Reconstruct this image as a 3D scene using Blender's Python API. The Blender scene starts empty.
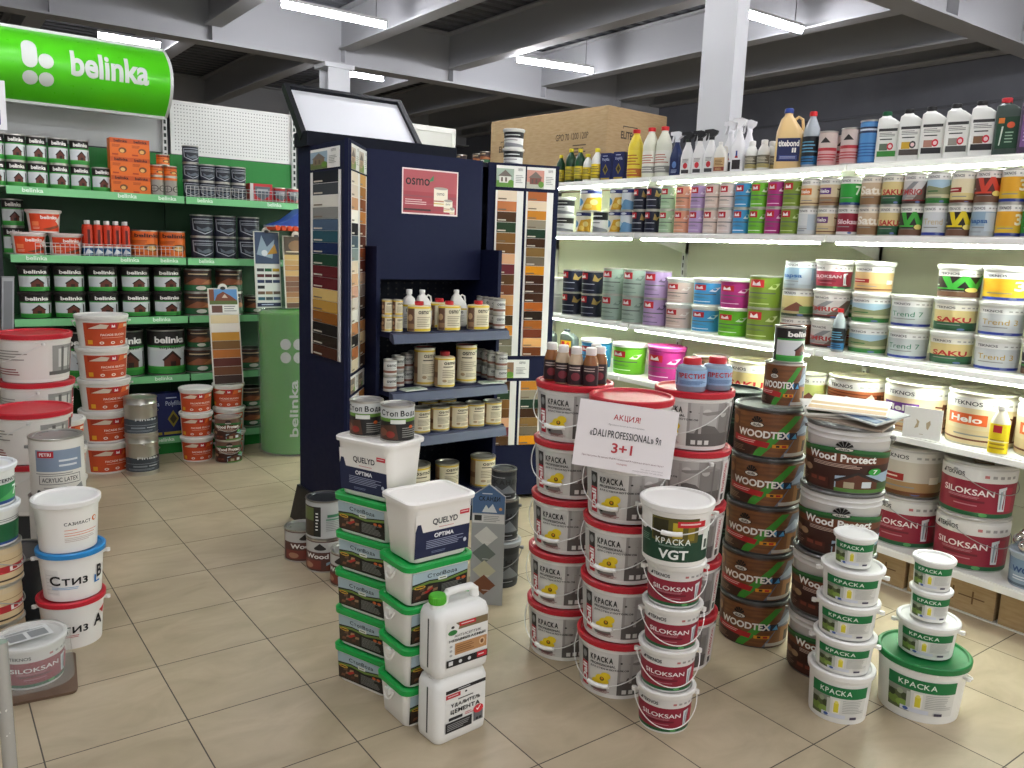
import bpy, bmesh, math, random
from math import sin, cos, pi, radians as rad, atan2, hypot, sqrt

# ------------------------------------------------------------------ camera, world, lamps, exposure
SC = bpy.context.scene
COL = SC.collection
random.seed(7)
F = 820.17                                   # focal length in pixels of a 1024x768 frame
YAW, PIT, ROL = rad(36.394), rad(9.51), rad(-2.095)
EYE = 1.6
def _axes():
    f = (sin(YAW)*cos(PIT), cos(YAW)*cos(PIT), -sin(PIT))
    r = (cos(YAW), -sin(YAW), 0.0)
    d = (f[1]*r[2]-f[2]*r[1], f[2]*r[0]-f[0]*r[2], f[0]*r[1]-f[1]*r[0])
    c, s = cos(ROL), sin(ROL)
    r2 = tuple(c*r[i]+s*d[i] for i in range(3))
    d2 = tuple(-s*r[i]+c*d[i] for i in range(3))
    return r2, d2, f
AX = _axes()
cam_data = bpy.data.cameras.new('camera')
cam = bpy.data.objects.new('camera', cam_data); COL.objects.link(cam)
cam_data.sensor_width = 36.0; cam_data.lens = F/1024*36.0
cam_data.clip_start = 0.05; cam_data.clip_end = 100
from mathutils import Matrix, Vector
r_, d_, f_ = AX
cam.matrix_world = Matrix(((r_[0], -d_[0], -f_[0], 0), (r_[1], -d_[1], -f_[1], 0), (r_[2], -d_[2], -f_[2], EYE), (0, 0, 0, 1)))
SC.camera = cam
W = bpy.data.worlds.new('world'); SC.world = W; W.use_nodes = True
W.node_tree.nodes['Background'].inputs[0].default_value = (1.0, 0.98, 0.96, 1)
W.node_tree.nodes['Background'].inputs[1].default_value = 0.75
SC.view_settings.view_transform = 'Standard'; SC.view_settings.look = 'None'
SC.view_settings.exposure = 0.62; SC.view_settings.gamma = 1.0; SC.view_settings.use_curve_mapping = False
TUBE_POWER = 75.0        # emission strength of the ceiling tubes
STRIP_POWER = 100.0       # emission strength of the tubes under the right rack's top shelf

# a point seen at pixel (px, py) on a plane of known place: used to read real positions off the photograph
def ray(px, py):
    a, b = (px-512)/F, (py-384)/F
    return tuple(AX[0][i]*a + AX[1][i]*b + AX[2][i] for i in range(3))
def onx(px, py, X):
    d = ray(px, py); t = X/d[0]; return d[1]*t, EYE+d[2]*t        # y, z
def ony(px, py, Y):
    d = ray(px, py); t = Y/d[1]; return d[0]*t, EYE+d[2]*t        # x, z

# ------------------------------------------------------------------ materials
def lin(h):
    h = h.lstrip('#'); out = []
    for i in (0, 2, 4):
        c = int(h[i:i+2], 16)/255
        out.append(c/12.92 if c <= .04045 else ((c+.055)/1.055)**2.4)
    return (*out, 1)
MATS = {}
def m(color, rough=.45, metal=0.0, var=.06, scale=30, bump=0.0, emit=0.0, alpha=1.0, trans=0.0, spec=.4):
    key = (color, rough, metal, var, scale, bump, emit, alpha, trans, spec)
    if key in MATS: return MATS[key]
    mt = bpy.data.materials.new('paint_'+color.lstrip('#')); MATS[key] = mt
    mt.use_nodes = True; nt = mt.node_tree; b = nt.nodes['Principled BSDF']
    b.inputs['Base Color'].default_value = lin(color)
    b.inputs['Metallic'].default_value = metal; b.inputs['Specular IOR Level'].default_value = spec
    if emit:
        b.inputs['Emission Color'].default_value = lin(color); b.inputs['Emission Strength'].default_value = emit
    if alpha < 1: b.inputs['Alpha'].default_value = alpha
    if trans: b.inputs['Transmission Weight'].default_value = trans; b.inputs['IOR'].default_value = 0.75
    tc = nt.nodes.new('ShaderNodeTexCoord'); nz = nt.nodes.new('ShaderNodeTexNoise')
    nz.inputs['Scale'].default_value = scale; nt.links.new(tc.outputs['Object'], nz.inputs['Vector'])
    mr = nt.nodes.new('ShaderNodeMapRange'); mr.inputs[3].default_value = max(.02, rough-var); mr.inputs[4].default_value = min(1, rough+var)
    nt.links.new(nz.outputs['Fac'], mr.inputs[0]); nt.links.new(mr.outputs[0], b.inputs['Roughness'])
    if bump:
        bp = nt.nodes.new('ShaderNodeBump'); bp.inputs['Strength'].default_value = bump; bp.inputs['Distance'].default_value = .004
        nt.links.new(nz.outputs['Fac'], bp.inputs['Height']); nt.links.new(bp.outputs[0], b.inputs['Normal'])
    return mt
def mix_noise(name, c1, c2, scale, rough, stretch=(1, 1, 1), detail=5, bump=0.0):
    mt = bpy.data.materials.new(name); mt.use_nodes = True; nt = mt.node_tree; b = nt.nodes['Principled BSDF']
    tc = nt.nodes.new('ShaderNodeTexCoord'); mp = nt.nodes.new('ShaderNodeMapping'); mp.inputs['Scale'].default_value = stretch
    nz = nt.nodes.new('ShaderNodeTexNoise'); nz.inputs['Scale'].default_value = scale; nz.inputs['Detail'].default_value = detail
    rp = nt.nodes.new('ShaderNodeValToRGB'); rp.color_ramp.elements[0].color = lin(c1); rp.color_ramp.elements[1].color = lin(c2)
    rp.color_ramp.elements[0].position = .32; rp.color_ramp.elements[1].position = .68
    nt.links.new(tc.outputs['Object'], mp.inputs[0]); nt.links.new(mp.outputs[0], nz.inputs['Vector'])
    nt.links.new(nz.outputs['Fac'], rp.inputs[0]); nt.links.new(rp.outputs[0], b.inputs['Base Color'])
    b.inputs['Roughness'].default_value = rough
    if bump:
        bp = nt.nodes.new('ShaderNodeBump'); bp.inputs['Strength'].default_value = bump; bp.inputs['Distance'].default_value = .005
        nt.links.new(nz.outputs['Fac'], bp.inputs['Height']); nt.links.new(bp.outputs[0], b.inputs['Normal'])
    return mt
WHITE = m('#eceae4', .38); TIN = m('#b9b6ae', .3, .85, var=.02); DTIN = m('#8d8b86', .33, .9)
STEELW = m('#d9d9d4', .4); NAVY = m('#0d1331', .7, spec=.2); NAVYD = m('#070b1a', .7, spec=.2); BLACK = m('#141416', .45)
BEAMW = m('#a6a7aa', .55, bump=.03); WIRE = m('#d8d8d6', .3, .6); PLW = m('#f0efec', .35)
CARDB = mix_noise('corrugated_cardboard', '#a58a63', '#b39a74', 14, .85, (1, 1, 6), 4, .05)
WOODM = mix_noise('wood_print', '#5e3619', '#7d4c24', 9, .45, (1, 1, 10), 6)
FILM = m('#dfe6e2', .14, alpha=.2, bump=.6, scale=16)

# ------------------------------------------------------------------ mesh builder
class MB:
    def __init__(s): s.v = []; s.f = []; s.mi = []; s.mats = []; s.sm = []
    def slot(s, mt):
        if isinstance(mt, str): mt = m(mt)
        for i, q in enumerate(s.mats):
            if q is mt: return i
        s.mats.append(mt); return len(s.mats)-1
    def face(s, idx, mt, smooth=False): s.f.append(tuple(idx)); s.mi.append(s.slot(mt)); s.sm.append(smooth)
    def poly(s, pts, mt):
        n = len(s.v); s.v += [tuple(p) for p in pts]; s.face(range(n, n+len(pts)), mt)
    def box(s, x0, x1, y0, y1, z0, z1, mt):
        n = len(s.v)
        s.v += [(x0,y0,z0),(x1,y0,z0),(x1,y1,z0),(x0,y1,z0),(x0,y0,z1),(x1,y0,z1),(x1,y1,z1),(x0,y1,z1)]
        for q in ((0,3,2,1),(4,5,6,7),(0,1,5,4),(1,2,6,5),(2,3,7,6),(3,0,4,7)): s.face([n+i for i in q], mt)
    def lathe(s, prof, seg, mt, cx=0, cy=0, mats=None, cap0=True, cap1=True, smooth=True):
        n = len(s.v); k = len(prof)
        for (r, z) in prof:
            for i in range(seg):
                a = 2*pi*i/seg; s.v.append((cx+r*cos(a), cy+r*sin(a), z))
        for j in range(k-1):
            mm = mats[j] if mats else mt
            for i in range(seg):
                i2 = (i+1) % seg
                s.face((n+j*seg+i, n+j*seg+i2, n+(j+1)*seg+i2, n+(j+1)*seg+i), mm, smooth)
        if cap0: s.face([n+i for i in range(seg)][::-1], mats[0] if mats else mt)
        if cap1: s.face([n+(k-1)*seg+i for i in range(seg)], mats[-1] if mats else mt)
    def loft(s, loops, mt, cap0=True, cap1=True, smooth=True):
        n = len(s.v); seg = len(loops[0])
        for lp in loops: s.v += [tuple(p) for p in lp]
        for j in range(len(loops)-1):
            for i in range(seg):
                i2 = (i+1) % seg
                s.face((n+j*seg+i, n+j*seg+i2, n+(j+1)*seg+i2, n+(j+1)*seg+i), mt, smooth)
        if cap0: s.face([n+i for i in range(seg)][::-1], mt)
        if cap1: s.face([n+(len(loops)-1)*seg+i for i in range(seg)], mt)
    def tube(s, pts, r, mt, seg=8, closed=False):
        pts = [Vector(p) for p in pts]; N = len(pts); loops = []
        up = Vector((0.13, 0.21, 0.97))
        for i, p in enumerate(pts):
            a = pts[(i-1) % N] if (closed or i > 0) else p
            b = pts[(i+1) % N] if (closed or i < N-1) else p
            t = (b-a).normalized()
            u = t.cross(up)
            if u.length < 1e-3: u = t.cross(Vector((1, 0, 0)))
            u.normalize(); w = t.cross(u)
            rr = r[i] if isinstance(r, (list, tuple)) else r
            loops.append([tuple(p+(u*cos(2*pi*k/seg)+w*sin(2*pi*k/seg))*rr) for k in range(seg)])
        if closed: loops.append(loops[0])
        s.loft(loops, mt, not closed, not closed)
    def prism(s, pts, y0, y1, mt):                     # polygon in x,z extruded along y
        n = len(s.v); k = len(pts)
        s.v += [(x, y0, z) for x, z in pts] + [(x, y1, z) for x, z in pts]
        s.face(range(n, n+k), mt); s.face([n+k+i for i in range(k)][::-1], mt)
        for i in range(k): s.face((n+i, n+k+i, n+k+(i+1) % k, n+(i+1) % k), mt)
    def mesh(s, name):
        me = bpy.data.meshes.new(name); me.from_pydata(s.v, [], s.f)
        for q in s.mats: me.materials.append(q)
        me.polygons.foreach_set('material_index', s.mi); me.polygons.foreach_set('use_smooth', s.sm)
        if any(s.sm): me.set_sharp_from_angle(angle=.7)
        me.update(); return me
    def build(s, name, parent=None, loc=None, rz=0, label=None):
        o = bpy.data.objects.new(name, s.mesh(name)); COL.objects.link(o)
        if parent: o.parent = parent
        if loc: o.location = loc
        if rz: o.rotation_euler = (0, 0, rz)
        if label: o['label'] = label
        return o
def rrect(w, d, r, z, n=5, cx=0, cy=0):
    out = []
    for qx, qy, a0 in ((1,1,0),(-1,1,pi/2),(-1,-1,pi),(1,-1,1.5*pi)):
        for i in range(n+1):
            a = a0+pi/2*i/n
            out.append((cx+qx*(w/2-r)+r*cos(a), cy+qy*(d/2-r)+r*sin(a), z))
    return out
def structure(o): o['kind'] = 'structure'; return o
def tag(o, label, cat, group=None, kind=None):
    o['label'] = label; o['category'] = cat
    if group: o['group'] = group
    if kind: o['kind'] = kind
    return o
def empty(name, label, cat, loc=(0, 0, 0), rz=0, group=None, s=1):
    o = bpy.data.objects.new(name, None); COL.objects.link(o); o.empty_display_size = .05
    o.location = loc; o.rotation_euler = (0, 0, rz); o.scale = (s, s, s)
    return tag(o, label, cat, group)

# ------------------------------------------------------------------ lettering and printed labels
TXT = {}
LOOK = dict(zip('АВЕКМНОРСТУХЗаеорсух', 'ABEKMHOPCTYX3aeopcyx'))
MIRROR = {'И': 'N', 'Я': 'R'}
def stroke_letter(c, t):                            # letters the built-in face has no clean outline for, as strokes of a unit-high letter
    q = lambda x0, y0, x1, y1: [(x0, y0), (x1, y0), (x1, y1), (x0, y1)]
    bowl = lambda x: [q(x, .5-t/2, x+.36, .5+t/2), q(x, 0, x+.36, t), [(x+.30, 0), (x+.44, .08), (x+.44, .46), (x+.30, .5+t/2), (x+.44-t, .40), (x+.44-t, .13)]]
    if c == 'П': return .66, [q(0, 0, t, 1), q(.66-t, 0, .66, 1), q(t, 1-t, .66-t, 1)]
    if c == 'Г': return .5, [q(0, 0, t, 1), q(t, 1-t, .5, 1)]
    if c == 'Л': return .7, [q(.7-t, 0, .7, 1), q(.22, 1-t, .7-t, 1), [(0, 0), (t, 0), (.22+t, 1-t), (.22, 1)]]
    if c == 'Д': return .8, [q(.68-t, t, .68, 1), q(.26, 1-t, .68-t, 1), [(.08, t), (.08+t, t), (.26+t, 1-t), (.26, 1)], q(0, 0, .8, t), q(0, -.2, t, 0), q(.8-t, -.2, .8, 0)]
    if c == 'Ц': return .74, [q(0, 0, t, 1), q(.62-t, t, .62, 1), q(t, 0, .74, t), q(.74-t, -.2, .74, 0)]
    if c == 'Ь': return .46, [q(0, 0, t, 1)]+bowl(t*.6)
    if c == 'Б': return .48, [q(0, 0, t, 1), q(t, 1-t, .46, 1)]+bowl(t*.6)
    if c == 'Ы': return .70, [q(0, 0, t, 1)]+bowl(t*.6)+[q(.70-t, 0, .70, 1)]
    if c == 'Й': return .66, [q(0, 0, t, 1), q(.66-t, 0, .66, 1), [(t*.8, .04), (t*.8, .26), (.66-t*.8, .96), (.66-t*.8, .74)], q(.2, 1.08, .46, 1.16)]
    if c == 'Ж': return .9, [q(.45-t/2, 0, .45+t/2, 1), [(0, 0), (t*1.1, 0), (.9, 1), (.9-t*1.1, 1)], [(.9-t*1.1, 0), (.9, 0), (t*1.1, 1), (0, 1)]]
    return .66, [q(0, 0, t, 1), q(.66-t, 0, .66, 1), q(t, .45, .66-t, .45+t)]
def compose(t, bold):
    vs, fs, x = [], [], 0.0
    _, _, b0 = outline('H', bold); cap = b0[3]-b0[1]
    for c in t:
        sc = 1.0
        if c == ' ': x += .3; continue
        if c not in LOOK and c.islower() and 'а' <= c <= 'я': c = c.upper(); sc = .74
        if c in LOOK or c in MIRROR or not ('А' <= c <= 'я'):
            v, f, bb = outline(MIRROR.get(c, LOOK.get(c, c)), bold); w = (bb[2]-bb[0])/cap
            vs2 = [(((bb[2]-p[0]) if c in MIRROR else (p[0]-bb[0]))/cap, (p[1] if c.islower() or c in ',;«»' else p[1]-b0[1])/cap) for p in v]
        else:
            w, polys = stroke_letter(c, .13+2*bold); vs2, f = [], []
            for pl in polys: f.append(tuple(range(len(vs2), len(vs2)+len(pl)))); vs2 += pl
        n = len(vs); vs += [(x+p[0]*sc, p[1]*sc) for p in vs2]; fs += [tuple(n+i for i in q) for q in f]; x += w*sc+.13
    return vs, fs
def outline(t, bold):
    key = ('raw', t, bold)
    if key in TXT: return TXT[key]
    cu = bpy.data.curves.new('lettering', 'FONT'); cu.body = t; cu.resolution_u = 4; cu.offset = bold*.8
    ob = bpy.data.objects.new('lettering', cu); COL.objects.link(ob)
    dg = bpy.context.evaluated_depsgraph_get(); me = bpy.data.meshes.new_from_object(ob.evaluated_get(dg))
    vs = [(v.co.x, v.co.y) for v in me.vertices]; fs = [tuple(p.vertices) for p in me.polygons]
    bpy.data.objects.remove(ob); bpy.data.curves.remove(cu); bpy.data.meshes.remove(me)
    bb = (min(v[0] for v in vs), min(v[1] for v in vs), max(v[0] for v in vs), max(v[1] for v in vs)) if vs else (0, 0, .3, .7)
    TXT[key] = (vs, fs, bb); return TXT[key]
def glyphs(t, bold):
    key = (t, bold)
    if key in TXT: return TXT[key]
    if any('А' <= c <= 'я' for c in t):
        vs, fs = compose(t, bold)
        x0 = min(v[0] for v in vs); x1 = max(v[0] for v in vs); y0 = min(v[1] for v in vs); y1 = max(v[1] for v in vs)
        TXT[key] = ([((v[0]-x0)/(x1-x0), (v[1]-y0)/(y1-y0)) for v in vs], fs); return TXT[key]
    cu = bpy.data.curves.new('lettering', 'FONT'); cu.body = t; cu.resolution_u = 4; cu.offset = bold
    ob = bpy.data.objects.new('lettering', cu); COL.objects.link(ob)
    dg = bpy.context.evaluated_depsgraph_get(); me = bpy.data.meshes.new_from_object(ob.evaluated_get(dg))
    vs = [v.co.copy() for v in me.vertices]; fs = [tuple(p.vertices) for p in me.polygons]
    bpy.data.objects.remove(ob); bpy.data.curves.remove(cu); bpy.data.meshes.remove(me)
    if not vs: TXT[key] = ([], []); return TXT[key]
    x0 = min(v.x for v in vs); x1 = max(v.x for v in vs); y0 = min(v.y for v in vs); y1 = max(v.y for v in vs)
    TXT[key] = ([((v.x-x0)/(x1-x0), (v.y-y0)/(y1-y0)) for v in vs], fs); return TXT[key]
class Lab:
    """printing on a surface: surf(x, y, lift) maps the unit square of the label to the object"""
    def __init__(s, surf, step): s.surf = surf; s.mb = MB(); s.k = 0; s.step = step
    def lift(s, x=0): s.k += 1; return .0010+.00017*s.k+x
    def R(s, x0, y0, x1, y1, c):
        l = s.lift(); n = max(1, math.ceil(abs(x1-x0)/s.step)); b = len(s.mb.v); mt = c if not isinstance(c, str) else m(c)
        for i in range(n+1):
            x = x0+(x1-x0)*i/n; s.mb.v += [s.surf(x, y0, l), s.surf(x, y1, l)]
        for i in range(n): s.mb.face((b+2*i, b+2*i+2, b+2*i+3, b+2*i+1), mt)
    def P(s, pts, c, l=None):
        l = s.lift() if l is None else l; mt = c if not isinstance(c, str) else m(c)
        xs = [p[0] for p in pts]; a, e = min(xs), max(xs); n = max(1, math.ceil((e-a)/s.step))
        def clip(ps, X, keep_gt):
            out = []
            for i, p in enumerate(ps):
                q = ps[(i+1) % len(ps)]
                ip = (p[0] >= X) if keep_gt else (p[0] <= X); iq = (q[0] >= X) if keep_gt else (q[0] <= X)
                if ip: out.append(p)
                if ip != iq:
                    t = (X-p[0])/(q[0]-p[0]); out.append((X, p[1]+t*(q[1]-p[1])))
            return out
        for i in range(n):
            ps = clip(pts, a+(e-a)*i/n, True)
            if len(ps) > 2: ps = clip(ps, a+(e-a)*(i+1)/n, False)
            if len(ps) > 2: s.mb.poly([s.surf(x, y, l) for x, y in ps], mt)
    def C(s, cx, cy, rx, ry, c, n=14): s.P([(cx+rx*cos(2*pi*i/n), cy+ry*sin(2*pi*i/n)) for i in range(n)], c)
    def T(s, t, x0, y0, x1, y1, c, bold=.0, vert=False):
        vs, fs = glyphs(t, bold); l = s.lift(.0005); b = len(s.mb.v); mt = m(c)
        pl = [(x1-(x1-x0)*v, y0+(y1-y0)*u) for u, v in vs] if vert else [(x0+(x1-x0)*u, y0+(y1-y0)*v) for u, v in vs]
        if s.step < 1 and (x1-x0) > s.step*.5:        # cut wide letters into strips so that they bend with the wall
            st_ = s.step; s.step = st_*.4
            for f in fs: s.P([pl[i] for i in f], mt, l)
            s.step = st_; return
        s.mb.v += [s.surf(x, y, l) for x, y in pl]
        for f in fs: s.mb.face([b+i for i in f], mt)
    def ML(s, x0, y0, x1, y1, n, c, ragged=.35):       # a block of small print too small to read
        h = (y1-y0)/n; rr = random.Random(n*7+int(x0*100))
        for i in range(n):
            s.R(x0, y1-(i+.65)*h, x1-(x1-x0)*ragged*rr.random(), y1-(i+.25)*h, c)
def cyl_surf(R0, z0, z1, span, rf, off=0):
    def f(x, y, l):
        a = -pi/2+off+(x-.5)*span; z = z0+(z1-z0)*y; r = rf(z)+l
        return (r*cos(a), r*sin(a), z)
    return f
def flat_surf(o, u, v, nrm):
    o, u, v, nrm = Vector(o), Vector(u), Vector(v), Vector(nrm)
    return lambda x, y, l: tuple(o+u*x+v*y+nrm*l)

# ------------------------------------------------------------------ kinds of goods: each kind is built once, then copied
KINDS = {}
def kind(key, thing, parts): KINDS[key] = (thing, parts)      # parts: (name, mesh, parent index or None, label)
def place(key, label, cat, x, y, z, face=0.0, group=None, s=1.0):
    thing, parts = KINDS[key]
    root = empty(thing, label, cat, (x, y, z), face, group, s); objs = []
    for name, me, par, lb in parts:
        o = bpy.data.objects.new(name, me); COL.objects.link(o); o.parent = objs[par] if par is not None else root
        if lb: o['label'] = lb
        objs.append(o)
    return root
def facing(x, y, off=0): return atan2(-x, y)+off
def label_part(design, surf, step):
    L = Lab(surf, step); design(L); return L.mb.mesh('label')
def bail_mesh(A, z, drop, ahead, rw, mt, rot=0, grip=None, grip_r=.008):
    pts = []; gp = []
    for i in range(25):
        t = pi*i/24; x = A*cos(t); y = -ahead*sin(t); zz = z-drop*sin(t)
        p = (x*cos(rot)-y*sin(rot), x*sin(rot)+y*cos(rot), zz)
        pts.append(p)
        if grip and abs(t-pi/2) < grip: gp.append(p)
    b = MB(); b.tube(pts, rw, mt, 6)
    for sgn in (1, -1):
        b.tube([(sgn*(A-.022)*cos(rot), sgn*(A-.022)*sin(rot), z), (sgn*(A+.003)*cos(rot), sgn*(A+.003)*sin(rot), z)], .006, mt, 8)
        b.lathe([(.0, 0), (.009, 0), (.009, .012), (0, .012)], 10, mt, sgn*A*cos(rot), sgn*A*sin(rot), cap0=False, cap1=False)
        for q in range(len(b.v)-40, len(b.v)): b.v[q] = (b.v[q][0], b.v[q][1], b.v[q][2]+z-.006)
    g = None
    if grip: g = MB(); g.tube(gp, grip_r, m('#efeeea', .35), 10); g = g.mesh('grip')
    return b.mesh('handle'), g
def bucket(key, rb, rt, h, body, lid, design, span=160, zf=(.06, .86), bail=None, seg=40, thing='paint_bucket', off=0, lidtop=None, ears=True):
    """tapered plastic bucket with a lipped lid; bail = (drop, ahead, wire radius, colour, rot, grip) in units of rt"""
    bm_, lm_ = (m(body, .36) if isinstance(body, str) else body), (m(lid, .36) if isinstance(lid, str) else lid)
    lh = .105*h if h > .13 else .13*h
    zt = h-lh*.55; rf = lambda z: rb+(rt-.004-rb)*min(1, max(0, z/zt))
    b = MB(); col = h-lh-.055*h
    b.lathe([(rb-.006, .004), (rb, 0), (rb+.001, .008), (rf(col), col), (rf(col)+.005, col+.002), (rf(col)+.006, col+.02*h+.004), (rf(zt), col+.02*h+.006), (rf(zt), zt)], seg, bm_)
    parts = [('body', b.mesh('body'), None, None)]
    l = MB(); R = rt+.004
    l.lathe([(rf(zt)+.001, h-lh), (R, h-lh), (R+.0015, h-.004), (R-.003, h), (R-.012, h), (R-.016, h-.007), (R-.03, h-.009), (0.001, h-.008)], seg, lm_,
            mats=[lm_]*4+[(m(lidtop, .35) if lidtop else lm_)]*3)
    parts.append(('lid', l.mesh('lid'), None, None))
    if design:
        sp = rad(span); z0, z1 = zf[0]*h, zf[1]*h
        parts.append(('label', label_part(design, cyl_surf(rt, z0, z1, sp, rf, off), .055/sp), None, None))
    if bail:
        drop, ahead, rw, colr, rot, grip = bail
        hm, gm = bail_mesh(R+.006, h-lh-.02, drop*rt, ahead*rt, rw, m(colr, .35, .3 if colr != '#efeeea' else 0), rot, grip)
        parts.append(('handle', hm, None, None))
        if gm: parts.append(('grip', gm, len(parts)-1, None))
    kind(key, thing, parts)
def tin(key, r, h, body, lid, design, span=170, zf=(.06, .93), bail=None, seg=32, thing='paint_tin', off=0, bead=False, rimcol=None, lug=False):
    """straight metal can with rolled rims and a pressed lid"""
    bm_ = m(body, .32, .0) if isinstance(body, str) else body
    lm_ = m(lid, .3, .55) if isinstance(lid, str) else lid
    rm = rimcol or TIN; e = .003 if r > .04 else .002
    pr = [(r-.002, .003), (r+e, 0), (r+e, .005), (r, .007)]; mats = [rm, rm, rm]
    if bead:
        for zb in (.10*h, .84*h):
            pr += [(r, zb-.004), (r+.003, zb), (r, zb+.004)]; mats += [bm_, bm_, bm_]
    pr += [(r, h-.009), (r+e, h-.007), (r+e, h-.001), (r+e-.002, h), (r-.003, h-.001), (r-.004, h-.006)]
    mats += [bm_, rm, rm, rm, rm, rm]
    b = MB(); b.lathe(pr, seg, bm_, mats=mats, cap1=False)
    parts = [('body', b.mesh('body'), None, None)]
    l = MB(); l.lathe([(r-.0035, h-.007), (r-.006, h-.002), (r*.84, h-.002), (r*.81, h-.006), (r*.5, h-.005), (.001, h-.005)], seg, lm_, cap0=False)
    parts.append(('lid', l.mesh('lid'), None, None))
    if design:
        sp = rad(span)
        parts.append(('label', label_part(design, cyl_surf(r, zf[0]*h, zf[1]*h, sp, lambda z: r, off), .075/sp), None, None))
    if bail:
        drop, ahead, rw, colr, rot, grip = bail
        hm, gm = bail_mesh(r+.007, h*.82, drop*r, ahead*r, rw, m(colr, .35, .5), rot, grip)
        parts.append(('handle', hm, None, None))
        if gm: parts.append(('grip', gm, len(parts)-1, None))
    kind(key, thing, parts)
def pail(key, rb, rt, h, body, lid, design, span=200, zf=(.03, .9), bail=None, seg=44, off=0, thing='paint_pail'):
    """large metal pail: beaded wall, crimped dark lid with a raised outer ring"""
    bm_ = m(body, .35); lm_ = m(lid, .35, .4); rf = lambda z: rb+(rt-rb)*z/h
    b = MB()
    b.lathe([(rb-.004, .004), (rb+.003, 0), (rb+.004, .006), (rf(.012), .012), (rf(h*.78), h*.78), (rf(h*.8)+.004, h*.8), (rf(h*.82), h*.82), (rf(h*.86), h*.86), (rf(h*.88)+.004, h*.88), (rf(h*.9), h*.9), (rt-.002, h-.012)], seg, bm_,
            mats=[lm_, lm_, lm_]+[bm_]*7)
    parts = [('body', b.mesh('body'), None, None)]
    l = MB(); l.lathe([(rt-.001, h-.014), (rt+.004, h-.013), (rt+.005, h-.005), (rt+.001, h), (rt-.006, h), (rt-.010, h-.010), (rt-.03, h-.012), (rt*.6, h-.009), (.001, h-.009)], seg, lm_)
    parts.append(('lid', l.mesh('lid'), None, None))
    sp = rad(span)
    if design: parts.append(('label', label_part(design, cyl_surf(rt, zf[0]*h, zf[1]*h, sp, lambda z: rf(z)+.0045, off), .055/sp), None, None))
    if bail:
        drop, ahead, rw, colr, rot, grip = bail
        hm, gm = bail_mesh(rt+.008, h*.84, drop*rt, ahead*rt, rw, m(colr, .35, .5), rot, grip)
        parts.append(('handle', hm, None, None))
    kind(key, thing, parts)
def tub(key, w, d, h, body, lid, design, lidh=.022, taper=.9, open_top=False, handle=True, dsg_side=None, thing='paint_tub'):
    """rounded rectangular plastic tub with a snap lid"""
    bm_ = m(body, .36); lm_ = m(lid, .36); r = .035; b = MB()
    f = lambda z: taper+(1-taper)*z/h
    zs = [0, .004, h*.5, h-lidh]
    b.loft([rrect(w*f(0)-.006, d*f(0)-.006, r*.8, 0)]+[rrect(w*f(z), d*f(z), r*f(z), z) for z in zs[1:]], bm_)
    parts = [('body', b.mesh('body'), None, None)]
    l = MB(); e = .012
    l.loft([rrect(w*f(h-lidh)+.002, d*f(h-lidh)+.002, r, h-lidh), rrect(w+e, d+e, r, h-lidh), rrect(w+e+.002, d+e+.002, r, h-.004), rrect(w+e-.006, d+e-.006, r, h), rrect(w-.014, d-.014, r*.8, h), rrect(w-.022, d-.022, r*.75, h-.006), rrect(w-.03, d-.03, r*.7, h-.006)], lm_)
    parts.append(('lid', l.mesh('lid'), None, None))
    if design:
        zl0, zl1 = h*.08, h*.80
        a = w*f(zl0)/2-.004
        o = (-w*.42, -d*f(zl0)/2, zl0); v = (0, -(d*f(zl1)-d*f(zl0))/2, zl1-zl0)
        parts.append(('label', label_part(design, flat_surf(o, (w*.84, 0, 0), v, (0, -1, 0)), 2), None, None))
    if handle:
        hb = MB(); zz = h-lidh-.012; x = w/2+.004
        for sgn in ((1, -1) if handle == 'front' else (-1,)): hb.box(sgn*x-.012, sgn*x+.008, -.012, .012, zz-.012, zz+.008, bm_)
        pts = [(x+.004, 0, zz)]
        pts = [((w/2+.008)*cos(pi*i/16), -(d/2+.012)*min(1, 1.25*sin(pi*i/16)), zz-.055*sin(pi*i/16)) for i in range(17)] if handle == 'front' else \
              [(-(w/2+.006)-.010*sin(pi*i/8), -.026*cos(pi*i/8), zz-.030*sin(pi*i/8)) for i in range(9)]
        hb.tube(pts, .0035, bm_, 6)
        parts.append(('handle', hb.mesh('handle'), None, None))
    kind(key, thing, parts)
def carton(key, w, d, h, body, design, side=None, thing='carton', top=None):
    b = MB(); bm_ = m(body, .5) if isinstance(body, str) else body
    e = .0015
    b.loft([rrect(w-2*e, d-2*e, .001, 0, 1), rrect(w, d, .002, e, 1), rrect(w, d, .002, h-e, 1), rrect(w-2*e, d-2*e, .001, h, 1)], bm_, smooth=False)
    parts = [('body', b.mesh('body'), None, None)]
    if design: parts.append(('label', label_part(design, flat_surf((-w/2, -d/2, 0), (w, 0, 0), (0, 0, h), (0, -1, 0)), 2), None, None))
    kind(key, thing, parts)
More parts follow.
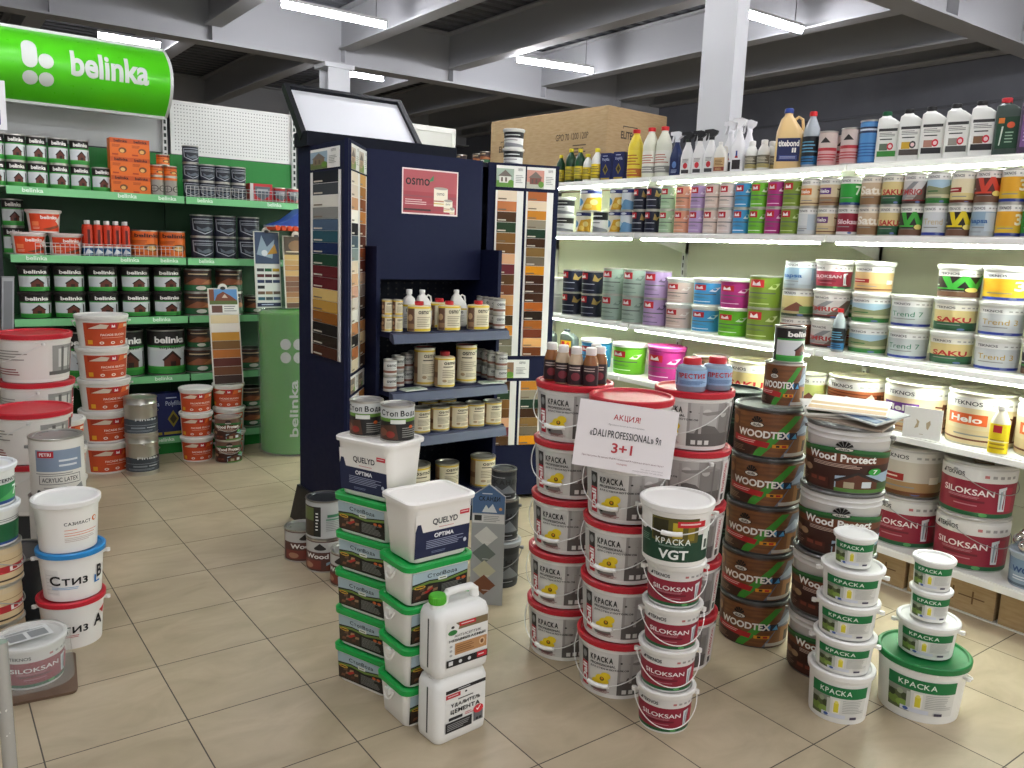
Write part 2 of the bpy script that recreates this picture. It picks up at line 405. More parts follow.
def bottle(key, prof, body, cap, design=None, zf=(.1, .6), span=150, capprof=None, seg=24, thing='bottle', alpha=None, sx=1, sy=1):
    """turned bottle; sx, sy flatten it"""
    bm_ = m(body, .3) if isinstance(body, str) else body; b = MB(); b.lathe(prof, seg, bm_)
    H = prof[-1][1]
    if sx != 1 or sy != 1: b.v = [(x*sx, y*sy, z) for x, y, z in b.v]
    parts = [('body', b.mesh('body'), None, None)]
    c = MB(); c.lathe(capprof or [(prof[-1][0]+.003, H-.012), (prof[-1][0]+.004, H-.01), (prof[-1][0]+.004, H+.012), (prof[-1][0]+.001, H+.014), (.001, H+.014)], 16, m(cap, .35))
    parts.append(('cap', c.mesh('cap'), None, None))
    if design:
        def rf(z):
            for (r0, z0), (r1, z1) in zip(prof, prof[1:]):
                if z0 <= z <= z1 and z1 > z0: return r0+(r1-r0)*(z-z0)/(z1-z0)
            return prof[1][0]
        z0, z1 = zf[0]*H, zf[1]*H; sp = rad(span); base = cyl_surf(1, z0, z1, sp, rf)
        surf = (lambda x, y, l: (lambda p: (p[0]*sx, p[1]*sy, p[2]))(base(x, y, l+.0004)))
        parts.append(('label', label_part(design, surf, .2/sp), None, None))
    kind(key, thing, parts)

# ------------------------------------------------------------------ the setting
def floor_material():
    mt = bpy.data.materials.new('beige_floor_tiles'); mt.use_nodes = True; nt = mt.node_tree; N = nt.nodes; L = nt.links.new
    b = N['Principled BSDF']; tc = N.new('ShaderNodeTexCoord'); sp = N.new('ShaderNodeSeparateXYZ'); L(tc.outputs['Object'], sp.inputs[0])
    def math_(op, a, bb=None, c=None):
        n = N.new('ShaderNodeMath'); n.operation = op
        for i, v in enumerate((a, bb, c)):
            if v is None: continue
            if isinstance(v, (int, float)): n.inputs[i].default_value = v
            else: L(v, n.inputs[i])
        return n.outputs[0]
    seams = []; cells = []
    for ax, o, p in (('X', .652, .4198), ('Y', 1.394, .4163)):
        t = math_('DIVIDE', math_('SUBTRACT', sp.outputs[ax], o), p)
        cells.append(math_('FLOOR', t)); fr = math_('FRACT', t)
        seams.append(math_('GREATER_THAN', math_('ABSOLUTE', math_('SUBTRACT', fr, .5)), .5-.0052))
    seam = math_('MAXIMUM', seams[0], seams[1])
    cv = N.new('ShaderNodeCombineXYZ'); L(cells[0], cv.inputs[0]); L(cells[1], cv.inputs[1])
    wn = N.new('ShaderNodeTexWhiteNoise'); L(cv.outputs[0], wn.inputs['Vector'])
    va = N.new('ShaderNodeVectorMath'); va.operation = 'MULTIPLY_ADD'; L(wn.outputs['Color'], va.inputs[0]); va.inputs[1].default_value = (7, 7, 7); L(tc.outputs['Object'], va.inputs[2])
    mp = N.new('ShaderNodeMapping'); mp.inputs['Scale'].default_value = (1, 1.9, 1); mp.inputs['Rotation'].default_value = (0, 0, .5); L(va.outputs[0], mp.inputs[0])
    nz = N.new('ShaderNodeTexNoise'); nz.inputs['Scale'].default_value = 3.2; nz.inputs['Detail'].default_value = 7; nz.inputs['Roughness'].default_value = .55; nz.inputs['Distortion'].default_value = .8
    L(mp.outputs[0], nz.inputs['Vector'])
    rp = N.new('ShaderNodeValToRGB'); L(nz.outputs['Fac'], rp.inputs[0]); rp.color_ramp.elements[0].position = .3; rp.color_ramp.elements[1].position = .72
    rp.color_ramp.elements[0].color = lin('#a5967b'); rp.color_ramp.elements[1].color = lin('#bfb095')
    mx = N.new('ShaderNodeMix'); mx.data_type = 'RGBA'; L(seam, mx.inputs[0]); L(rp.outputs[0], mx.inputs[6]); mx.inputs[7].default_value = lin('#4c453b')
    L(mx.outputs[2], b.inputs['Base Color'])
    ro = math_('ADD', math_('MULTIPLY', nz.outputs['Fac'], .18), .26); L(math_('ADD', ro, math_('MULTIPLY', seam, .35)), b.inputs['Roughness'])
    bp = N.new('ShaderNodeBump'); bp.inputs['Distance'].default_value = .002; bp.inputs['Strength'].default_value = .35; L(math_('SUBTRACT', 1.0, seam), bp.inputs['Height']); L(bp.outputs[0], b.inputs['Normal'])
    return mt
b = MB(); b.box(-5, 9.5, -3.5, 17, -.12, 0, floor_material()); structure(b.build('floor'))
DARKW = mix_noise('dark_wall_panel', '#56585f', '#5f6168', 3, .7)
b = MB(); b.box(9.5, 9.7, -3.5, 17, 0, 4.35, DARKW)
for z in (2.2, 2.75, 3.3, 3.78): b.box(9.485, 9.5, -3.5, 17, z, z+.03, '#4b4d53')
structure(b.build('wall_right'))
b = MB(); b.box(-5, 9.5, 17, 17.2, 0, 4.35, DARKW); structure(b.build('wall_back'))
b = MB(); b.box(-5.2, -5, -3.5, 17, 0, 4.35, m('#a9aaab', .7)); structure(b.build('wall_left'))
# corrugated deck overhead: trapezoid ribs that run along x
b = MB(); prof = []; y = -3.5
DECK = m('#5c5e63', .5, bump=.05)
while y < 17:
    prof += [(y, 4.22), (y+.10, 4.22), (y+.125, 4.27), (y+.175, 4.27)]; y += .2
prof += [(17, 4.22)]
n0 = len(b.v)
for (yy, z) in prof: b.v += [(-5, yy, z), (9.5, yy, z)]
for i in range(len(prof)-1): b.face((n0+2*i, n0+2*i+2, n0+2*i+3, n0+2*i+1), DECK)
b.box(-5, 9.5, -3.5, 17, 4.3, 4.36, DECK)
structure(b.build('ceiling'))
def i_beam(b, x0, x1, y0, y1, z0, z1, fl=.2, t=.02, along='x', mt=BEAMW):
    if along == 'x':
        c = (y0+y1)/2
        b.box(x0, x1, y0, y1, z0, z0+t, mt); b.box(x0, x1, y0, y1, z1-t, z1, mt); b.box(x0, x1, c-.012, c+.012, z0+t, z1-t, mt)
    else:
        c = (x0+x1)/2
        b.box(x0, x1, y0, y1, z0, z0+t, mt); b.box(x0, x1, y0, y1, z1-t, z1, mt); b.box(c-.012, c+.012, y0, y1, z0+t, z1-t, mt)
k = 0
BX = (-3.25, -1.75, -.25, 1.25, 2.75, 4.25, 5.72, 7.2, 8.6)
for yg in (3.82, 9.35, 14.8):                       # main girders with stiffener plates
    b = MB(); i_beam(b, -5, 9.5, yg-.12, yg+.12, 3.6, 4.2)
    for x in BX: b.box(x-.008, x+.008, yg-.115, yg+.115, 3.62, 4.18, BEAMW)
    k += 1; structure(b.build(f'trim_{k}'))
for x in BX:                                          # cross beams between them
    for (ya, yb) in ((-3.5, 3.7), (3.94, 9.23), (9.47, 14.68)):
        b = MB(); i_beam(b, x-.09, x+.09, ya, yb, 3.76, 4.2, along='y'); k += 1; structure(b.build(f'trim_{k}'))
b = MB(); i_beam(b, 9.28, 9.5, -3.5, 17, 3.78, 4.2, along='y'); k += 1; structure(b.build(f'trim_{k}'))
# steel columns
b = MB(); CW = m('#c6c8cb', .5, bump=.03)
b.box(4.62, 4.745, 3.87, 3.888, 0, 3.6, CW); b.box(4.62, 4.745, 4.142, 4.16, 0, 3.6, CW); b.box(4.62, 4.638, 3.888, 4.142, 0, 3.6, CW); b.box(4.727, 4.745, 3.888, 4.142, 0, 3.6, CW)
k += 1; structure(b.build(f'trim_{k}'))
b = MB(); b.box(4.03, 4.30, 9.22, 9.24, 0, 3.6, CW); b.box(4.03, 4.30, 9.46, 9.48, 0, 3.6, CW); b.box(4.155, 4.175, 9.24, 9.46, 0, 3.6, CW); b.box(3.98, 4.35, 9.2, 9.5, 3.55, 3.6, CW)
k += 1; structure(b.build(f'trim_{k}'))
# ceiling tubes
TUBEM = m('#fbfaff', .3, emit=TUBE_POWER)
def tube_lamp(x, y, z, label, L=1.06, rz=0):
    t = empty('tube_lamp', label, 'lamp', (x, y, z), rz, 'ceiling tube lamps')
    b = MB(); b.box(-L/2, L/2, -.03, .03, .029, .055, m('#c9cacb', .4)); b.prism([(-L/2, .0), (L/2, .0), (L/2, .024), (-L/2, .024)], -.052, -.049, m('#c9cacb', .4)) if False else None; b.build('housing', t)
    b = MB(); b.tube([(-L/2+.01, 0, 0), (L/2-.01, 0, 0)], .027, TUBEM, 12); b.build('tube', t)
    for sx in (-.4, .4): b = MB(); b.tube([(sx*L, 0, .05), (sx*L, 0, 4.22-z)], .004, m('#6c6c6c', .4, .5), 6); b.build('hanger', t)
tube_lamp(3.44, 7.70, 3.70, 'long bright ceiling tube above the tilted white sign panel')
tube_lamp(6.33, 7.95, 3.72, 'bright ceiling tube over the big cardboard box', 1.02, -.17)
tube_lamp(6.48, 5.09, 3.72, 'bright ceiling tube touching the white column\'s right edge')
tube_lamp(4.86, 10.26, 3.72, 'small far ceiling tube seen below the girder, behind the sign panel', .8)
tube_lamp(2.2, 10.5, 3.74, 'far ceiling tube just over the green curved sign', .66)
for (x, y) in ((.2, 5.1), (3.35, 5.1), (.4, 2.4), (4.2, 2.2), (-3.2, 2.6), (7.4, 2.2), (.8, -1.2), (4.2, -1.2), (-3.2, -1.2), (2.4, .6)):
    tube_lamp(x, y, 3.7, 'ceiling tube hung over the aisle outside the photo')

# ------------------------------------------------------------------ lit white rack along the right
CREAM = m('#e3e4c6', .5); SHW = m('#e9e9e2', .38)
SH = (.21, .775, 1.122, 1.718, 2.085)                # shelf top heights
XF = (3.78, 3.80, 3.86, 3.86, 3.98)                 # shelf front edges
XB = 4.36
STRIPM = m('#f3fff2', .3, emit=STRIP_POWER)
def right_bay(y0, y1, label, strip=True):
    t = empty('display_rack', label, 'shelving', (0, 0, 0), 0, 'white rack bays')
    b = MB()
    for i in range(6):
        za, zb = .1+i*.325, .1+(i+1)*.325-.006
        b.box(XB, XB+.02, y0+.02, y1-.02, za, zb, CREAM)
    b.build('back_panel', t)
    b = MB(); b.box(XB-.03, XB, y1-.03, y1, 0, 2.05, SHW)
    for i in range(39): b.box(XB-.032, XB-.030, y1-.02, y1-.012, .1+i*.05, .1+i*.05+.03, '#3a3a34')
    b.build('upright', t)
    b = MB(); b.box(3.84, XB, y0+.01, y1-.01, 0, .005, SHW); b.build('base', t)
    for i, (z, x) in enumerate(zip(SH, XF)):
        b = MB(); b.box(x+.004, XB, y0+.004, y1-.004, z-.03, z, SHW); o = b.build('shelf', t)
        b = MB(); b.loft([[(x+.006, yy, z-.002), (x, yy, z-.008), (x-.004, yy, z-.034), (x+.004, yy, z-.036)] for yy in (y0+.006, y1-.006)], m('#efefe9', .3), smooth=False); b.build('price_rail', o)
        b = MB()
        for yy in (y1-.03,):
            b.prism([(x+.08, z-.03), (XB, z-.03), (XB, z-.13)], yy, yy+.004, SHW)
        b.build('bracket', o)
        if i >= 2:                                       # slim lamp behind the front edge
            b = MB(); b.tube([(x+.022, y0+.05, z-.040), (x+.022, y1-.05, z-.040)], .007, STRIPM, 8); b.build('light_tube', o)
            b = MB(); b.box(x+.032, x+.036, y0+.05, y1-.05, z-.05, z-.031, SHW); b.build('lamp_reflector', o)
right_bay(1.13, 2.54, 'lit white rack bay at right, full of white lidded buckets')
right_bay(2.54, 3.95, 'lit white rack bay in the middle, with olive and magenta tins')
right_bay(3.95, 5.36, 'lit white rack bay half hidden by the wood swatch boards')
right_bay(5.36, 6.77, 'far white rack bay behind the dark blue stand')
t = empty('high_shelf', 'pale shelf above the far end of the white rack', 'shelf', (0, 0, 0))
b = MB(); b.box(3.98, XB, 5.985, 6.77, 2.262, 2.29, SHW); b.build('board', t)
b = MB(); b.box(XB-.03, XB, 6.0, 6.03, 2.0855, 2.262, SHW); b.build('post', t)
b = MB(); b.box(XB-.03, XB, 6.71, 6.74, 2.0855, 2.262, SHW); b.build('post', t)

# ------------------------------------------------------------------ green rack at the back left
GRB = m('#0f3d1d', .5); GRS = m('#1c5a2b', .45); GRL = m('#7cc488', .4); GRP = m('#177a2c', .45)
YF, YB = 6.2, 6.66
GZ = (.13, .585, 1.012, 1.43, 1.862)
def left_bay(x0, x1, label, top):
    t = empty('green_rack', label, 'shelving', (0, 0, 0), 0, 'green rack bays')
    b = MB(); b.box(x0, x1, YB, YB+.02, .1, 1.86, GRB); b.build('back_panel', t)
    b = MB(); b.box(x0, x1, YB-.002, YB+.018, 1.87, 2.19, GRP); b.build('header_panel', t)
    b = MB(); b.box(x0, x1, YF+.03, YB, 0, .1, GRP); b.build('base', t)
    b = MB(); b.box(x1-.035, x1-.002, YB-.03, YB-.003, 0, 1.85, GRB); b.box(x1-.035, x1-.002, YB-.03, YB+.03, 1.862, 2.62, '#c8c9c6')
    for i in range(37, 52): b.box(x1-.026, x1-.010, YB-.032, YB-.03, .1+i*.048, .1+i*.048+.028, '#22302a')
    b.build('upright', t)
    b = MB()
    if top == 'plain': b.box(x0-.6, x1-.035, YB, YB+.02, 2.2, 2.6, m('#b9bcba', .6))
    else:
        b.box(x0+.03, x1-.03, YB, YB+.014, 2.2, 2.57, m('#e4e5e1', .45))
        for i in range(40):
            for j in range(14): b.box(x0+.06+i*.0222, x0+.067+i*.0222, YB-.0012, YB-.0006, 2.225+j*.025, 2.232+j*.025, '#6d706c')
        b.box(x0+.03, x1-.03, YB-.004, YB, 2.195, 2.21, '#e4e5e1'); b.box(x0+.03, x1-.03, YB-.004, YB, 2.57, 2.585, '#e4e5e1')
    b.build('top_panel', t)
    for i, z in enumerate(GZ):
        b = MB(); b.box(x0+.004, x1-.004, YF+.004, YB, z-.028, z, GRS); o = b.build('shelf', t)
        L = Lab(flat_surf((x0+.006, YF, z-.045), (x1-x0-.012, 0, 0), (0, 0, .05), (0, -1, 0)), 2)
        L.R(0, 0, 1, 1, GRL)
        for q in (.08, .6, .84) if i > 2 else (.78,): L.T('belinka', q, .3, q+.11, .85, '#e7f3e6', .02)
        L.mb.build('price_rail', o)
left_bay(.53, 1.625, 'green rack bay on the left, lined with black house-print tins', 'plain')
left_bay(1.625, 2.62, 'green rack bay behind the swatch cards, with white perforated top', 'holes')
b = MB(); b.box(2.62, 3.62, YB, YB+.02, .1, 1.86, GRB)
t = empty('green_rack', 'green rack bay continuing behind the dark blue stand', 'shelving', (0, 0, 0), 0, 'green rack bays'); b.build('back_panel', t)
b = MB(); b.box(2.65, 3.6, YB-.002, YB+.018, 1.87, 2.19, GRP); b.build('header_panel', t)
b = MB(); b.box(2.62, 3.62, YF, YB, 1.835, 1.862, GRS); b.build('shelf', t)
b = MB(); b.box(2.62, 3.62, YF+.03, YB, 0, .1, GRP); b.build('base', t)
# low wire fences on the shelf fronts
def wire_fence(x0, x1, z, label):
    b = MB(); n = int((x1-x0)/.028)
    for h in (.012, .06, .082): b.tube([(x0, YF+.014, z+h), (x1, YF+.014, z+h)], .0022, WIRE, 5)
    for i in range(n+1):
        x = x0+(x1-x0)*i/n; b.tube([(x, YF+.014, z), (x, YF+.014, z+.082)], .0016, WIRE, 5)
    tag(b.build('wire_fence'), label, 'shelf divider', 'wire fences on the green rack')
wire_fence(1.64, 2.55, GZ[4]+.001, 'low white wire fence on the top green shelf, right bay')
wire_fence(.68, 1.6, GZ[3]+.001, 'low white wire fence before the orange tubs and cartridges')
# curved shop sign
t = empty('curved_sign', 'bright green curved sign with white rounded letters above the green rack', 'sign', (0, 0, 0))
SX0, SX1, SZ0, SZ1, SY = -.9, 1.545, 2.415, 2.862, 6.42
def sign_prof(u):                    # 0 bottom .. 1 top
    a = (u-.5)*2*rad(38); return SY-.05-(.36*(cos(a)-cos(rad(38)))/(1-cos(rad(38))))*.55, SZ0+(SZ1-SZ0)*(.5+.5*sin(a)/sin(rad(38)))
SG = m('#4fc21d', .3)
b = MB(); n = 16
for i in range(n+1):
    yy, z = sign_prof(i/n); b.v += [(SX0, yy, z), (SX1, yy, z)]
for i in range(n): b.face((2*i, 2*i+1, 2*i+3, 2*i+2), SG, True)
b.build('green_face', t)
pts = [(SY, SZ0)]+[sign_prof(i/n) for i in range(n+1)]+[(SY, SZ1)]
for xx, mt in ((SX1, m('#c9ccca', .4)), (SX0-.02, m('#c9ccca', .4))):
    b = MB(); k0 = len(b.v); b.v += [(xx, p[0], p[1]) for p in pts]+[(xx+.02, p[0], p[1]) for p in pts]; q = len(pts)
    b.face(range(k0, k0+q), mt); b.face([k0+q+i for i in range(q)][::-1], mt)
    for i in range(q): b.face((k0+i, k0+(i+1) % q, k0+q+(i+1) % q, k0+q+i), mt)
    b.build('end_cap', t)
b = MB(); b.box(SX0, SX1, SY-.06, SY, SZ1-.004, SZ1+.014, '#c9ccca'); b.box(SX0, SX1, SY-.06, SY, SZ0-.014, SZ0+.004, '#c9ccca'); b.box(SX0, SX1, SY, SY+.015, SZ0, SZ1, '#b9bcba'); b.build('frame', t)
def sgsurf(x, y, l): yy, z = sign_prof(y); return (SX0+(SX1-SX0)*x, yy-l, z)
L = Lab(sgsurf, 2)
X_ = lambda x: (x-SX0)/(SX1-SX0)
def px2(px, py): x, z = ony(px, py, 6.12); return X_(x), (z-SZ0)/(SZ1-SZ0)
vs, fs = glyphs('belinka', .03)
kx0, kx1 = .935, 1.405
def wsurf(u, v): return X_(kx0+(kx1-kx0)*u), .385+.34*v
def strips(pts, c, lift):                # cut a shape into level strips so that it follows the curved face
    ys = [p[1] for p in pts]; a, e = min(ys), max(ys); nn_ = max(1, math.ceil((e-a)/.03))
    def clip(ps, Y, up):
        out = []
        for i, p in enumerate(ps):
            q = ps[(i+1) % len(ps)]; ip = (p[1] >= Y) == up or p[1] == Y; iq = (q[1] >= Y) == up or q[1] == Y
            if ip: out.append(p)
            if ip != iq: t_ = (Y-p[1])/(q[1]-p[1]); out.append((p[0]+t_*(q[0]-p[0]), Y))
        return out
    for i in range(nn_):
        ps = clip(pts, a+(e-a)*i/nn_, True)
        if len(ps) > 2: ps = clip(ps, a+(e-a)*(i+1)/nn_, False)
        if len(ps) > 2: L.mb.poly([sgsurf(x, y, lift) for x, y in ps], m(c))
for f in fs: strips([wsurf(*vs[i]) for i in f], '#ccd2cc', .004)
def dot(cx, cz, rx, rz): strips([(X_(cx)+rx/(SX1-SX0)*cos(2*pi*i/20), cz+rz*sin(2*pi*i/20)) for i in range(20)], '#ccd2cc', .004)
def cap_(cx, z0, z1, r, rz): strips([(X_(cx)+r/(SX1-SX0)*cos(pi*i/10), z1-rz+rz*sin(pi*i/10)) for i in range(11)]+[(X_(cx)-r/(SX1-SX0)*cos(pi*i/10), z0+rz-rz*sin(pi*i/10)) for i in range(11)], '#ccd2cc', .004)
L.mb.build('lettering', t); L = Lab(sgsurf, 2)
cap_(.705, .42, .78, .043, .1); dot(.795, .525, .043, .095); dot(.705, .30, .043, .085); dot(.795, .30, .043, .085)
L.mb.build('emblem', t)
for xx in (0, 1.3): b = MB(); b.box(xx-.02, xx+.02, SY+.015, YB-.006, SZ0+.05, SZ0+.09, '#8d908e'); b.build('bracket', t)

# ------------------------------------------------------------------ dark blue wood-oil stand in the middle
st = empty('display_stand', 'tall dark navy stand with wood swatch boards and tilted white sign', 'display stand', (1.76, 3.8, 0))
def P_(b, name, par=None, label=None):
    par = par or st
    o = b.build(name, par, label=label); o.location = (-1.76, -3.8, 0) if par is st else (0, 0, 0); return o
def wall_between(b, ax, ay, bx_, by_, z0, z1, th, mt):        # an upright board standing along a line
    dx, dy = bx_-ax, by_-ay; l = hypot(dx, dy); nx, ny = -dy/l*th, dx/l*th
    n = len(b.v)
    for z in (z0, z1): b.v += [(ax, ay, z), (bx_, by_, z), (bx_+nx, by_+ny, z), (ax+nx, ay+ny, z)]
    for q in ((0,3,2,1),(4,5,6,7),(0,1,5,4),(1,2,6,5),(2,3,7,6),(3,0,4,7)): b.face([n+i for i in q], mt)
b = MB(); b.box(1.76, 1.785, 3.81, 4.43, 0, 2.085, NAVY); P_(b, 'side_panel')
b = MB(); b.prism([(1.70, 0), (1.76, 0), (1.76, .19), (1.745, .19)], 4.05, 4.44, BLACK); P_(b, 'foot')
b = MB(); wall_between(b, 1.765, 3.80, 2.02, 4.13, 0, 2.09, .02, NAVY); P_(b, 'wing_panel')
b = MB(); wall_between(b, 2.83, 4.15, 3.24, 3.99, 0.03, 2.09, .02, NAVY); P_(b, 'wing_panel')
b = MB(); b.box(3.215, 3.24, 4.015, 4.43, 0, 2.085, NAVY); P_(b, 'side_panel')
b = MB(); b.box(2.01, 2.775, 4.13, 4.155, 1.395, 2.09, NAVY); P_(b, 'header_panel')
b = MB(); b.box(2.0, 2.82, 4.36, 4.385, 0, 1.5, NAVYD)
for i in range(14):
    for j in range(40): b.box(2.06+i*.054, 2.07+i*.054, 4.358, 4.3595, .1+j*.034, .11+j*.034, '#020306')
P_(b, 'pegboard')
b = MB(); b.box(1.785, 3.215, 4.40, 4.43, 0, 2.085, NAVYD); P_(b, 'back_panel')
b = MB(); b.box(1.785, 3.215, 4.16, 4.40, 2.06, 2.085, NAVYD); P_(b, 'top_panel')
for x in (1.997, 2.783):
    b = MB(); b.prism([(3.95, 0), (4.36, 0), (4.36, 1.575), (3.95, 1.575)], 0, .022, NAVY)
    b.v = [(x+y, xx, z) for xx, y, z in b.v]; P_(b, 'cheek')
OZ = (.175, .565, .815, 1.131)
NAVYE = m('#343c55', .42)
for z in OZ:
    b = MB(); b.box(2.02, 2.782, 3.84, 4.36, z-.03, z, NAVY); o = P_(b, 'shelf')
    b = MB(); b.loft([[(x, 3.838, z-.002), (x, 3.80, z-.008), (x, 3.785, z-.055), (x, 3.80, z-.058), (x, 3.84, z-.04)] for x in (2.02, 2.765)], NAVYE, smooth=False); P_(b, 'edge_rail', o)
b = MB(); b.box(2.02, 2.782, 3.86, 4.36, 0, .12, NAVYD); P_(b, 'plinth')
# swatch boards: wood-colour stripes in a white frame, and picture cards above them
def board(o, u, nrm, w, z0, z1, cols, name='swatch_board', frame='#e6e5e0', side=(.14, .14), seed=1):
    L = Lab(flat_surf((o[0], o[1], z0), (u[0]*w, u[1]*w, 0), (0, 0, z1-z0), nrm), 2)
    L.R(0, 0, 1, 1, frame); n = len(cols)
    rr = random.Random(seed)
    for i, c in enumerate(cols):
        L.R(side[0], 1-(i+1)/n+.002, 1-side[1], 1-i/n, m(c, .8, spec=.12))
        if rr.random() < .9: L.R(side[0]+.03, 1-(i+1)/n+.15/n, side[0]+.03+.3, 1-(i+1)/n+.28/n, '#c8c0b0' if lin(c)[0] < .2 else '#6a5a48')
    q = MB(); q.v = L.mb.v[:]; q.f = L.mb.f[:]; q.mi = L.mb.mi[:]; q.mats = L.mb.mats[:]; q.sm = L.mb.sm[:]
    bz = 0.0009
    c0 = [Vector((o[0], o[1], z0)), Vector((o[0]+u[0]*w, o[1]+u[1]*w, z0))]; N_ = Vector(nrm)
    pts = [c0[0]+N_*bz, c0[1]+N_*bz, c0[1]-N_*.004, c0[0]-N_*.004]
    q.loft([[tuple(p) for p in pts], [tuple(p+Vector((0, 0, z1-z0))) for p in pts]], m(frame), smooth=False)
    return q
def picture(o, u, nrm, w, z0, z1, sky='#b9c4c8', ground='#7da343', wall='#e8e6e0'):
    L = Lab(flat_surf((o[0], o[1], z0), (u[0]*w, u[1]*w, 0), (0, 0, z1-z0), nrm), 2)
    L.R(0, 0, 1, 1, '#e9e9e4'); L.R(0, 0, .6, .86, sky); L.R(0, 0, .6, .3, ground); L.P([(.1, .2), (.1, .5), (.3, .75), (.5, .5), (.5, .2)], wall); L.P([(.05, .5), (.3, .8), (.55, .5)], '#70665f')
    L.R(.16, .25, .22, .45, '#5b4a40'); L.R(.3, .25, .36, .45, '#5b4a40'); L.C(.5, .2, .1, .15, '#5c8a2c'); L.ML(.66, .2, .95, .6, 5, '#9a9a96'); L.T('osmo', .74, .78, .9, .9, '#2c2c2c')
    q = L.mb; N_ = Vector(nrm); a = Vector((o[0], o[1], z0)); e = Vector((o[0]+u[0]*w, o[1]+u[1]*w, z0))
    pts = [a+N_*.0009, e+N_*.0009, e-N_*.003, a-N_*.003]
    q.loft([[tuple(p) for p in pts], [tuple(p+Vector((0, 0, z1-z0))) for p in pts]], m('#e9e9e4'), smooth=False); return q
# on the left side (faces -x); u runs from far to near
c1 = ['#23262b', '#43474b', '#d9d6cb', '#8a8a85', '#4d6076', '#2f5560', '#1c2c52', '#20402f', '#5d1f24', '#5d1f24', '#d8b873', '#bd9244', '#8a5522', '#1f1c1a', '#2a2019', '#4a2a1e']
P_(board((1.755, 4.245, 0), (0, -1, 0), (-1, 0, 0), .375, .985, 1.945, c1, side=(.09, .06)), 'swatch_board')
P_(picture((1.756, 4.245, 0), (0, -1, 0), (-1, 0, 0), .36, 1.96, 2.06, '#8fa6b8', '#5b6b3a', '#7d6a55'), 'picture_card')
# on the diagonal left wing, two narrow boards; outward normal faces right and front
dl = hypot(.255, .33); ux, uy = .255/dl, .33/dl; nl = (uy, -ux, 0)
for k0, cols in ((.02, ['#d9cdb8', '#cdbfae', '#b98d6a', '#e8e2d6', '#1d1d1f', '#46545c', '#7f8a86', '#d8c7ae', '#c9a27e', '#b88f7a', '#cfc6b8', '#e2ded4', '#b67f55', '#1d1b1a', '#a4653c', '#d9cbb0']),
                 (.215, ['#c2955a', '#9a6a3a', '#7e4a2a', '#b3763c', '#643420', '#4a2418', '#8c4a2a', '#5d2a1e', '#b4917a', '#8a7a70', '#5b4638', '#2a221e', '#b07a4a', '#d3b88c', '#7b5130', '#3a2a22'])):
    o = (1.765+ux*k0+nl[0]*.006, 3.80+uy*k0+nl[1]*.006, 0)
    P_(board(o, (ux, uy, 0), nl, .185, .93, 1.94, cols, side=(.1, .1)), 'swatch_board')
    P_(picture(o, (ux, uy, 0), nl, .185, 1.95, 2.07, '#c6b9a8', '#8a8f5a', '#b99a7a'), 'picture_card')
    P_(board(o, (ux, uy, 0), nl, .185, .3, .80, cols[3:11], side=(.1, .1)), 'swatch_board')
    P_(picture(o, (ux, uy, 0), nl, .185, .82, .91, '#8a7a66', '#6b5a4a', '#c9b79a'), 'picture_card')
# on the right wing
dl = hypot(.43, .16); ux, uy = .43/dl, -.16/dl; nr = (uy, -ux, 0)
ca = ['#dfcdb6', '#b9744a', '#4a3424', '#2b3f2c', '#7d5a30', '#6b4a2a', '#d6a882', '#6a2f36', '#5b4128', '#74432c', '#cf9f6c', '#b0733a', '#3a3024', '#c78431', '#6f6a58', '#7d7a66']
cb = ['#a8623a', '#dcc8ae', '#b97a2c', '#8f8675', '#22382a', '#402a1c', '#7e6238', '#6c6252', '#d08a1e', '#3d2318', '#3a2318', '#3d2418', '#a85a24', '#241a14', '#9c5a24', '#6b3420', '#d8a468', '#6b3a1e']
for k0, cols, ty in ((.055, ca, ('#9fb0a0', '#5f8f3a', '#d9d6cc')), (.245, cb, ('#c98f80', '#b7b9a8', '#7a4a40'))):
    o = (2.82+ux*k0+nr[0]*.006, 4.15+uy*k0+nr[1]*.006, 0)
    P_(board(o, (ux, uy, 0), nr, .172, .93, 1.93, cols, side=(.06, .24), seed=4), 'swatch_board')
    P_(picture(o, (ux, uy, 0), nr, .18, 1.95, 2.075, *ty), 'picture_card')
    P_(board(o, (ux, uy, 0), nr, .172, .36, .77, cols[2:9], side=(.06, .24), seed=5), 'swatch_board')
    if k0 < .1: P_(picture(o, (ux, uy, 0), nr, .25, .79, .905, '#8a6a50', '#7da343', '#a87a4a'), 'picture_card')
# poster on the header
L = Lab(flat_surf((2.238, 4.129, 1.76), (.365, 0, 0), (0, 0, .25), (0, -1, 0)), 2)
L.R(0, 0, 1, 1, '#e3d5d4'); L.R(.02, .03, .98, .97, m('#a04a52', .7, spec=.2)); L.R(.02, .5, .98, .97, m('#ab5a60', .7, spec=.2)); L.R(.02, .38, .98, .42, '#8e4750'); L.R(.02, .22, .98, .25, '#a2525c'); L.R(.02, .10, .98, .12, '#8e4750')
L.T('osmo', .06, .64, .48, .79, '#1d1517', .01); L.P([(.45, .72), (.55, .88), (.55, .76)], '#3f7a4e')
for (x, y, w_, h_) in ((.56, .2, .25, .4), (.74, .08, .16, .26), (.85, .04, .09, .13)):
    L.R(x, y, x+w_, y+h_, '#e8dfcc'); L.C(x+w_/2, y+h_, w_/2, .03, '#a19a90'); L.R(x, y+h_*.12, x+w_, y+h_*.18, '#c8a64a'); L.T('osmo', x+w_*.2, y+h_*.62, x+w_*.75, y+h_*.76, '#2a2420'); L.R(x, y+h_*.25, x+w_, y+h_*.33, '#b07a62')
L.ML(.05, .2, .45, .34, 3, '#d9b5b5'); L.R(.03, .08, .5, .12, '#3a1f22')
P_(L.mb, 'poster')
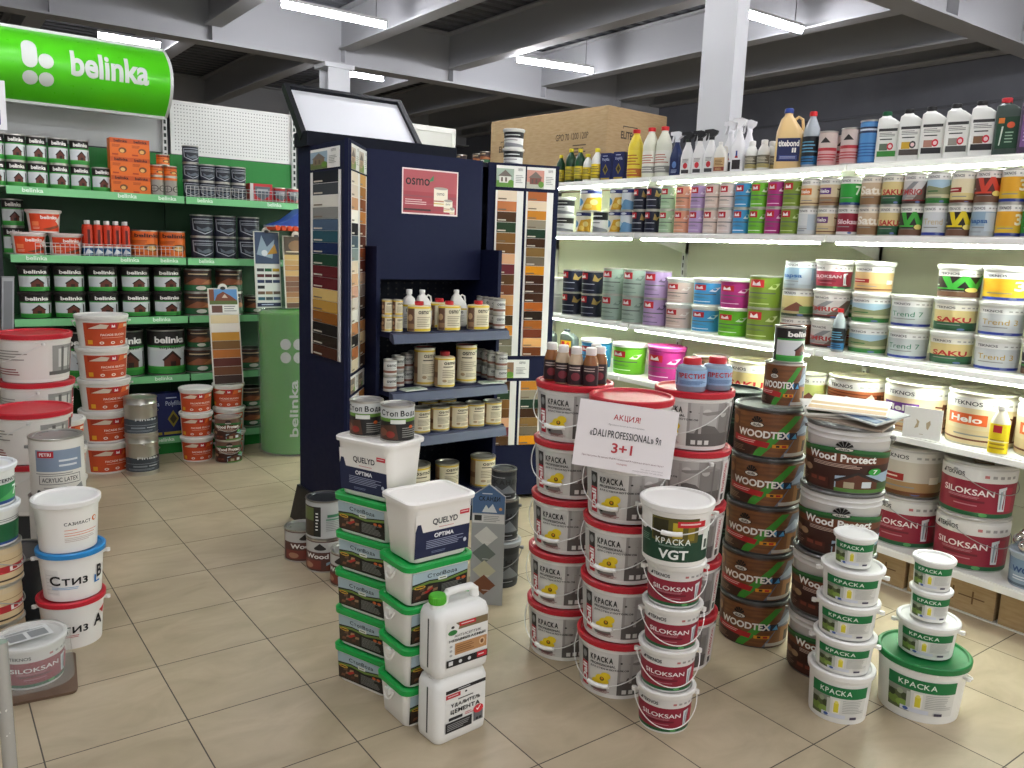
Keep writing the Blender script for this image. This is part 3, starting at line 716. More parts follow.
# tilted white sign box on the top
b = MB(); A0, A1 = Vector((1.73, 4.30, 2.15)), Vector((2.47, 4.30, 2.15)); up = Vector((.04, .36, .31)); nn = up.cross(Vector((1, 0, 0))).normalized(); nn = -nn if nn.y > 0 else nn
def quad_frame(b, a, c, upv, nrm, w, mt, th):
    a, c = Vector(a), Vector(c); e = (c-a).normalized(); l = (c-a).length; uu = upv.normalized(); h = upv.length
    def slab(p, q, r0, r1):
        n = len(b.v); pts = [a+e*p+uu*r0, a+e*q+uu*r0, a+e*q+uu*r1, a+e*p+uu*r1]
        b.v += [tuple(x) for x in pts]+[tuple(x-nrm*th) for x in pts]
        for qd in ((0,1,2,3),(7,6,5,4),(0,4,5,1),(1,5,6,2),(2,6,7,3),(3,7,4,0)): b.face([n+i for i in qd], mt)
    slab(0, w, 0, h); slab(l-w, l, 0, h); slab(w, l-w, 0, w); slab(w, l-w, h-w, h)
quad_frame(b, A0, A1, up, nn, .03, m('#101218', .6, spec=.2), .045)
sg = P_(b, 'sign_frame')
b = MB(); e = Vector((1, 0, 0)); uu = up.normalized(); off = nn*-.02
pts = [A0+e*.03+uu*.03+off, A1-e*.03+uu*.03+off, A1-e*.03+up-uu*.03+off, A0+e*.03+up-uu*.03+off]
b.loft([[tuple(p) for p in pts], [tuple(p-nn*.01) for p in pts]], m('#e3e5ea', .5), smooth=False); P_(b, 'sign_face', sg)
b = MB(); b.box(1.735, 2.66, 4.24, 4.42, 2.0855, 2.16, NAVYD); P_(b, 'sign_base')

# ------------------------------------------------------------------ printed designs
def d_dali(L):
    L.R(0, 0, 1, 1, '#d3d0cc'); L.R(.5, 0, .80, 1, '#9a9592'); L.R(.515, .35, .66, 1, '#b1adaa'); L.R(.67, .2, .79, .8, '#7d7875')
    L.R(.5, 0, .80, .3, '#5d5856'); L.P([(.54, .3), (.55, .42), (.6, .5), (.65, .46), (.69, .3)], '#625d5b'); L.C(.60, .8, .022, .07, '#c6c3bf'); L.C(.70, .74, .022, .07, '#b9b6b2'); L.P([(.55, .78), (.75, .86), (.79, .8), (.6, .72)], '#8a8582')
    L.R(.56, .3, .575, .95, '#a5a09d'); L.R(.74, .2, .75, .95, '#6d6866')
    L.R(.2, 0, .29, 1, '#b9b6b3'); L.R(.288, .62, .335, .95, '#2c2a2a'); L.C(.312, .8, .015, .09, '#8a8a8a'); L.R(.288, .06, .335, .62, '#b4122b'); L.T('Dali', .294, .14, .33, .58, '#f4eeee', .04, vert=True)
    L.T('КРАСКА', .355, .76, .475, .90, '#1e1c1c', .04); L.T('PROFESSIONAL', .355, .67, .488, .725, '#2a2828', .03); L.T('ДЛЯ СТЕН И ПОТОЛКОВ', .355, .585, .555, .635, '#2a2828', .03)
    L.P([(.36, .06), (.345, .16), (.37, .22), (.44, .2), (.45, .1), (.42, .04)], '#7c7876')
    for cx, cy, rx, ry in ((.415, .35, .03, .11), (.44, .44, .026, .09), (.392, .27, .028, .08), (.438, .3, .02, .08)): L.C(cx, cy, rx, ry, '#e8c92a')
    L.C(.422, .36, .012, .05, '#5a4a14'); L.C(.422, .37, .006, .028, '#d8901a')
    L.ML(.375, .02, .47, .10, 3, '#8a3a3a'); L.R(.36, .12, .375, .2, '#1c1c1c'); L.C(.515, .8, .006, .02, '#2a2828')
    for i in range(3): L.R(.525+i*.035, .05, .548+i*.035, .15, '#dcdad7')
    L.R(.80, 0, .86, 1, '#e7e3df'); L.T('PROFESSIONAL', .815, .25, .842, .95, '#b3303e', .02, vert=True); L.R(.86, 0, 1, 1, '#c9c6c2'); L.R(.815, .05, .845, .2, '#3a3838')
def d_dali_big(L):
    L.R(0, 0, 1, 1, '#d9d5cf'); L.R(.62, .15, .80, .9, '#8f8d8a'); L.R(.66, .3, .77, .8, '#c9c7c3'); L.R(.68, .2, .70, .85, '#5d5b59'); L.R(.74, .2, .755, .85, '#6d6b69'); L.R(.6, .1, .82, .2, '#5a5856')
    L.R(.80, .1, .86, .95, '#b4122b'); L.R(.81, .7, .86, .95, '#2c2a2a'); L.T('Dali', .808, .2, .852, .68, '#f4eeee', .02, vert=True); L.ML(.2, .5, .5, .8, 4, '#8f8a84'); L.ML(.2, .1, .45, .3, 3, '#8a3a3a')
def d_vgt(L):
    L.R(0, 0, 1, .62, '#17402d'); L.R(.2, .45, .75, 1, '#5a5320'); L.R(.22, .5, .4, .95, '#2f2c14'); L.R(.45, .55, .56, .9, '#b5a128'); L.R(.62, .5, .7, .88, '#8a7a20'); L.R(.5, .8, .84, .94, '#c8202c'); L.ML(.53, .83, .8, .92, 1, '#eac0c0')
    L.R(.1, .3, .28, .42, '#17402d'); L.T('КРАСКА', .26, .40, .66, .54, '#e9efe9', .02); L.ML(.3, .34, .64, .38, 2, '#8fb09c'); L.T('VGT', .3, .06, .64, .28, '#f1f4f0', .03); L.C(.15, .6, .05, .09, '#123424'); L.R(.82, .25, .93, .75, '#dfe4dc'); L.R(.85, .3, .9, .5, '#3a4a40'); L.ML(.05, .38, .2, .55, 4, '#6f937d')
def d_siloksan(L):
    L.R(0, 0, 1, 1, '#d8d6d3'); L.R(0, .0, 1, .74, '#8e2136'); L.R(0, 0, 1, .09, '#1f5a35'); L.C(.6, .05, .035, .04, '#58a05c'); L.T('TEKNOS', .25, .82, .43, .92, '#23232b', .02); L.P([(.2, .82), (.24, .93), (.24, .82)], '#23232b')
    for i in range(5): L.R(.58+i*.06, .84, .615+i*.06, .9, '#9a9896' if i else '#b46a6a')
    L.T('SILOKSAN', .25, .45, .67, .58, '#f0e6e6', .015); L.ML(.3, .37, .6, .42, 2, '#c98a94'); L.R(.32, .30, .6, .345, '#6a1426'); L.ML(.36, .2, .55, .26, 1, '#b97884')
    L.P([(.70, .64), (.77, .68), (.77, .62), (.74, .6), (.75, .2), (.79, .15), (.71, .15)], '#d9dde0'); L.R(.77, .15, .84, .66, '#a82a3e'); L.R(.72, .2, .735, .58, '#8fa0a8')
def d_woodtex(L):
    L.R(0, 0, 1, 1, WOODM); L.R(.0, .3, .12, .95, '#5a3018'); L.C(.06, .75, .04, .11, '#8a5a2e'); L.P([(.52, .0), (.66, .5), (.73, .95), (.9, .95), (1, .8), (1, 0)], '#6a6f7c'); L.P([(.66, .5), (1, .42), (1, 0), (.55, 0)], '#7a4e2c'); L.P([(.6, .5), (.78, .8), (1, .62), (1, .5), (.8, .55)], '#97a3b5')
    L.P([(.7, .1), (.7, .48), (.98, .44), (.98, .1)], '#9a6a3c'); L.R(.76, .1, .84, .36, '#3a2a1c'); L.R(.88, .2, .94, .36, '#cfc09a'); L.R(.55, .02, 1, .1, '#b5b0a6')
    L.P([(.26, 0), (.35, 0), (.69, .97), (.61, .97)], '#3d8a2c'); L.P([(.0, .0), (.28, 0), (.32, .22), (.0, .3)], '#3d2115')
    L.P([(.06, .43), (.42, .33), (.40, .2), (.06, .28)], '#a81f22'); L.ML(.1, .28, .36, .36, 2, '#e0b0a8')
    L.T('WOODTEX', .12, .43, .58, .60, '#e6e2da', .035); L.R(.5, .42, .66, .58, '#1d2638'); L.P([(.52, .56), (.58, .44), (.58, .56)], '#4a90c0'); L.P([(.6, .44), (.64, .56), (.66, .44)], '#4a90c0')
    for i in range(5):
        a = rad(30+30*i); L.P([(.3, .77), (.3+.05*cos(a-.2), .77+.16*sin(a-.2)), (.3+.05*cos(a+.2), .77+.16*sin(a+.2))], '#17130f')
    L.C(.3, .73, .062, .06, '#17130f'); L.C(.3, .73, .055, .05, '#d9d4c8'); L.T('düfa', .265, .70, .335, .765, '#17130f', .02)
    L.R(.44, .22, .58, .30, '#d8901e'); L.R(.47, .235, .5, .285, '#2a1a10'); L.R(.52, .235, .56, .285, '#a81f22'); L.ML(.05, .06, .22, .2, 4, '#8a6a55')
def d_woodprotect(L):
    L.R(0, 0, 1, .80, '#3b1d14'); L.R(0, .55, 1, .80, '#6b3a22')
    L.P([(0, .74), (.25, .82), (.5, .86), (.75, .82), (1, .74), (1, .64), (.75, .72), (.5, .75), (.25, .72), (0, .64)], '#2c6a34'); L.P([(0, .68), (.25, .76), (.5, .79), (.75, .76), (1, .68), (1, .64), (.5, .75), (0, .64)], '#1f4d26')
    L.T('Wood Protect', .2, .58, .76, .73, '#f1f0ea', .03); L.ML(.25, .46, .68, .54, 3, '#d8b8a8', .2)
    for i in range(5):
        a = rad(30+30*i); L.P([(.5, .85), (.5+.07*cos(a-.2), .85+.14*sin(a-.2)), (.5+.07*cos(a+.2), .85+.14*sin(a+.2))], '#15110f')
    L.C(.5, .83, .075, .04, '#15110f'); L.C(.5, .83, .066, .031, '#d9d4c8'); L.T('düfa', .46, .81, .54, .85, '#15110f', .02)
    L.P([(.45, .04), (.45, .3), (.95, .42), (.95, .04)], '#9fb3c4'); L.P([(.46, .22), (.62, .38), (.82, .22), (.82, .06), (.46, .06)], '#5a2f1e'); L.P([(.42, .2), (.62, .41), (.86, .2), (.82, .18), (.62, .35), (.46, .18)], '#2c2220'); L.R(.52, .08, .6, .2, '#a99a80'); L.R(.66, .1, .74, .22, '#cfd6d8'); L.R(.8, .04, 1, .2, '#37502a'); L.R(.45, 0, 1, .07, '#4f7a35')
    L.C(.12, .38, .05, .07, '#8a6a50'); L.C(.2, .36, .045, .065, '#a08060'); L.C(.76, .42, .06, .07, '#2f9a3a'); L.T('7', .74, .38, .78, .46, '#e9f2e6', .02); L.R(.22, .05, .4, .24, '#4a241a'); L.ML(.05, .06, .2, .25, 5, '#8a6a5a'); L.R(.24, .15, .3, .22, '#7a3a2a'); L.R(.32, .15, .38, .22, '#7a3a2a')
def d_green(L):
    L.R(0, 0, 1, 1, '#dcdcd6'); L.R(0, 0, .35, .7, '#55603c'); L.R(0, .5, .35, .72, '#8a8f80'); L.C(.1, .22, .1, .13, '#6f8a3c'); L.C(.24, .18, .1, .12, '#84a24a'); L.C(.07, .4, .06, .1, '#2f3a20'); L.C(.2, .52, .05, .08, '#9aa58a'); L.C(.28, .4, .06, .1, '#3f4a2c'); L.R(.3, .02, .36, .6, '#bcc0b4')
    L.R(0, .66, 1, 1, '#11723c'); L.T('КРАСКА', .17, .755, .70, .91, '#e6efe4', .015); L.R(.4, .16, .52, .6, '#eceade'); L.R(.42, .2, .5, .5, '#d9cc3a'); L.C(.46, .52, .03, .05, '#e8dc6a'); L.ML(.56, .2, .97, .62, 8, '#b3b4ae'); L.R(.22, .03, .62, .15, '#d4d8e2'); L.C(.3, .09, .04, .05, '#3c5a9a'); L.R(.7, .02, .82, .1, '#4a4456')
def d_facade(L):
    L.R(0, 0, 1, 1, '#c44a24'); L.R(.08, .72, .88, .97, '#a8361c'); L.P([(.1, .75), (.35, .95), (.5, .9), (.45, .75)], '#d8c8b4'); L.R(.52, .74, .66, .99, '#b81a28'); L.P([(.55, .80), (.56, .93), (.59, .86), (.62, .93), (.63, .80)], '#f0e6e6')
    L.P([(.68, .72), (.72, .95), (.98, .95), (.98, .8)], '#d8662c'); L.R(.84, .8, .95, .92, '#e8e0d0'); L.T('FACADE SILICON', .34, .44, .86, .53, '#f4e6dc', .02); L.ML(.36, .33, .84, .38, 1, '#eab49c'); L.R(.08, .08, .18, .26, '#e0a428')
    for i in range(3): L.C(.36+.22*i, .14, .045, .06, '#f0e2d8'); L.C(.36+.22*i, .14, .022, .03, '#c44a24')
def d_finess(L):
    L.R(0, 0, 1, .8, '#3c434a'); L.P([(0, .8), (.2, .9), (.5, .8)], '#3c434a'); L.P([(.35, .78), (.7, .95), (1, .95), (1, .78)], '#1d2126'); L.T('Finess', .38, .78, .78, .94, '#d9dde0', .02); L.R(.3, .3, .55, .4, '#7d858c'); L.ML(.58, .3, .8, .4, 1, '#c9cdd0'); L.R(.1, .5, .9, .52, '#9aa2a8'); L.ML(.2, .1, .8, .22, 2, '#8a929a')
def d_acrylic(L):
    L.R(0, 0, 1, 1, '#dcd8d0'); L.R(.2, .46, .82, .86, '#7f8da0'); L.ML(.5, .52, .8, .7, 2, '#d2d6da'); L.R(.23, .72, .44, .84, '#b01f2c'); L.T('PETRI', .26, .75, .41, .81, '#f2e6e6', .02)
    L.R(.24, .22, .78, .39, '#4a4846'); L.R(.25, .23, .77, .38, '#dcd8d0'); L.T('ACRYLIC LATEX', .28, .265, .74, .345, '#2c2a29', .01); L.ML(.2, .4, .8, .44, 1, '#8a8680'); L.P([(.62, .08), (.8, .2), (.82, .1), (.7, .03)], '#8a8a88'); L.C(.23, .08, .03, .04, '#4a4846'); L.ML(.3, .05, .6, .18, 3, '#a39f98')
def d_stiz(t, redtri):
    def d(L):
        L.R(0, 0, 1, 1, '#ebe9e5'); L.R(.1, .1, .3, .8, '#e0dedb')
        for i in range(6): L.R(.12, .15+i*.1, .28, .158+i*.1, '#a8a8a6')
        L.T(t, .18, .38, .66, .64, '#17171a', .035)
        L.ML(.2, .26, .62, .34, 2, '#7aa8d0' if not redtri else '#c86a6a')
        if redtri: L.T('А', .74, .42, .90, .72, '#17171a', .035); L.P([(.84, .8), (.97, .88), (.93, .66)], '#c8202c')
        else: L.T('В', .80, .42, .9, .76, '#17171a', .035); L.P([(.76, .3), (.76, .52), (.79, .5), (.79, .34), (.86, .34), (.86, .3)], '#2c7ac0')
    return d
def d_sazilast(L):
    L.R(.3, .1, 1, .8, '#edeae4')
    L.T('САЗИЛАСТ', .42, .62, .82, .70, '#2b2b2e', .02); L.C(.9, .68, .05, .07, '#d8703a'); L.C(.91, .68, .03, .045, '#eceae4')
    for y, x1 in ((.5, .6), (.42, .95), (.36, .9)): L.R(.42, y, x1, y+.014, '#d8703a')
    L.ML(.42, .2, .95, .32, 3, '#c9b9b0')
def d_stopvoda(L):
    L.R(0, 0, 1, 1, '#1a1a18'); L.P([(0, .62), (.3, .68), (.6, .62), (1, .74), (1, 1), (0, 1)], '#a8bcc4'); L.P([(0, .56), (.3, .64), (.6, .58), (1, .70), (1, .62), (.6, .5), (.3, .56), (0, .48)], '#6c8a3c')
    L.T('СтопВода', .26, .74, .80, .9, '#26282a', .015); L.R(.46, .6, .62, .72, '#dfe3da'); L.ML(.48, .62, .6, .7, 1, '#5a6a4a')
    L.R(.02, .04, .46, .48, '#3a2a20'); 
    for (x, y, c) in ((.06, .1, '#7a5038'), (.16, .22, '#8a6a50'), (.28, .12, '#5d3a28'), (.36, .26, '#9a7a5a'), (.12, .34, '#6a4a38'), (.26, .36, '#b08a60')): L.P([(x, y), (x+.09, y+.02), (x+.1, y+.11), (x+.02, y+.1)], c)
    L.P([(.2, .28), (.34, .42), (.38, .38), (.26, .24)], '#b8302a'); L.C(.13, .5, .1, .06, '#d8a83a'); L.R(.06, .48, .2, .52, '#3a3020'); L.ML(.52, .1, .95, .45, 8, '#8a8a84'); L.C(.82, .5, .04, .05, '#c8602c'); L.C(.92, .5, .04, .05, '#c8602c')
def d_quelyd(L):
    L.R(0, 0, 1, 1, '#ece9e2')
    L.P([(0, 0), (0, .62), (.03, .78), (.09, .78), (.13, .6), (.14, .58), (1, .58), (1, 0)], '#1c2547'); L.T('QUELYD', .3, .70, .76, .86, '#22222c', .02); L.ML(.42, .63, .7, .66, 1, '#c86a6a'); L.R(.8, .84, .98, .94, '#c8303c'); L.ML(.82, .87, .96, .92, 1, '#f0d0d0')
    L.T('OPTIMA', .34, .42, .70, .52, '#eef0f4', .03); L.ML(.2, .18, .9, .38, 5, '#9aa2bc', .2); L.ML(.3, .06, .6, .12, 2, '#7a84a4'); L.C(.92, .22, .03, .05, '#c9cfdc')
def d_antiseptic(L):
    L.R(0, 0, 1, 1, '#e6e6e1')
    L.R(0, .80, 1, .96, '#7a6a4c'); L.P([(0, .72), (.25, .72), (.3, .88), (.2, .97), (0, .97)], '#e6e6e0'); L.R(.3, .86, .7, .95, '#c02430'); L.ML(.34, .885, .66, .925, 1, '#f2e6e6', .05); L.C(.14, .76, .11, .06, '#2f7a3a'); L.C(.14, .88, .04, .03, '#2a2a2a')
    L.T('АНТИСЕПТИК', .18, .64, .84, .70, '#4a4a4a', .0); L.T('НЕВЫМЫВАЕМЫЙ', .06, .55, .94, .615, '#262626', .025); L.R(.2, .24, .98, .50, '#b98a5c'); L.C(.86, .38, .07, .08, '#d8b890'); L.C(.86, .38, .04, .05, '#7a5030'); L.ML(.22, .28, .7, .46, 4, '#8a6038')
    for i in range(3): L.C(.1, .46-i*.1, .035, .028, '#b0b0ae')
    L.R(0, 0, 1, .16, '#1d1d1f'); L.R(.74, .03, .98, .15, '#c02430'); L.R(.05, .04, .15, .13, '#d8d8d8'); L.C(.33, .08, .04, .04, '#d8d8d8'); L.C(.55, .08, .04, .04, '#d8d8d8'); L.ML(.77, .06, .95, .12, 1, '#f0d0d0')
def d_cement(L):
    L.R(0, 0, 1, 1, '#e6e6e1')
    L.R(0, .92, 1, 1, '#1d1d1f'); L.ML(.3, .94, .7, .98, 1, '#d0d0d0'); L.C(.5, .85, .03, .022, '#1d1d1f'); L.R(0, .8, .36, .9, '#b8303c'); L.ML(.05, .83, .31, .87, 1, '#f2e6e6', .05); L.T('УДАЛИТЕЛЬ', .12, .56, .86, .66, '#1d1d1f', .03); L.T('ЦЕМЕНТА', .12, .40, .86, .52, '#1d1d1f', .035)
    L.ML(.3, .7, .8, .76, 1, '#5a5a5a'); L.R(.08, .27, .42, .34, '#2a2a2c'); L.ML(.48, .28, .72, .36, 2, '#c86a6a'); L.R(0, 0, .66, .24, '#1d1d1f'); L.ML(.04, .04, .62, .2, 4, '#9a9a9a'); L.R(.70, .04, .94, .3, '#6a6a6c'); L.C(.82, .32, .13, .1, '#d8343c'); L.P([(.76, .32), (.8, .28), (.88, .38), (.86, .39), (.8, .32), (.775, .345)], '#f4e6e6'); L.R(.76, .06, .82, .12, '#2a2a2c'); L.R(.84, .06, .9, .12, '#2a2a2c')
def d_skandi(L):
    L.R(0, 0, 1, 1, '#3a3d41'); L.R(0, .86, 1, 1, '#2a2c30'); L.ML(.1, .78, .6, .82, 1, '#c0c4c8'); L.T('СКАНДИ', .1, .5, .9, .72, '#24262a', .05); L.P([(.1, .2), (.3, .48), (.45, .34), (.6, .52), (.8, .2)], '#7a7f84'); L.P([(.2, .2), (.3, .38), (.4, .2)], '#b9bdc0'); L.R(0, .05, 1, .16, '#26282c'); L.ML(.2, .07, .8, .13, 1, '#a0a4a8'); L.C(.85, .1, .04, .04, '#c0c4c8')
def d_dufa_base(L):
    L.R(0, 0, 1, 1, '#5a3a32'); L.R(0, .66, 1, 1, '#b9b8b4'); L.P([(.3, .8), (.4, .97), (.5, .8)], '#2a2624'); L.C(.4, .78, .1, .05, '#2a2624'); L.T('Wood Base', .15, .44, .85, .6, '#e9e6e0', .03); L.P([(.5, .05), (.5, .3), (.7, .42), (.95, .3), (.95, .05)], '#8fa6b4'); L.P([(.5, .2), (.7, .38), (.9, .2), (.9, .05), (.5, .05)], '#6a3a2a'); L.R(.05, .08, .42, .38, '#7a3a30'); L.C(.2, .2, .09, .1, '#a87a60')
def d_grey_tin(L):
    L.R(0, 0, 1, 1, '#b3b5b4'); L.R(0, .05, .42, .9, '#3e3426'); L.R(.02, .5, .4, .86, '#5d6b3c'); L.R(.3, .05, .42, .9, '#20201e'); L.ML(.335, .2, .385, .75, 6, '#e6e6e2'); L.R(.52, .6, .95, .68, '#3f7a5a'); L.ML(.5, .2, .95, .5, 6, '#8a8c8a'); L.R(.5, .52, .9, .56, '#5a8a70')
def d_belinka(big=False):
    def d(L):
        L.R(0, 0, 1, 1, '#211d1c'); L.R(0, .14, 1, .66, '#cfd2d2'); L.R(0, .0, 1, .14, '#2f8a34'); L.R(0, .63, 1, .68, '#2f8a34'); L.R(.04, .16, .96, .56, '#c9cdd0')
        L.P([(.38, .16), (.38, .34), (.54, .52), (.70, .34), (.70, .16)], '#5e2a1c'); L.P([(.35, .34), (.54, .56), (.73, .34), (.70, .31), (.54, .49), (.38, .31)], '#2c1712'); L.R(.82, .18, .88, .55, '#35201a'); L.R(.5, .18, .6, .3, '#2a1510')
        L.R(0, .12, 1, .18, '#3f9a3c'); L.T('belinka', .22, .74, .80, .9, '#ece8e4', .035)
        if big: L.T('toplasur', .3, .59, .74, .67, '#123a16', .02)
    return d
def d_orange(L):
    L.R(0, 0, 1, 1, '#d8691e'); L.R(0, .74, 1, .98, '#c2521a'); L.T('belinka', .2, .78, .86, .94, '#2a1410', .03); L.C(.62, .35, .2, .16, '#6a4426'); L.C(.6, .32, .12, .1, '#d8a860'); L.R(.1, .08, .4, .16, '#a83c18'); L.ML(.1, .5, .5, .66, 3, '#8a3414')
def d_bicycle(L):
    L.R(0, 0, 1, 1, '#8f8a82')
    for cx in (.3, .72): L.C(cx, .35, .2, .2, '#3a302a'); L.C(cx, .35, .16, .16, '#9a948c'); L.P([(cx-.01, .16), (cx+.01, .16), (cx+.01, .54), (cx-.01, .54)], '#3a302a'); L.P([(cx-.16, .34), (cx+.16, .34), (cx+.16, .36), (cx-.16, .36)], '#3a302a')
    L.R(0, .86, 1, 1, '#d8691e')
def d_redtub(L):
    L.R(0, 0, 1, 1, '#d8451e'); L.T('belinka', .36, .70, .86, .9, '#f2e8e4', .035); L.P([(.4, .12), (.95, .4), (.95, .25), (.6, .06)], '#7a3a20'); L.R(.08, .3, .3, .55, '#e87a4a'); L.P([(.8, .6), (.98, .9), (.98, .3)], '#eadfd6'); L.ML(.1, .1, .4, .24, 2, '#f0b8a0')
def d_hammer(L):
    L.R(0, 0, 1, 1, '#1e2230'); L.P([(.12, .88), (.88, .88), (.84, .3), (.5, .06), (.16, .3)], '#a8acb4'); L.P([(.16, .84), (.84, .84), (.8, .32), (.5, .11), (.2, .32)], '#20242e'); L.R(.2, .62, .8, .74, '#8f949c'); L.ML(.24, .63, .76, .73, 1, '#20242e'); L.P([(.28, .5), (.42, .34), (.6, .46), (.74, .36), (.7, .3), (.5, .2), (.3, .3)], '#5a626c')
def d_cartridge(L):
    L.R(0, 0, 1, 1, '#c8391e'); L.R(0, 0, 1, .32, '#27588a'); L.P([(.2, .05), (.4, .25), (.8, .1)], '#d9dde0'); L.R(.42, .4, .58, .92, '#5a1610'); L.R(0, .3, 1, .34, '#e9e6e2')
def d_logwood(L):
    L.R(0, 0, 1, 1, '#4a2c1e'); L.R(0, .02, 1, .3, '#1f5a34'); L.R(0, .7, 1, .95, '#2a2220'); L.P([(.1, .32), (.4, .64), (.9, .5), (.9, .32)], '#8a5032'); L.C(.5, .16, .12, .1, '#c9c6ba'); L.ML(.2, .76, .8, .9, 1, '#c9b08a'); L.P([(.5, .36), (.7, .58), (.95, .4)], '#a8683c')
def d_redwhite(L):
    L.R(0, 0, 1, 1, '#b02a2e'); L.R(0, 0, .14, 1, '#d9d9d6'); L.P([(.2, .85), (.9, .85), (.85, .35), (.55, .1), (.25, .35)], '#5f666c'); L.R(.3, .6, .8, .72, '#aeb3b6')
def d_bluebox(L):
    L.R(0, 0, 1, 1, '#1b2458'); L.ML(.2, .86, .8, .92, 1, '#c0c8e0'); L.T('Polyfilla', .18, .68, .84, .82, '#c9d0e6', .0); L.P([(.5, .2), (.75, .4), (.5, .6), (.25, .4)], '#8a7a2a'); L.P([(.5, .28), (.66, .4), (.5, .52), (.34, .4)], '#3a3018'); L.R(.08, .04, .92, .1, '#b09a3a')
def d_osmo(L):
    L.R(0, 0, 1, 1, '#d3c9ae'); L.R(.0, 0, .3, 1, '#5e4030'); L.C(.13, .55, .1, .14, '#a88a66'); L.R(.02, .1, .28, .3, '#8a6a4a'); L.R(.3, 0, 1, .1, '#d2b32a'); L.R(0, .93, 1, 1, '#d2b32a'); L.T('osmo', .42, .70, .78, .84, '#29241f', .015); L.P([(.80, .8), (.87, .92), (.87, .8)], '#3a6a44'); L.ML(.38, .16, .9, .6, 6, '#8f8570')
def d_osmo_big(L):
    L.R(0, 0, 1, 1, '#d9d0b6'); L.R(0, 0, .22, .95, '#9a7a58'); L.R(0, .3, .22, .5, '#6a4a32'); L.R(0, .95, 1, 1, '#d2b32a'); L.R(.22, 0, 1, .05, '#d2b32a'); L.T('osmo', .4, .78, .76, .88, '#29241f', .015); L.P([(.78, .86), (.85, .95), (.85, .86)], '#3a6a44'); L.ML(.38, .66, .7, .74, 1, '#3a332c'); L.ML(.36, .3, .86, .6, 5, '#8f8570'); L.C(.42, .2, .06, .05, '#a89070'); L.ML(.5, .12, .86, .24, 3, '#8f8570')
def d_osmo_grey(L):
    L.R(0, 0, 1, 1, '#c4c4c0'); L.R(0, .9, 1, 1, '#8e8f8c'); L.T('osmo', .3, .56, .74, .74, '#2a2a2c', .02); L.P([(.76, .7), (.84, .85), (.84, .7)], '#3a6a44'); L.R(.0, .12, 1, .3, '#7d5446'); L.ML(.25, .36, .8, .5, 2, '#90908c')
def d_jugw(L):
    L.R(0, 0, 1, 1, '#e2e0da'); L.R(0, .9, 1, 1, '#d2b32a'); L.T('osmo', .25, .66, .75, .82, '#29241f', .02); L.ML(.15, .1, .85, .55, 6, '#9a968c')
def d_stoptin(L):
    L.R(0, 0, 1, 1, '#1c1b19'); L.R(0, .66, 1, 1, '#c9ccc9'); L.R(0, .58, 1, .68, '#5f8a34'); L.T('Стоп Вода', .16, .72, .84, .92, '#2a2c2a', .03); L.R(.36, .52, .62, .64, '#d9dcd4'); L.P([(.05, .05), (.05, .4), (.45, .5), (.5, .05)], '#4a3024'); L.C(.2, .25, .1, .12, '#7a4a34'); L.C(.36, .2, .08, .1, '#8a2f26'); L.ML(.56, .1, .92, .42, 5, '#8a8a84'); L.C(.72, .42, .04, .05, '#c8602c')
def d_pastel(c, c2, t='#5a5f5c'):
    def d(L):
        L.R(0, 0, 1, 1, c); L.R(.3, .66, .56, .92, '#b81f2c'); L.P([(.35, .72), (.37, .87), (.43, .78), (.49, .87), (.51, .72)], '#f2e8e8'); L.ML(.28, .42, .78, .52, 1, t, .1); L.ML(.28, .28, .62, .36, 2, t, .3); L.P([(.62, .62), (.7, .78), (.84, .82), (.74, .6)], c2); L.C(.72, .72, .04, .06, c); L.ML(.3, .08, .76, .16, 1, c2)
    return d
def d_dulux(L):
    L.R(0, 0, 1, 1, '#e9e4cf'); L.R(0, .82, 1, 1, '#1c2a68'); L.C(.45, .9, .12, .06, '#d9dce6'); L.C(.3, .4, .16, .2, '#5f9ac4'); L.P([(.4, .0), (.55, .6), (1, .7), (1, 0)], '#d9a52a'); L.C(.72, .4, .1, .14, '#f0dc8a'); L.C(.58, .2, .1, .12, '#e8c85a'); L.C(.25, .15, .06, .07, '#2a3a2a')
def d_duluxblue(L):
    L.R(0, 0, 1, 1, '#dfe6ea'); L.R(0, .82, 1, 1, '#1c2a68'); L.C(.45, .9, .12, .06, '#d9dce6'); L.P([(0, .1), (.5, .5), (1, .3), (1, 0), (0, 0)], '#6f9ec4'); L.C(.3, .4, .12, .14, '#b8d0de'); L.C(.3, .15, .06, .07, '#2a3a2a')
def d_whiteblack(L):
    L.R(0, 0, 1, 1, '#e6e6e4'); L.R(0, .6, 1, 1, '#1d1d20'); L.ML(.25, .72, .7, .86, 1, '#e6e6e4'); L.ML(.15, .4, .85, .5, 1, '#2a2a2c'); L.P([(0, .0), (.3, .3), (1, .1), (1, 0)], '#8a8c90')
def d_navy(L):
    L.R(0, 0, 1, 1, '#151a2e'); L.R(.2, .66, .5, .94, '#b81f2c'); L.P([(.25, .72), (.28, .88), (.35, .78), (.42, .88), (.45, .72)], '#f2e8e8'); L.ML(.2, .4, .8, .48, 1, '#c0c4d0'); L.ML(.2, .12, .8, .2, 1, '#8a90a4'); L.P([(.62, .6), (.66, .9), (.74, .7), (.86, .8), (.74, .56)], '#a88a4a')
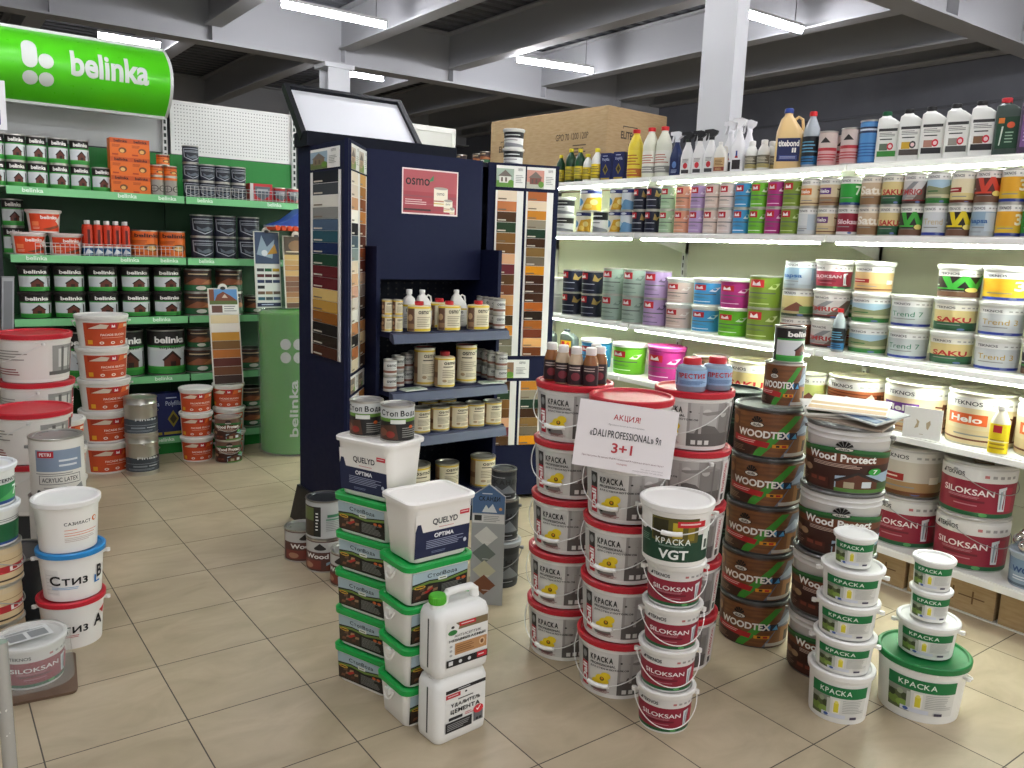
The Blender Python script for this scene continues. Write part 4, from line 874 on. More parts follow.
def d_tek(name, word, c_top, c_mid, c_bot, tcol, wy=(.3, .5), wx=(.3, .8), bottom=None):
    def d(L):
        L.R(0, 0, 1, 1, c_top); L.T('TEKNOS', .27, .84, .53, .93, '#2a2a30', .015)
        for i in range(4): L.R(.6+i*.07, .86, .64+i*.07, .91, '#a8a8a4')
        L.R(0, 0, 1, .78, c_mid); L.R(0, 0, 1, .32, c_bot)
        if bottom: L.R(0, .0, 1, .10, bottom); L.C(.62, .06, .05, .04, '#5a6a9a')
        if word: L.T(word, wx[0], wy[0], wx[1], wy[1], tcol, 0 if 'Trend' in word else .03)
        L.ML(.3, max(.12, wy[0]-.14), .7, max(.18, wy[0]-.06), 1, '#8a8a86')
        name(L) if name else None
    return d
def x_house(L): L.P([(.3, .2), (.55, .55), (.8, .2)], '#7a4a3a'); L.R(.6, .12, .95, .4, '#5f8a4a')
def x_w(c):
    def f(L):
        L.P([(.3, .78), (.42, .3), (.5, .3), (.6, .6), (.68, .3), (.78, .3), (.96, .85), (.84, .85), (.74, .5), (.64, .8), (.56, .8), (.46, .5), (.42, .78)], c); L.R(.0, .28, .6, .34, c); L.C(.7, .28, .09, .09, '#e6d47a'); L.R(0, 0, 1, .2, '#6a4a38'); L.ML(.05, .38, .3, .48, 1, '#e6e6e0')
    return f
def x_beach(L): L.P([(0, .4), (.3, .6), (.6, .5), (1, .72), (1, .3), (0, .3)], '#8a8f6a'); L.R(0, .1, 1, .18, '#3f7a3a'); L.ML(.3, .35, .6, .45, 1, '#2f6a3a')
def x_cols(L): L.R(.55, .15, .75, .75, '#b8c6cf'); L.R(.8, .15, .9, .75, '#9aa8b4'); L.R(.1, .1, .5, .16, '#9aa0a4')
def x_wood(L):
    for i in range(9): L.P([(.0, .1+i*.08), (1, .0+i*.08), (1, .03+i*.08), (.0, .13+i*.08)], '#7a3a1e')
    L.P([(.62, .1), (.62, .5), (.72, .72), (.76, .6), (.7, .45), (.72, .1)], '#d9d6cc'); L.R(.78, .05, .84, .7, '#5a2c18')
def x_helo(c):
    def f(L): L.R(.22, .42, .58, .66, c); L.T('Helo', .26, .47, .54, .61, '#f2efe8', .03); L.R(0, .08, 1, .12, '#6a3a22'); L.P([(.78, .1), (.84, .1), (.86, .66), (.8, .68)], '#6a3a22'); L.P([(.72, .6), (1, .52), (1, .56), (.72, .64)], '#6a3a22')
    return f
def x_nordic(L): L.R(.1, .34, .5, .5, '#a02a26'); L.ML(.14, .38, .46, .46, 1, '#f0e0d0'); L.R(.74, .3, .86, .46, '#ece6d6'); L.R(0, .05, 1, .1, '#6a3a22')
def x_red(L): L.R(.4, .68, .9, .98, '#c02a30'); L.R(.1, .1, .4, .4, '#8a8a8a')
def x_timrio(L): L.P([(.1, .1), (.5, .75), (.6, .75), (.3, .1)], '#8a8d90'); L.P([(.5, .1), (.8, .78), (.95, .78), (.75, .1)], '#6d5a50'); L.R(0, .1, .9, .14, '#8a2a2a')

# ------------------------------------------------------------------ kinds of goods
HB = lambda rot=0, col='#d9d9d6', rw=.002, drop=.62, ahead=1.14, grip=None: (drop, ahead, rw, col, rad(rot), grip)
bucket('dali', .128, .146, .218, '#e8e5e1', '#b8202e', d_dali, 300, (.07, .82), HB(-26, drop=.80, ahead=1.10, grip=.34), off=0)
bucket('dali_back', .128, .146, .218, '#e8e5e1', '#b8202e', d_dali, 300, (.07, .82), HB(150))
bucket('dali_large', .150, .172, .245, '#e4e0da', '#b8202e', d_dali_big, 300, (.07, .84), HB(-70))
bucket('vgt', .104, .118, .205, '#eceae5', '#eceae6', d_vgt, 150, (.08, .80), HB(-8, drop=.38, ahead=1.12, grip=.3))
bucket('siloksan_small', .083, .097, .150, '#dcdad6', '#e2e0db', d_siloksan, 210, (.05, .84), HB(8, '#e8e6e2', .0018, .85, 1.1), lidtop='#d9d8d4')
bucket('kraska_large', .096, .109, .182, '#e9e9e4', '#ebebe7', d_green, 112, (.10, .76), None)
bucket('kraska_mid', .088, .101, .125, '#e9e9e4', '#ebebe7', d_green, 112, (.10, .76), HB(178, '#efeeea', .003, .3, 1.06))
bucket('kraska_small', .058, .067, .112, '#e9e9e4', '#ebebe7', d_green, 135, (.10, .78), None)
bucket('kraska_green', .132, .152, .218, '#e9e9e4', '#1c7a3e', d_green, 95, (.14, .74), HB(150, '#efeeea', .0025, .4, 1.08))
bucket('facade', .138, .160, .212, '#e8e4de', '#e6e3de', d_facade, 122, (.06, .78), HB(170))
bucket('facade_small', .098, .112, .176, '#e8e4de', '#e6e3de', d_facade, 150, (.06, .80), None)
bucket('sazilast', .100, .117, .20, '#edeae4', '#ebe9e6', d_sazilast, 130, (.05, .85), None)
bucket('stiz_blue', .101, .119, .195, '#ebe9e5', '#2a86c8', d_stiz('Стиз', False), 150, (.05, .82), HB(175, '#efeeea', .003, .5, 1.06))
bucket('stiz_red', .101, .119, .195, '#ebe9e5', '#c32434', d_stiz('Стиз', True), 150, (.05, .82), HB(175, '#efeeea', .003, .4, 1.06))
bucket('bag_bucket', .098, .112, .16, '#d6d4d0', '#dcdad6', d_siloksan, 210, (.05, .84), None)
pail('woodtex', .132, .142, .2, '#4a2c18', '#4a4a48', d_woodtex, 185)
pail('wood_protect', .134, .149, .249, '#cfcdc9', '#6a6a68', d_woodprotect, 180, (.03, .80), HB(170, '#8a8a88', .002, .55, 1.08))
tin('woodtex_tin', .078, .175, WOODM, TIN, d_woodtex, 200, (.03, .95))
tin('belinka_tin', .058, .145, '#211d1c', '#2a2624', d_belinka(), 200, (.04, .96))
tin('acrylic', .106, .262, '#dcd8d0', '#8f8e8b', d_acrylic, 170, (.04, .94), HB(178, '#9a9a98', .0022, .5, 1.08), seg=40)
tin('dark_can', .13, .294, '#2a2c30', '#3c3e42', None, seg=40); tin('dark_can_low', .13, .268, '#2a2c30', '#3c3e42', None, seg=40)
pail('green_pail', .118, .130, .252, '#15241c', '#16201b', lambda L: (L.R(0, 0, 1, 1, '#18281f'), L.R(0, .3, 1, .5, '#0f1a14'), L.ML(.2, .6, .8, .8, 2, '#3a5a46')), 180, (.05, .7))
tin('plain_white_can', .112, .462, '#d6d2ca', '#8f8e8b', d_acrylic, 170, (.04, .94), seg=40)
tin('beige_can', .102, .1495, '#c9b593', '#b9b6ae', lambda L: (L.R(0, 0, 1, 1, '#cbb48c'), L.R(0, .1, 1, .16, '#3a2a1c'), L.R(.3, .36, .9, .6, '#a8282c'), L.T('Lakka', .5, .4, .84, .56, '#f0e4dc', .03), L.R(0, .78, 1, .8, '#8a6a40')), 260, (.04, .80), HB(40, '#a8a8a6', .002, .6, 1.08), seg=36)
bucket('white_green', .094, .106, .1495, '#dfe0dc', '#dfe2e4', lambda L: (L.R(0, 0, 1, .62, '#1f7a40'), L.R(0, 0, 1, .1, '#22407a'), L.P([(.4, .1), (.8, .6), (1, .6), (1, .1)], '#3f9a50'), L.T('7', .62, .2, .72, .52, '#eef4ec', .02), L.T('TEKNOS', .45, .68, .68, .8, '#2a2a30', .02)), 220, (.05, .84))
bucket('white_darkgreen', .094, .106, .1495, '#dfe0dc', '#dfe2e4', lambda L: (L.R(0, 0, 1, .66, '#175a34'), L.R(0, 0, 1, .08, '#22407a'), L.R(.62, .1, .76, .6, '#2c7a48'), L.ML(.4, .7, .8, .82, 2, '#8a8a88')), 220, (.05, .84))
tin('finess', .102, .262, TIN, TIN, d_finess, 200, (.10, .52), HB(88, '#b0aeaa', .002, .5, 1.08), seg=40, bead=True)
tin('dufa_tin', .088, .165, '#6b4a40', '#9a9894', d_dufa_base, 200, (.03, .92), None)
tin('dufa_tin_bail', .088, .165, '#6b4a40', '#9a9894', d_woodprotect, 200, (.03, .92), HB(5, '#b0aeaa', .002, .75, 1.15))
tin('grey_tin', .092, .195, '#b3b5b4', '#3a3c40', d_grey_tin, 190, (.04, .94), rimcol=DTIN)
tin('skandi_small', .058, .145, '#33363a', '#3c3f44', d_skandi, 200, rimcol=DTIN)
tin('skandi_mid', .072, .2, '#33363a', '#3c3f44', d_skandi, 200, bail=HB(-15, '#8a8c90', .002, .8, 1.2), rimcol=DTIN)
bucket('skandi_large', .082, .09, .225, '#33363a', '#a3a6ab', d_skandi, 220, (.05, .84), HB(-15, '#8a8c90', .002, .8, 1.2))
tin('stop_tin', .057, .128, '#1c1b19', '#a09e9a', d_stoptin, 200, (.03, .95))
tub('stopvoda', .258, .19, .143, '#e9e8e2', '#12a045', d_stopvoda, .022, .9)
tub('quelyd', .255, .19, .208, '#ece9e2', '#efece6', d_quelyd, .016, .86, handle=False)
# jerrycans
def jerrycan(key, cap_col, design, w=.212, d=.125, h=.245, low=False, body='#e9e9e5'):
    bm_ = m(body, .4); b = MB(); r = .03
    b.loft([rrect(w-.02, d-.02, r*.7, 0), rrect(w-.004, d-.004, r, .008), rrect(w, d, r, .03), rrect(w, d, r, h*.80), rrect(w-.012, d-.010, r, h*.88), rrect(w-.05, d-.035, r, h*.935), rrect(w-.06, d-.05, r, h*.94)], bm_)
    parts = [('body', b.mesh('body'), None, None)]
    hb = MB(); z = h*.93
    if low:                                              # sunken grip: the next can nests on this one
        z = h*.905; hb.tube([(w*.30, 0, z-.004), (w*.26, 0, z+.008), (w*.1, 0, z+.009), (-.03, 0, z+.008), (-.045, 0, z-.004)], .010, bm_, 10)
    else: hb.loft([rrect(.032, .03, .012, z+.001, 4, cx=w*.36), rrect(.03, .028, .012, z+.03, 4, cx=w*.35)], bm_)
    if not low: hb.tube([(w*.36, 0, z), (w*.35, 0, z+.026), (w*.30, 0, z+.036), (w*.1, 0, z+.038), (-.03, 0, z+.036), (-.04, 0, z+.022), (-.042, 0, z-.004)], [.014, .014, .013, .012, .013, .014, .016], bm_, 10)
    parts.append(('handle', hb.mesh('handle'), None, None))
    hc = .022 if low else .039; z = z-.012 if low else z
    nb = MB(); cx = -w*.32; nb.lathe([(.026, z-.008), (.026, z+.008), (.022, z+.010), (.022, z+.014)], 20, bm_, cx, 0); parts.append(('neck', nb.mesh('neck'), None, None))
    cb = MB(); cm = m(cap_col, .35); cb.lathe([(.027, z+.010), (.0275, z+.012), (.0275, z+hc-.005), (.025, z+hc-.001), (.001, z+hc)], 24, cm, cx, 0)
    for i in range(24):
        a = 2*pi*i/24; cb.box(cx+.0276*cos(a)-.001, cx+.0276*cos(a)+.001, .0276*sin(a)-.001, .0276*sin(a)+.001, z+.013, z+hc-.006, cm)
    parts.append(('cap', cb.mesh('cap'), None, None))
    L = Lab(flat_surf((-w*.34, -d/2, h*.16), (w*.76, 0, 0), (0, 0, h*.62), (0, -1, 0)), 2); design(L); parts.append(('label', L.mb.mesh('label'), None, None))
    sb = MB()                                            # moulded seam down the left flank, its groove shadow painted as a dark strip
    sb.loft([[(-w/2-.0012, -.012, zz), (-w/2-.0012, -.006, zz), (-w/2+.004, -.006, zz), (-w/2+.004, -.012, zz)] for zz in (.03, h*.8)], m('#4a4a48', .5), smooth=False)
    parts.append(('seam', sb.mesh('seam'), None, None))
    kind(key, 'jerrycan', parts)
jerrycan('jerry_green', '#4fae2a', d_antiseptic)
jerrycan('jerry_white', '#dcdcd8', d_cement, h=.238, low=True)
def small_can(key, body, cap, design, w=.118, d=.072, h=.255):
    """one-litre flat canister with a sloped shoulder and the neck at one side"""
    bm_ = m(body, .38); b = MB(); r = .014
    b.loft([rrect(w-.008, d-.008, r, 0), rrect(w, d, r, .006), rrect(w, d, r, h*.70), rrect(w*.93, d, r, h*.76, cx=-w*.035), rrect(w*.62, d*.92, r, h*.86, cx=-w*.17), rrect(w*.40, d*.62, r, h*.895, cx=-w*.2), rrect(w*.34, d*.5, r*.9, h*.92, cx=-w*.2)], bm_)
    parts = [('body', b.mesh('body'), None, None)]
    c = MB(); c.lathe([(.022, h*.91), (.0225, h*.915), (.0225, h*.99), (.019, h), (.001, h)], 18, m(cap, .4), -w*.2, 0); parts.append(('cap', c.mesh('cap'), None, None))
    L = Lab(flat_surf((-w*.40, -d/2, h*.12), (w*.74, 0, 0), (0, 0, h*.54), (0, -1, 0)), 2); design(L); parts.append(('label', L.mb.mesh('label'), None, None))
    kind(key, 'canister', parts)
def d_can(band, pic, dot_='#c8283a'):
    def d(L):
        L.R(0, 0, 1, 1, '#e3e3de'); L.R(0, .9, 1, 1, '#3a3a3a'); L.ML(.05, .7, .95, .86, 3, '#5a5a5a'); L.ML(.1, .56, .9, .66, 1, '#2a2a2a'); L.R(0, 0, 1, .2, band); L.R(.1, .22, .55, .46, pic); L.C(.68, .36, .17, .13, dot_); L.C(.68, .36, .1, .07, '#eacaca')
    return d
small_can('can_green', '#e4e5e0', '#155a38', d_can('#3f8a3c', '#5d6b5a')); small_can('can_art', '#e4e5e0', '#1c1c1e', d_can('#4a4440', '#c8a02c', '#3a3a3c'))
small_can('can_brick', '#e4e5e0', '#1c1c1e', d_can('#2a2a2c', '#a87a6a')); small_can('can_stone', '#e4e5e0', '#1c1c1e', d_can('#4a4a48', '#8a867e')); small_can('can_brown', '#e4e5e0', '#1c1c1e', d_can('#2a2a2c', '#7a5a40'))
d_dkgreen = lambda L: (L.R(0, 0, 1, 1, '#143a26'), L.R(.05, .8, .32, .97, '#d8742a'), L.C(.62, .74, .18, .1, '#c8502c'), L.P([(.15, .1), (.22, .7), (.3, .7), (.2, .1)], '#c9d6c8'), L.ML(.4, .15, .9, .55, 4, '#8aa890'))
small_can('can_dkgreen', '#3c4a44', '#c42a34', d_dkgreen); small_can('can_purple', '#4a3c52', '#c42a34', lambda L: (L.R(0, 0, 1, 1, '#6a4a7a'), L.R(.05, .8, .32, .97, '#d8742a'), L.ML(.1, .15, .9, .6, 4, '#b8a0c4')))
small_can('can_dark', '#4e5652', '#33383a', lambda L: (L.R(0, .62, 1, 1, '#e0b424'), L.R(.1, .7, .4, .94, '#b81f2c'), L.C(.72, .8, .16, .12, '#d8602c'), L.R(0, 0, 1, .6, '#8a2f26'), L.ML(.1, .1, .9, .5, 4, '#d8a08a')), .125, .085, .235)
# bottles
def plain_bottle(key, r, h, body, cap, design, zf=(.1, .6), neck=.35, thing='bottle', span=170, sx=1, sy=1):
    bottle(key, [(r*.92, 0), (r, .006), (r, h*.62), (r*.93, h*.70), (r*neck+.004, h*.86), (r*neck, h*.88), (r*neck, h*.95)], body, cap, design, zf, span, thing=thing, sx=sx, sy=sy)
lab2 = lambda bg, c, c2='#3a3a3a': (lambda L: (L.R(0, 0, 1, 1, bg), L.R(0, .0, 1, .3, c), L.ML(.1, .4, .9, .85, 4, c2), L.ML(.15, .06, .85, .24, 2, bg)))
plain_bottle('oil_green', .040, .245, '#0f3a20', '#d9c92c', lab2('#c9b52c', '#8a7a1c'), (.08, .5))
plain_bottle('oil_green_small', .034, .20, '#0f3a20', '#d9c92c', lab2('#c9b52c', '#8a7a1c'), (.08, .5))
plain_bottle('white_yellow', .038, .215, '#dedfd8', '#e0cf2c', lab2('#e0c428', '#8a7a1c'), (.08, .55))
plain_bottle('yellow_red', .052, .33, '#dcc63a', '#c8282c', lab2('#e0cc40', '#b8672c', '#a8641c'), (.05, .6), .42)
plain_bottle('white_red', .052, .33, '#d9dac8', '#c8282c', lab2('#e2e2d6', '#8a8a84', '#b06a5a'), (.1, .55), .42)
plain_bottle('tiny_white', .034, .16, '#dcdcd6', '#e4e4e0', lab2('#6a6456', '#b5a86a', '#c9c4ae'), (.1, .55), .42)
plain_bottle('clear_dark', .045, .31, m('#9aa2a6', .15), '#c8282c', lab2('#15181c', '#2a6a9a', '#5f9ab8'), (.06, .58), .38)
plain_bottle('stain_bottle', .026, .125, m('#8a5a34', .2), '#e6e2de', lambda L: (L.R(0, 0, 1, 1, '#2a1c20'), L.C(.5, .4, .2, .2, '#7a2f3a'), L.ML(.2, .66, .8, .9, 2, '#b8a8a0')), (.04, .62), .55)
plain_bottle('stain_bottle_light', .026, .125, m('#b9a58a', .2), '#e6e2de', lambda L: (L.R(0, 0, 1, 1, '#2a1c20'), L.C(.5, .4, .2, .2, '#7a2f3a'), L.ML(.2, .66, .8, .9, 2, '#b8a8a0')), (.04, .62), .55)
bottle('prestige', [(.060, 0), (.064, .006), (.064, .022), (.066, .026), (.066, .095), (.060, .108), (.036, .118), (.036, .124)], m('#8a9fb0', .2), '#b81f2a', lambda L: (L.R(0, 0, 1, 1, '#8fb0d2'), L.R(.06, .1, .24, .85, '#2f5f9a'), L.R(.09, .15, .14, .8, '#c9d6e4'), L.R(.16, .15, .21, .8, '#c9d6e4'), L.T('ПРЕСТИЖ', .27, .5, .80, .8, '#b02a2c', .035), L.ML(.3, .12, .86, .36, 4, '#3a5a8a')), (.2, .78), 210, capprof=[(.038, .116), (.040, .118), (.040, .14), (.036, .146), (.001, .147)])
bottle('oil_bottle', [(.034, 0), (.036, .006), (.036, .14), (.03, .165), (.013, .18), (.013, .2)], '#e0ded8', '#e6e5e0', d_jugw, (.06, .66), 160)
plain_bottle('yellow_bottle', .045, .25, '#e6dfc6', '#efeeea', lambda L: (L.R(0, 0, 1, 1, '#e6cc1c'), L.R(.3, .7, .6, .95, '#b81f2c'), L.ML(.2, .1, .8, .5, 3, '#a8861c'), L.R(0, .38, 1, .42, '#efe6b0')), (.02, .66), .4, sy=.7)
def jug(key, w, h, body, cap, design, thing='jug', neckx=-.12):
    """bottle with a side handle loop"""
    b = MB(); bm_ = m(body, .35) if isinstance(body, str) else body; d = w*.72; r = d*.3
    b.loft([rrect(w-.008, d-.008, r, 0), rrect(w, d, r, .008), rrect(w, d, r, h*.52), rrect(w*.94, d*.94, r, h*.62, cx=-w*.02), rrect(w*.5, d*.6, d*.2, h*.82, cx=w*neckx), rrect(w*.3, w*.3, w*.14, h*.88, cx=w*neckx), rrect(w*.28, w*.28, w*.13, h*.93, cx=w*neckx)], bm_)
    parts = [('body', b.mesh('body'), None, None)]
    hb = MB(); hb.tube([(w*.08, 0, h*.80), (w*.24, 0, h*.86), (w*.38, 0, h*.82), (w*.42, 0, h*.70), (w*.40, 0, h*.56)], w*.055, bm_, 8); parts.append(('handle', hb.mesh('handle'), None, None))
    c = MB(); c.lathe([(w*.16, h*.92), (w*.165, h*.925), (w*.165, h*.985), (w*.14, h), (.001, h)], 18, m(cap, .35), w*neckx, 0); parts.append(('cap', c.mesh('cap'), None, None))
    L = Lab(flat_surf((-w*.40, -d/2, h*.08), (w*.8, 0, 0), (0, 0, h*.42), (0, -1, 0)), 2); design(L); parts.append(('label', L.mb.mesh('label'), None, None))
    kind(key, thing, parts)
jug('glue_jug', .155, .34, '#d8b982', '#27408a', lambda L: (L.R(0, .1, 1, 1, '#1c2450'), L.T('titebond', .04, .68, .96, .92, '#e9e6de', .03), L.T('II', .66, .44, .84, .62, '#e9e6de', .04), L.R(.1, .16, .9, .34, '#3a4478'), L.ML(.14, .2, .86, .3, 2, '#aab0cc')))
jug('oil_jug', .095, .2, '#e0ded8', '#e6e5e0', d_jugw)
jug('beige_jug', .085, .19, '#e4e2d8', '#e6e5e0', lab2('#c9a878', '#8a3a2c', '#6a4a2c'))
def spray(key, body, head, design, h=.26, w=.085):
    b = MB(); bm_ = m(body, .3) if isinstance(body, str) else body; d = w*.62
    b.loft([rrect(w*.94, d*.94, d*.4, 0), rrect(w, d, d*.42, .006), rrect(w, d, d*.42, h*.42), rrect(w*.72, d*.8, d*.34, h*.58), rrect(w*.40, d*.55, d*.26, h*.72), rrect(w*.34, d*.5, d*.24, h*.78)], bm_)
    parts = [('body', b.mesh('body'), None, None)]
    t = MB(); hm_ = m(head, .4)
    t.lathe([(.016, h*.77), (.017, h*.775), (.017, h*.83), (.012, h*.85)], 14, hm_)
    t.prism([(-.045, h*.93), (-.045, h), (.01, h*1.01), (.04, h*.97), (.035, h*.9), (.012, h*.84), (-.012, h*.84), (-.014, h*.92)], -.012, .012, hm_)
    t.prism([(-.03, h*.93), (-.022, h*.93), (-.028, h*.80), (-.036, h*.76), (-.038, h*.78)], -.006, .006, hm_)
    parts.append(('trigger_head', t.mesh('trigger_head'), None, None))
    L = Lab(flat_surf((-w*.30, -d/2, h*.05), (w*.6, 0, 0), (0, 0, h*.35), (0, -1, 0)), 2); design(L); parts.append(('label', L.mb.mesh('label'), None, None))
    kind(key, 'spray_bottle', parts)
spray('spray_blue', '#1c2c58', '#e4e6ea', lambda L: (L.R(0, 0, 1, 1, '#1a2450'), L.C(.5, .6, .3, .22, '#5a7ab0'), L.ML(.1, .05, .9, .3, 3, '#a8b4d0')), .28)
spray('spray_red', '#e4e4e2', '#232326', lambda L: (L.R(0, 0, 1, 1, '#d9d9d6'), L.C(.5, .5, .3, .2, '#c22a34'), L.ML(.1, .7, .9, .95, 3, '#6a6a6a'), L.R(0, 0, 1, .24, '#3a3a3c')), .27)
spray('spray_white', '#e8e8ea', '#ececf0', lambda L: (L.R(0, 0, 1, .5, '#2a2426'), L.P([(.3, .6), (.5, .95), (.7, .6)], '#a8282c'), L.R(.4, .7, .6, .98, '#2f4a8a')), .31)
tin('pink_tin', .048, .19, '#c9b0ae', '#b82830', lambda L: (L.R(0, 0, 1, 1, '#c99a98'), L.R(0, .5, 1, 1, '#c9bab4'), L.P([(.35, .7), (.5, .88), (.65, .7)], '#2a2424'), L.R(.1, .44, .9, .54, '#a82a34'), L.ML(.1, .1, .9, .36, 3, '#a82a34')), 220)
tin('blue_tin', .05, .22, '#3f76b4', '#c9ccd0', lambda L: (L.R(0, 0, 1, 1, '#4a86c0'), L.R(0, .74, 1, .9, '#1c2a4a'), L.ML(.1, .76, .9, .88, 1, '#d0dcea'), L.ML(.1, .1, .9, .5, 5, '#2a5a94')), 220)
# lit rack tins and tubs
def shelf_tin(key, design, r=.0515, h=.145, body='#d9d9d4', lid='#cfcdc6'): tin(key, r, h, body, lid, design, 230, (.03, .96), seg=26)
PAST = {'green': ('#a9c9a4', '#dfeadc'), 'orange': ('#e0a283', '#f0d8c8'), 'violet': ('#b79cc9', '#ddd0e6'), 'beige': ('#dbc8bd', '#efe6e0'), 'pink': ('#e3d3cb', '#f2ebe6'), 'blue': ('#3f96cc', '#e6f0f6'), 'lime': ('#6cbb2a', '#e6f2dc'), 'magenta': ('#a82a78', '#eed0e2'), 'olive': ('#76902f', '#c9d49a'), 'greygreen': ('#9db0a4', '#7d8f86'), 'lilac': ('#a88fbb', '#6a5a78'), 'rose': ('#d8bfb6', '#efe2dc')}
for k_, (c, c2) in PAST.items(): shelf_tin('tin_'+k_, d_pastel(c, c2))
shelf_tin('tin_navy', d_navy, body='#151a2e', lid='#33353c'); shelf_tin('tin_dulux', d_dulux, body='#1c2a68'); shelf_tin('tin_duluxblue', d_duluxblue, body='#1c2a68'); shelf_tin('tin_whiteblack', d_whiteblack)
TK = {
 'helo_orange': d_tek(x_helo('#d8742a'), None, '#e6e4de', '#ddcfae', '#d8c49a', '#fff'), 'helo_violet': d_tek(x_helo('#5a2a78'), None, '#e6e4de', '#d8c2a0', '#9a7a5a', '#fff'), 'helo_beige': d_tek(x_helo('#6a3a78'), None, '#e6e4de', '#d9c9a4', '#cbb68c', '#fff'),
 'green7': d_tek(x_red and None, '7', '#e8e8e4', '#2fa03c', '#259034', '#e8f4e4', (.36, .7), (.66, .8), '#2a3a7a'), 'maroon': d_tek(None, 'Siloksan', '#e2e0dc', '#8e2136', '#7a1c30', '#e6d0d4', (.38, .56), (.3, .84), '#d9d6d2'), 'plain': d_tek(x_cols, None, '#e8e8e4', '#d3d6d6', '#c4c8ca', '#fff'),
 'satu': d_tek(None, 'Satu', '#e4ddd0', '#cdb596', '#8a6a4a', '#f2ece0', (.36, .66), (.26, .8)), 'saku': d_tek(None, 'SAKU', '#e8e4d8', '#d8c68a', '#2c5a3c', '#b82a2c', (.32, .52), (.3, .74), '#1f4a30'), 'rio': d_tek(x_timrio, 'TIMRIO', '#e4e2de', '#cfccc8', '#a8a4a0', '#b03a3a', (.3, .5), (.16, .7), '#3a2a26'),
 'w_green': d_tek(x_w('#3fa03a'), None, '#e8e6e0', '#1f1a16', '#2a1c14', '#fff'), 'w_yellow': d_tek(x_w('#e0c820'), None, '#e8e6e0', '#1f1a16', '#2a1c14', '#fff'), 'w_red': d_tek(x_w('#c8402c'), None, '#e6ddd8', '#5a2018', '#4a1c14', '#fff'),
 'beach': d_tek(x_beach, None, '#e8e8e6', '#a8c6d8', '#c9c2a0', '#fff', bottom='#2f7a3a'), 'yellow': d_tek(x_nordic, None, '#eae6da', '#e4d9b4', '#d9c98a', '#fff', bottom='#5a2a1c'), 'bluecol': d_tek(x_cols, 'Vaapsa', '#e6e8e8', '#8fa9bd', '#a9b4ba', '#2a5a94', (.36, .56), (.16, .6)),
 'trend3': d_tek(None, '3', '#e8e6e0', '#e0a428', '#d8b02c', '#f2e6c8', (.34, .7), (.62, .76), '#2a3a8a'), 'trend3grey': d_tek(None, 'Trend 3', '#e4e4e2', '#c6c9cb', '#c0c3c6', '#b8943c', (.38, .58), (.3, .72), '#2a3a8a'), 'trend7': d_tek(None, 'Trend 7', '#e4e4e2', '#c0c6c6', '#b9c0c0', '#2f7a5a', (.38, .58), (.28, .7), '#2a3a8a'), 'trendwhite': d_tek(None, 'Trend', '#e8e8e6', '#ced2d4', '#c6cacc', '#c0a878', (.36, .56), (.3, .7), '#2a3a8a'),
 'siloksan': d_siloksan, 'nordic': d_tek(x_nordic, None, '#e6e4de', '#cfae7c', '#c49e68', '#fff'), 'yellowgrey': d_tek(x_house, None, '#e6e6e2', '#d8c88a', '#b5a87a', '#fff', bottom='#2a3a2a'), 'brownstripe': d_tek(x_wood, None, '#e4e0da', '#8a4a2c', '#5a2a1c', '#fff'), 'timwood': d_tek(x_wood, 'TIMRIO', '#e6e4de', '#b0643a', '#a8582e', '#e0d6c8', (.12, .3), (.1, .5)), 'limetin': d_tek(x_house, None, '#e6e6da', '#c9d27a', '#b4c060', '#fff'), 'browntin': d_tek(x_timrio, None, '#8a6a50', '#7a5238', '#6a4630', '#fff'),
 'lakka_beige': d_tek(x_nordic, None, '#dedcd8', '#c9c2b4', '#a8865c', '#fff', bottom='#6a4a2c'),
}
for k_ in ('helo_orange', 'helo_violet', 'helo_beige', 'green7', 'maroon', 'plain', 'satu', 'saku', 'rio', 'w_green', 'w_yellow', 'w_red', 'beach', 'yellow', 'bluecol', 'trend3', 'trendwhite'): shelf_tin('tin_'+k_, TK[k_], .0515, .147)
def shelf_tub(key, dsg, rb, rt, h, body='#e2e2dc', lid='#e6e6e0', span=230, zf=(.05, .82)): bucket(key, rb, rt, h, body, lid, dsg, span, zf, None, 30)
for k_ in ('navy',): tin('mid_navy', .078, .163, '#151a2e', '#33353c', d_navy, 230, (.03, .96), seg=26)
for k_ in ('greygreen',): tin('mid_greygreen', .079, .178, '#9db0a4', '#8f948f', d_pastel(*PAST['greygreen']), 230, (.03, .96), seg=26)
tin('mid_lilac', .084, .178, '#a88fbb', '#9a94a0', d_pastel(*PAST['lilac']), 230, (.03, .96), seg=26)
shelf_tub('tub_rose', d_pastel(*PAST['rose']), .08, .086, .16); shelf_tub('tub_blue', d_pastel(*PAST['blue']), .084, .09, .165); shelf_tub('tub_magenta', d_pastel(*PAST['magenta']), .086, .094, .17, '#a82a78'); shelf_tub('tub_lime', d_pastel(*PAST['lime']), .086, .094, .168, '#6cbb2a')
tin('mid_olive', .09, .182, '#76902f', '#b5b5ac', d_pastel(*PAST['olive']), 230, (.03, .96), seg=30)
shelf_tub('big_blue', d_pastel(*PAST['blue']), .102, .112, .195, '#2f8ac4'); shelf_tub('big_lime', d_pastel(*PAST['lime']), .106, .116, .205, '#6cbb2a'); shelf_tub('big_magenta', d_pastel(*PAST['magenta']), .112, .122, .225, '#a82a78', '#b8468a')
for k_, h in (('bluecol', .152), ('yellowgrey', .152), ('brownstripe', .152)): tin('st_'+k_, .084, h, '#d9d9d4', '#cfcdc6', TK[k_], 230, (.03, .96), seg=28)
for k_ in ('rio', 'siloksan', 'nordic', 'beach', 'trend7', 'saku', 'w_green', 'trend3', 'trend3grey'): shelf_tub('st_'+k_, TK[k_], .086, .0955, .156)
shelf_tub('white_plain', None, .07, .08, .13)
shelf_tub('white_dark', d_whiteblack, .062, .070, .125)
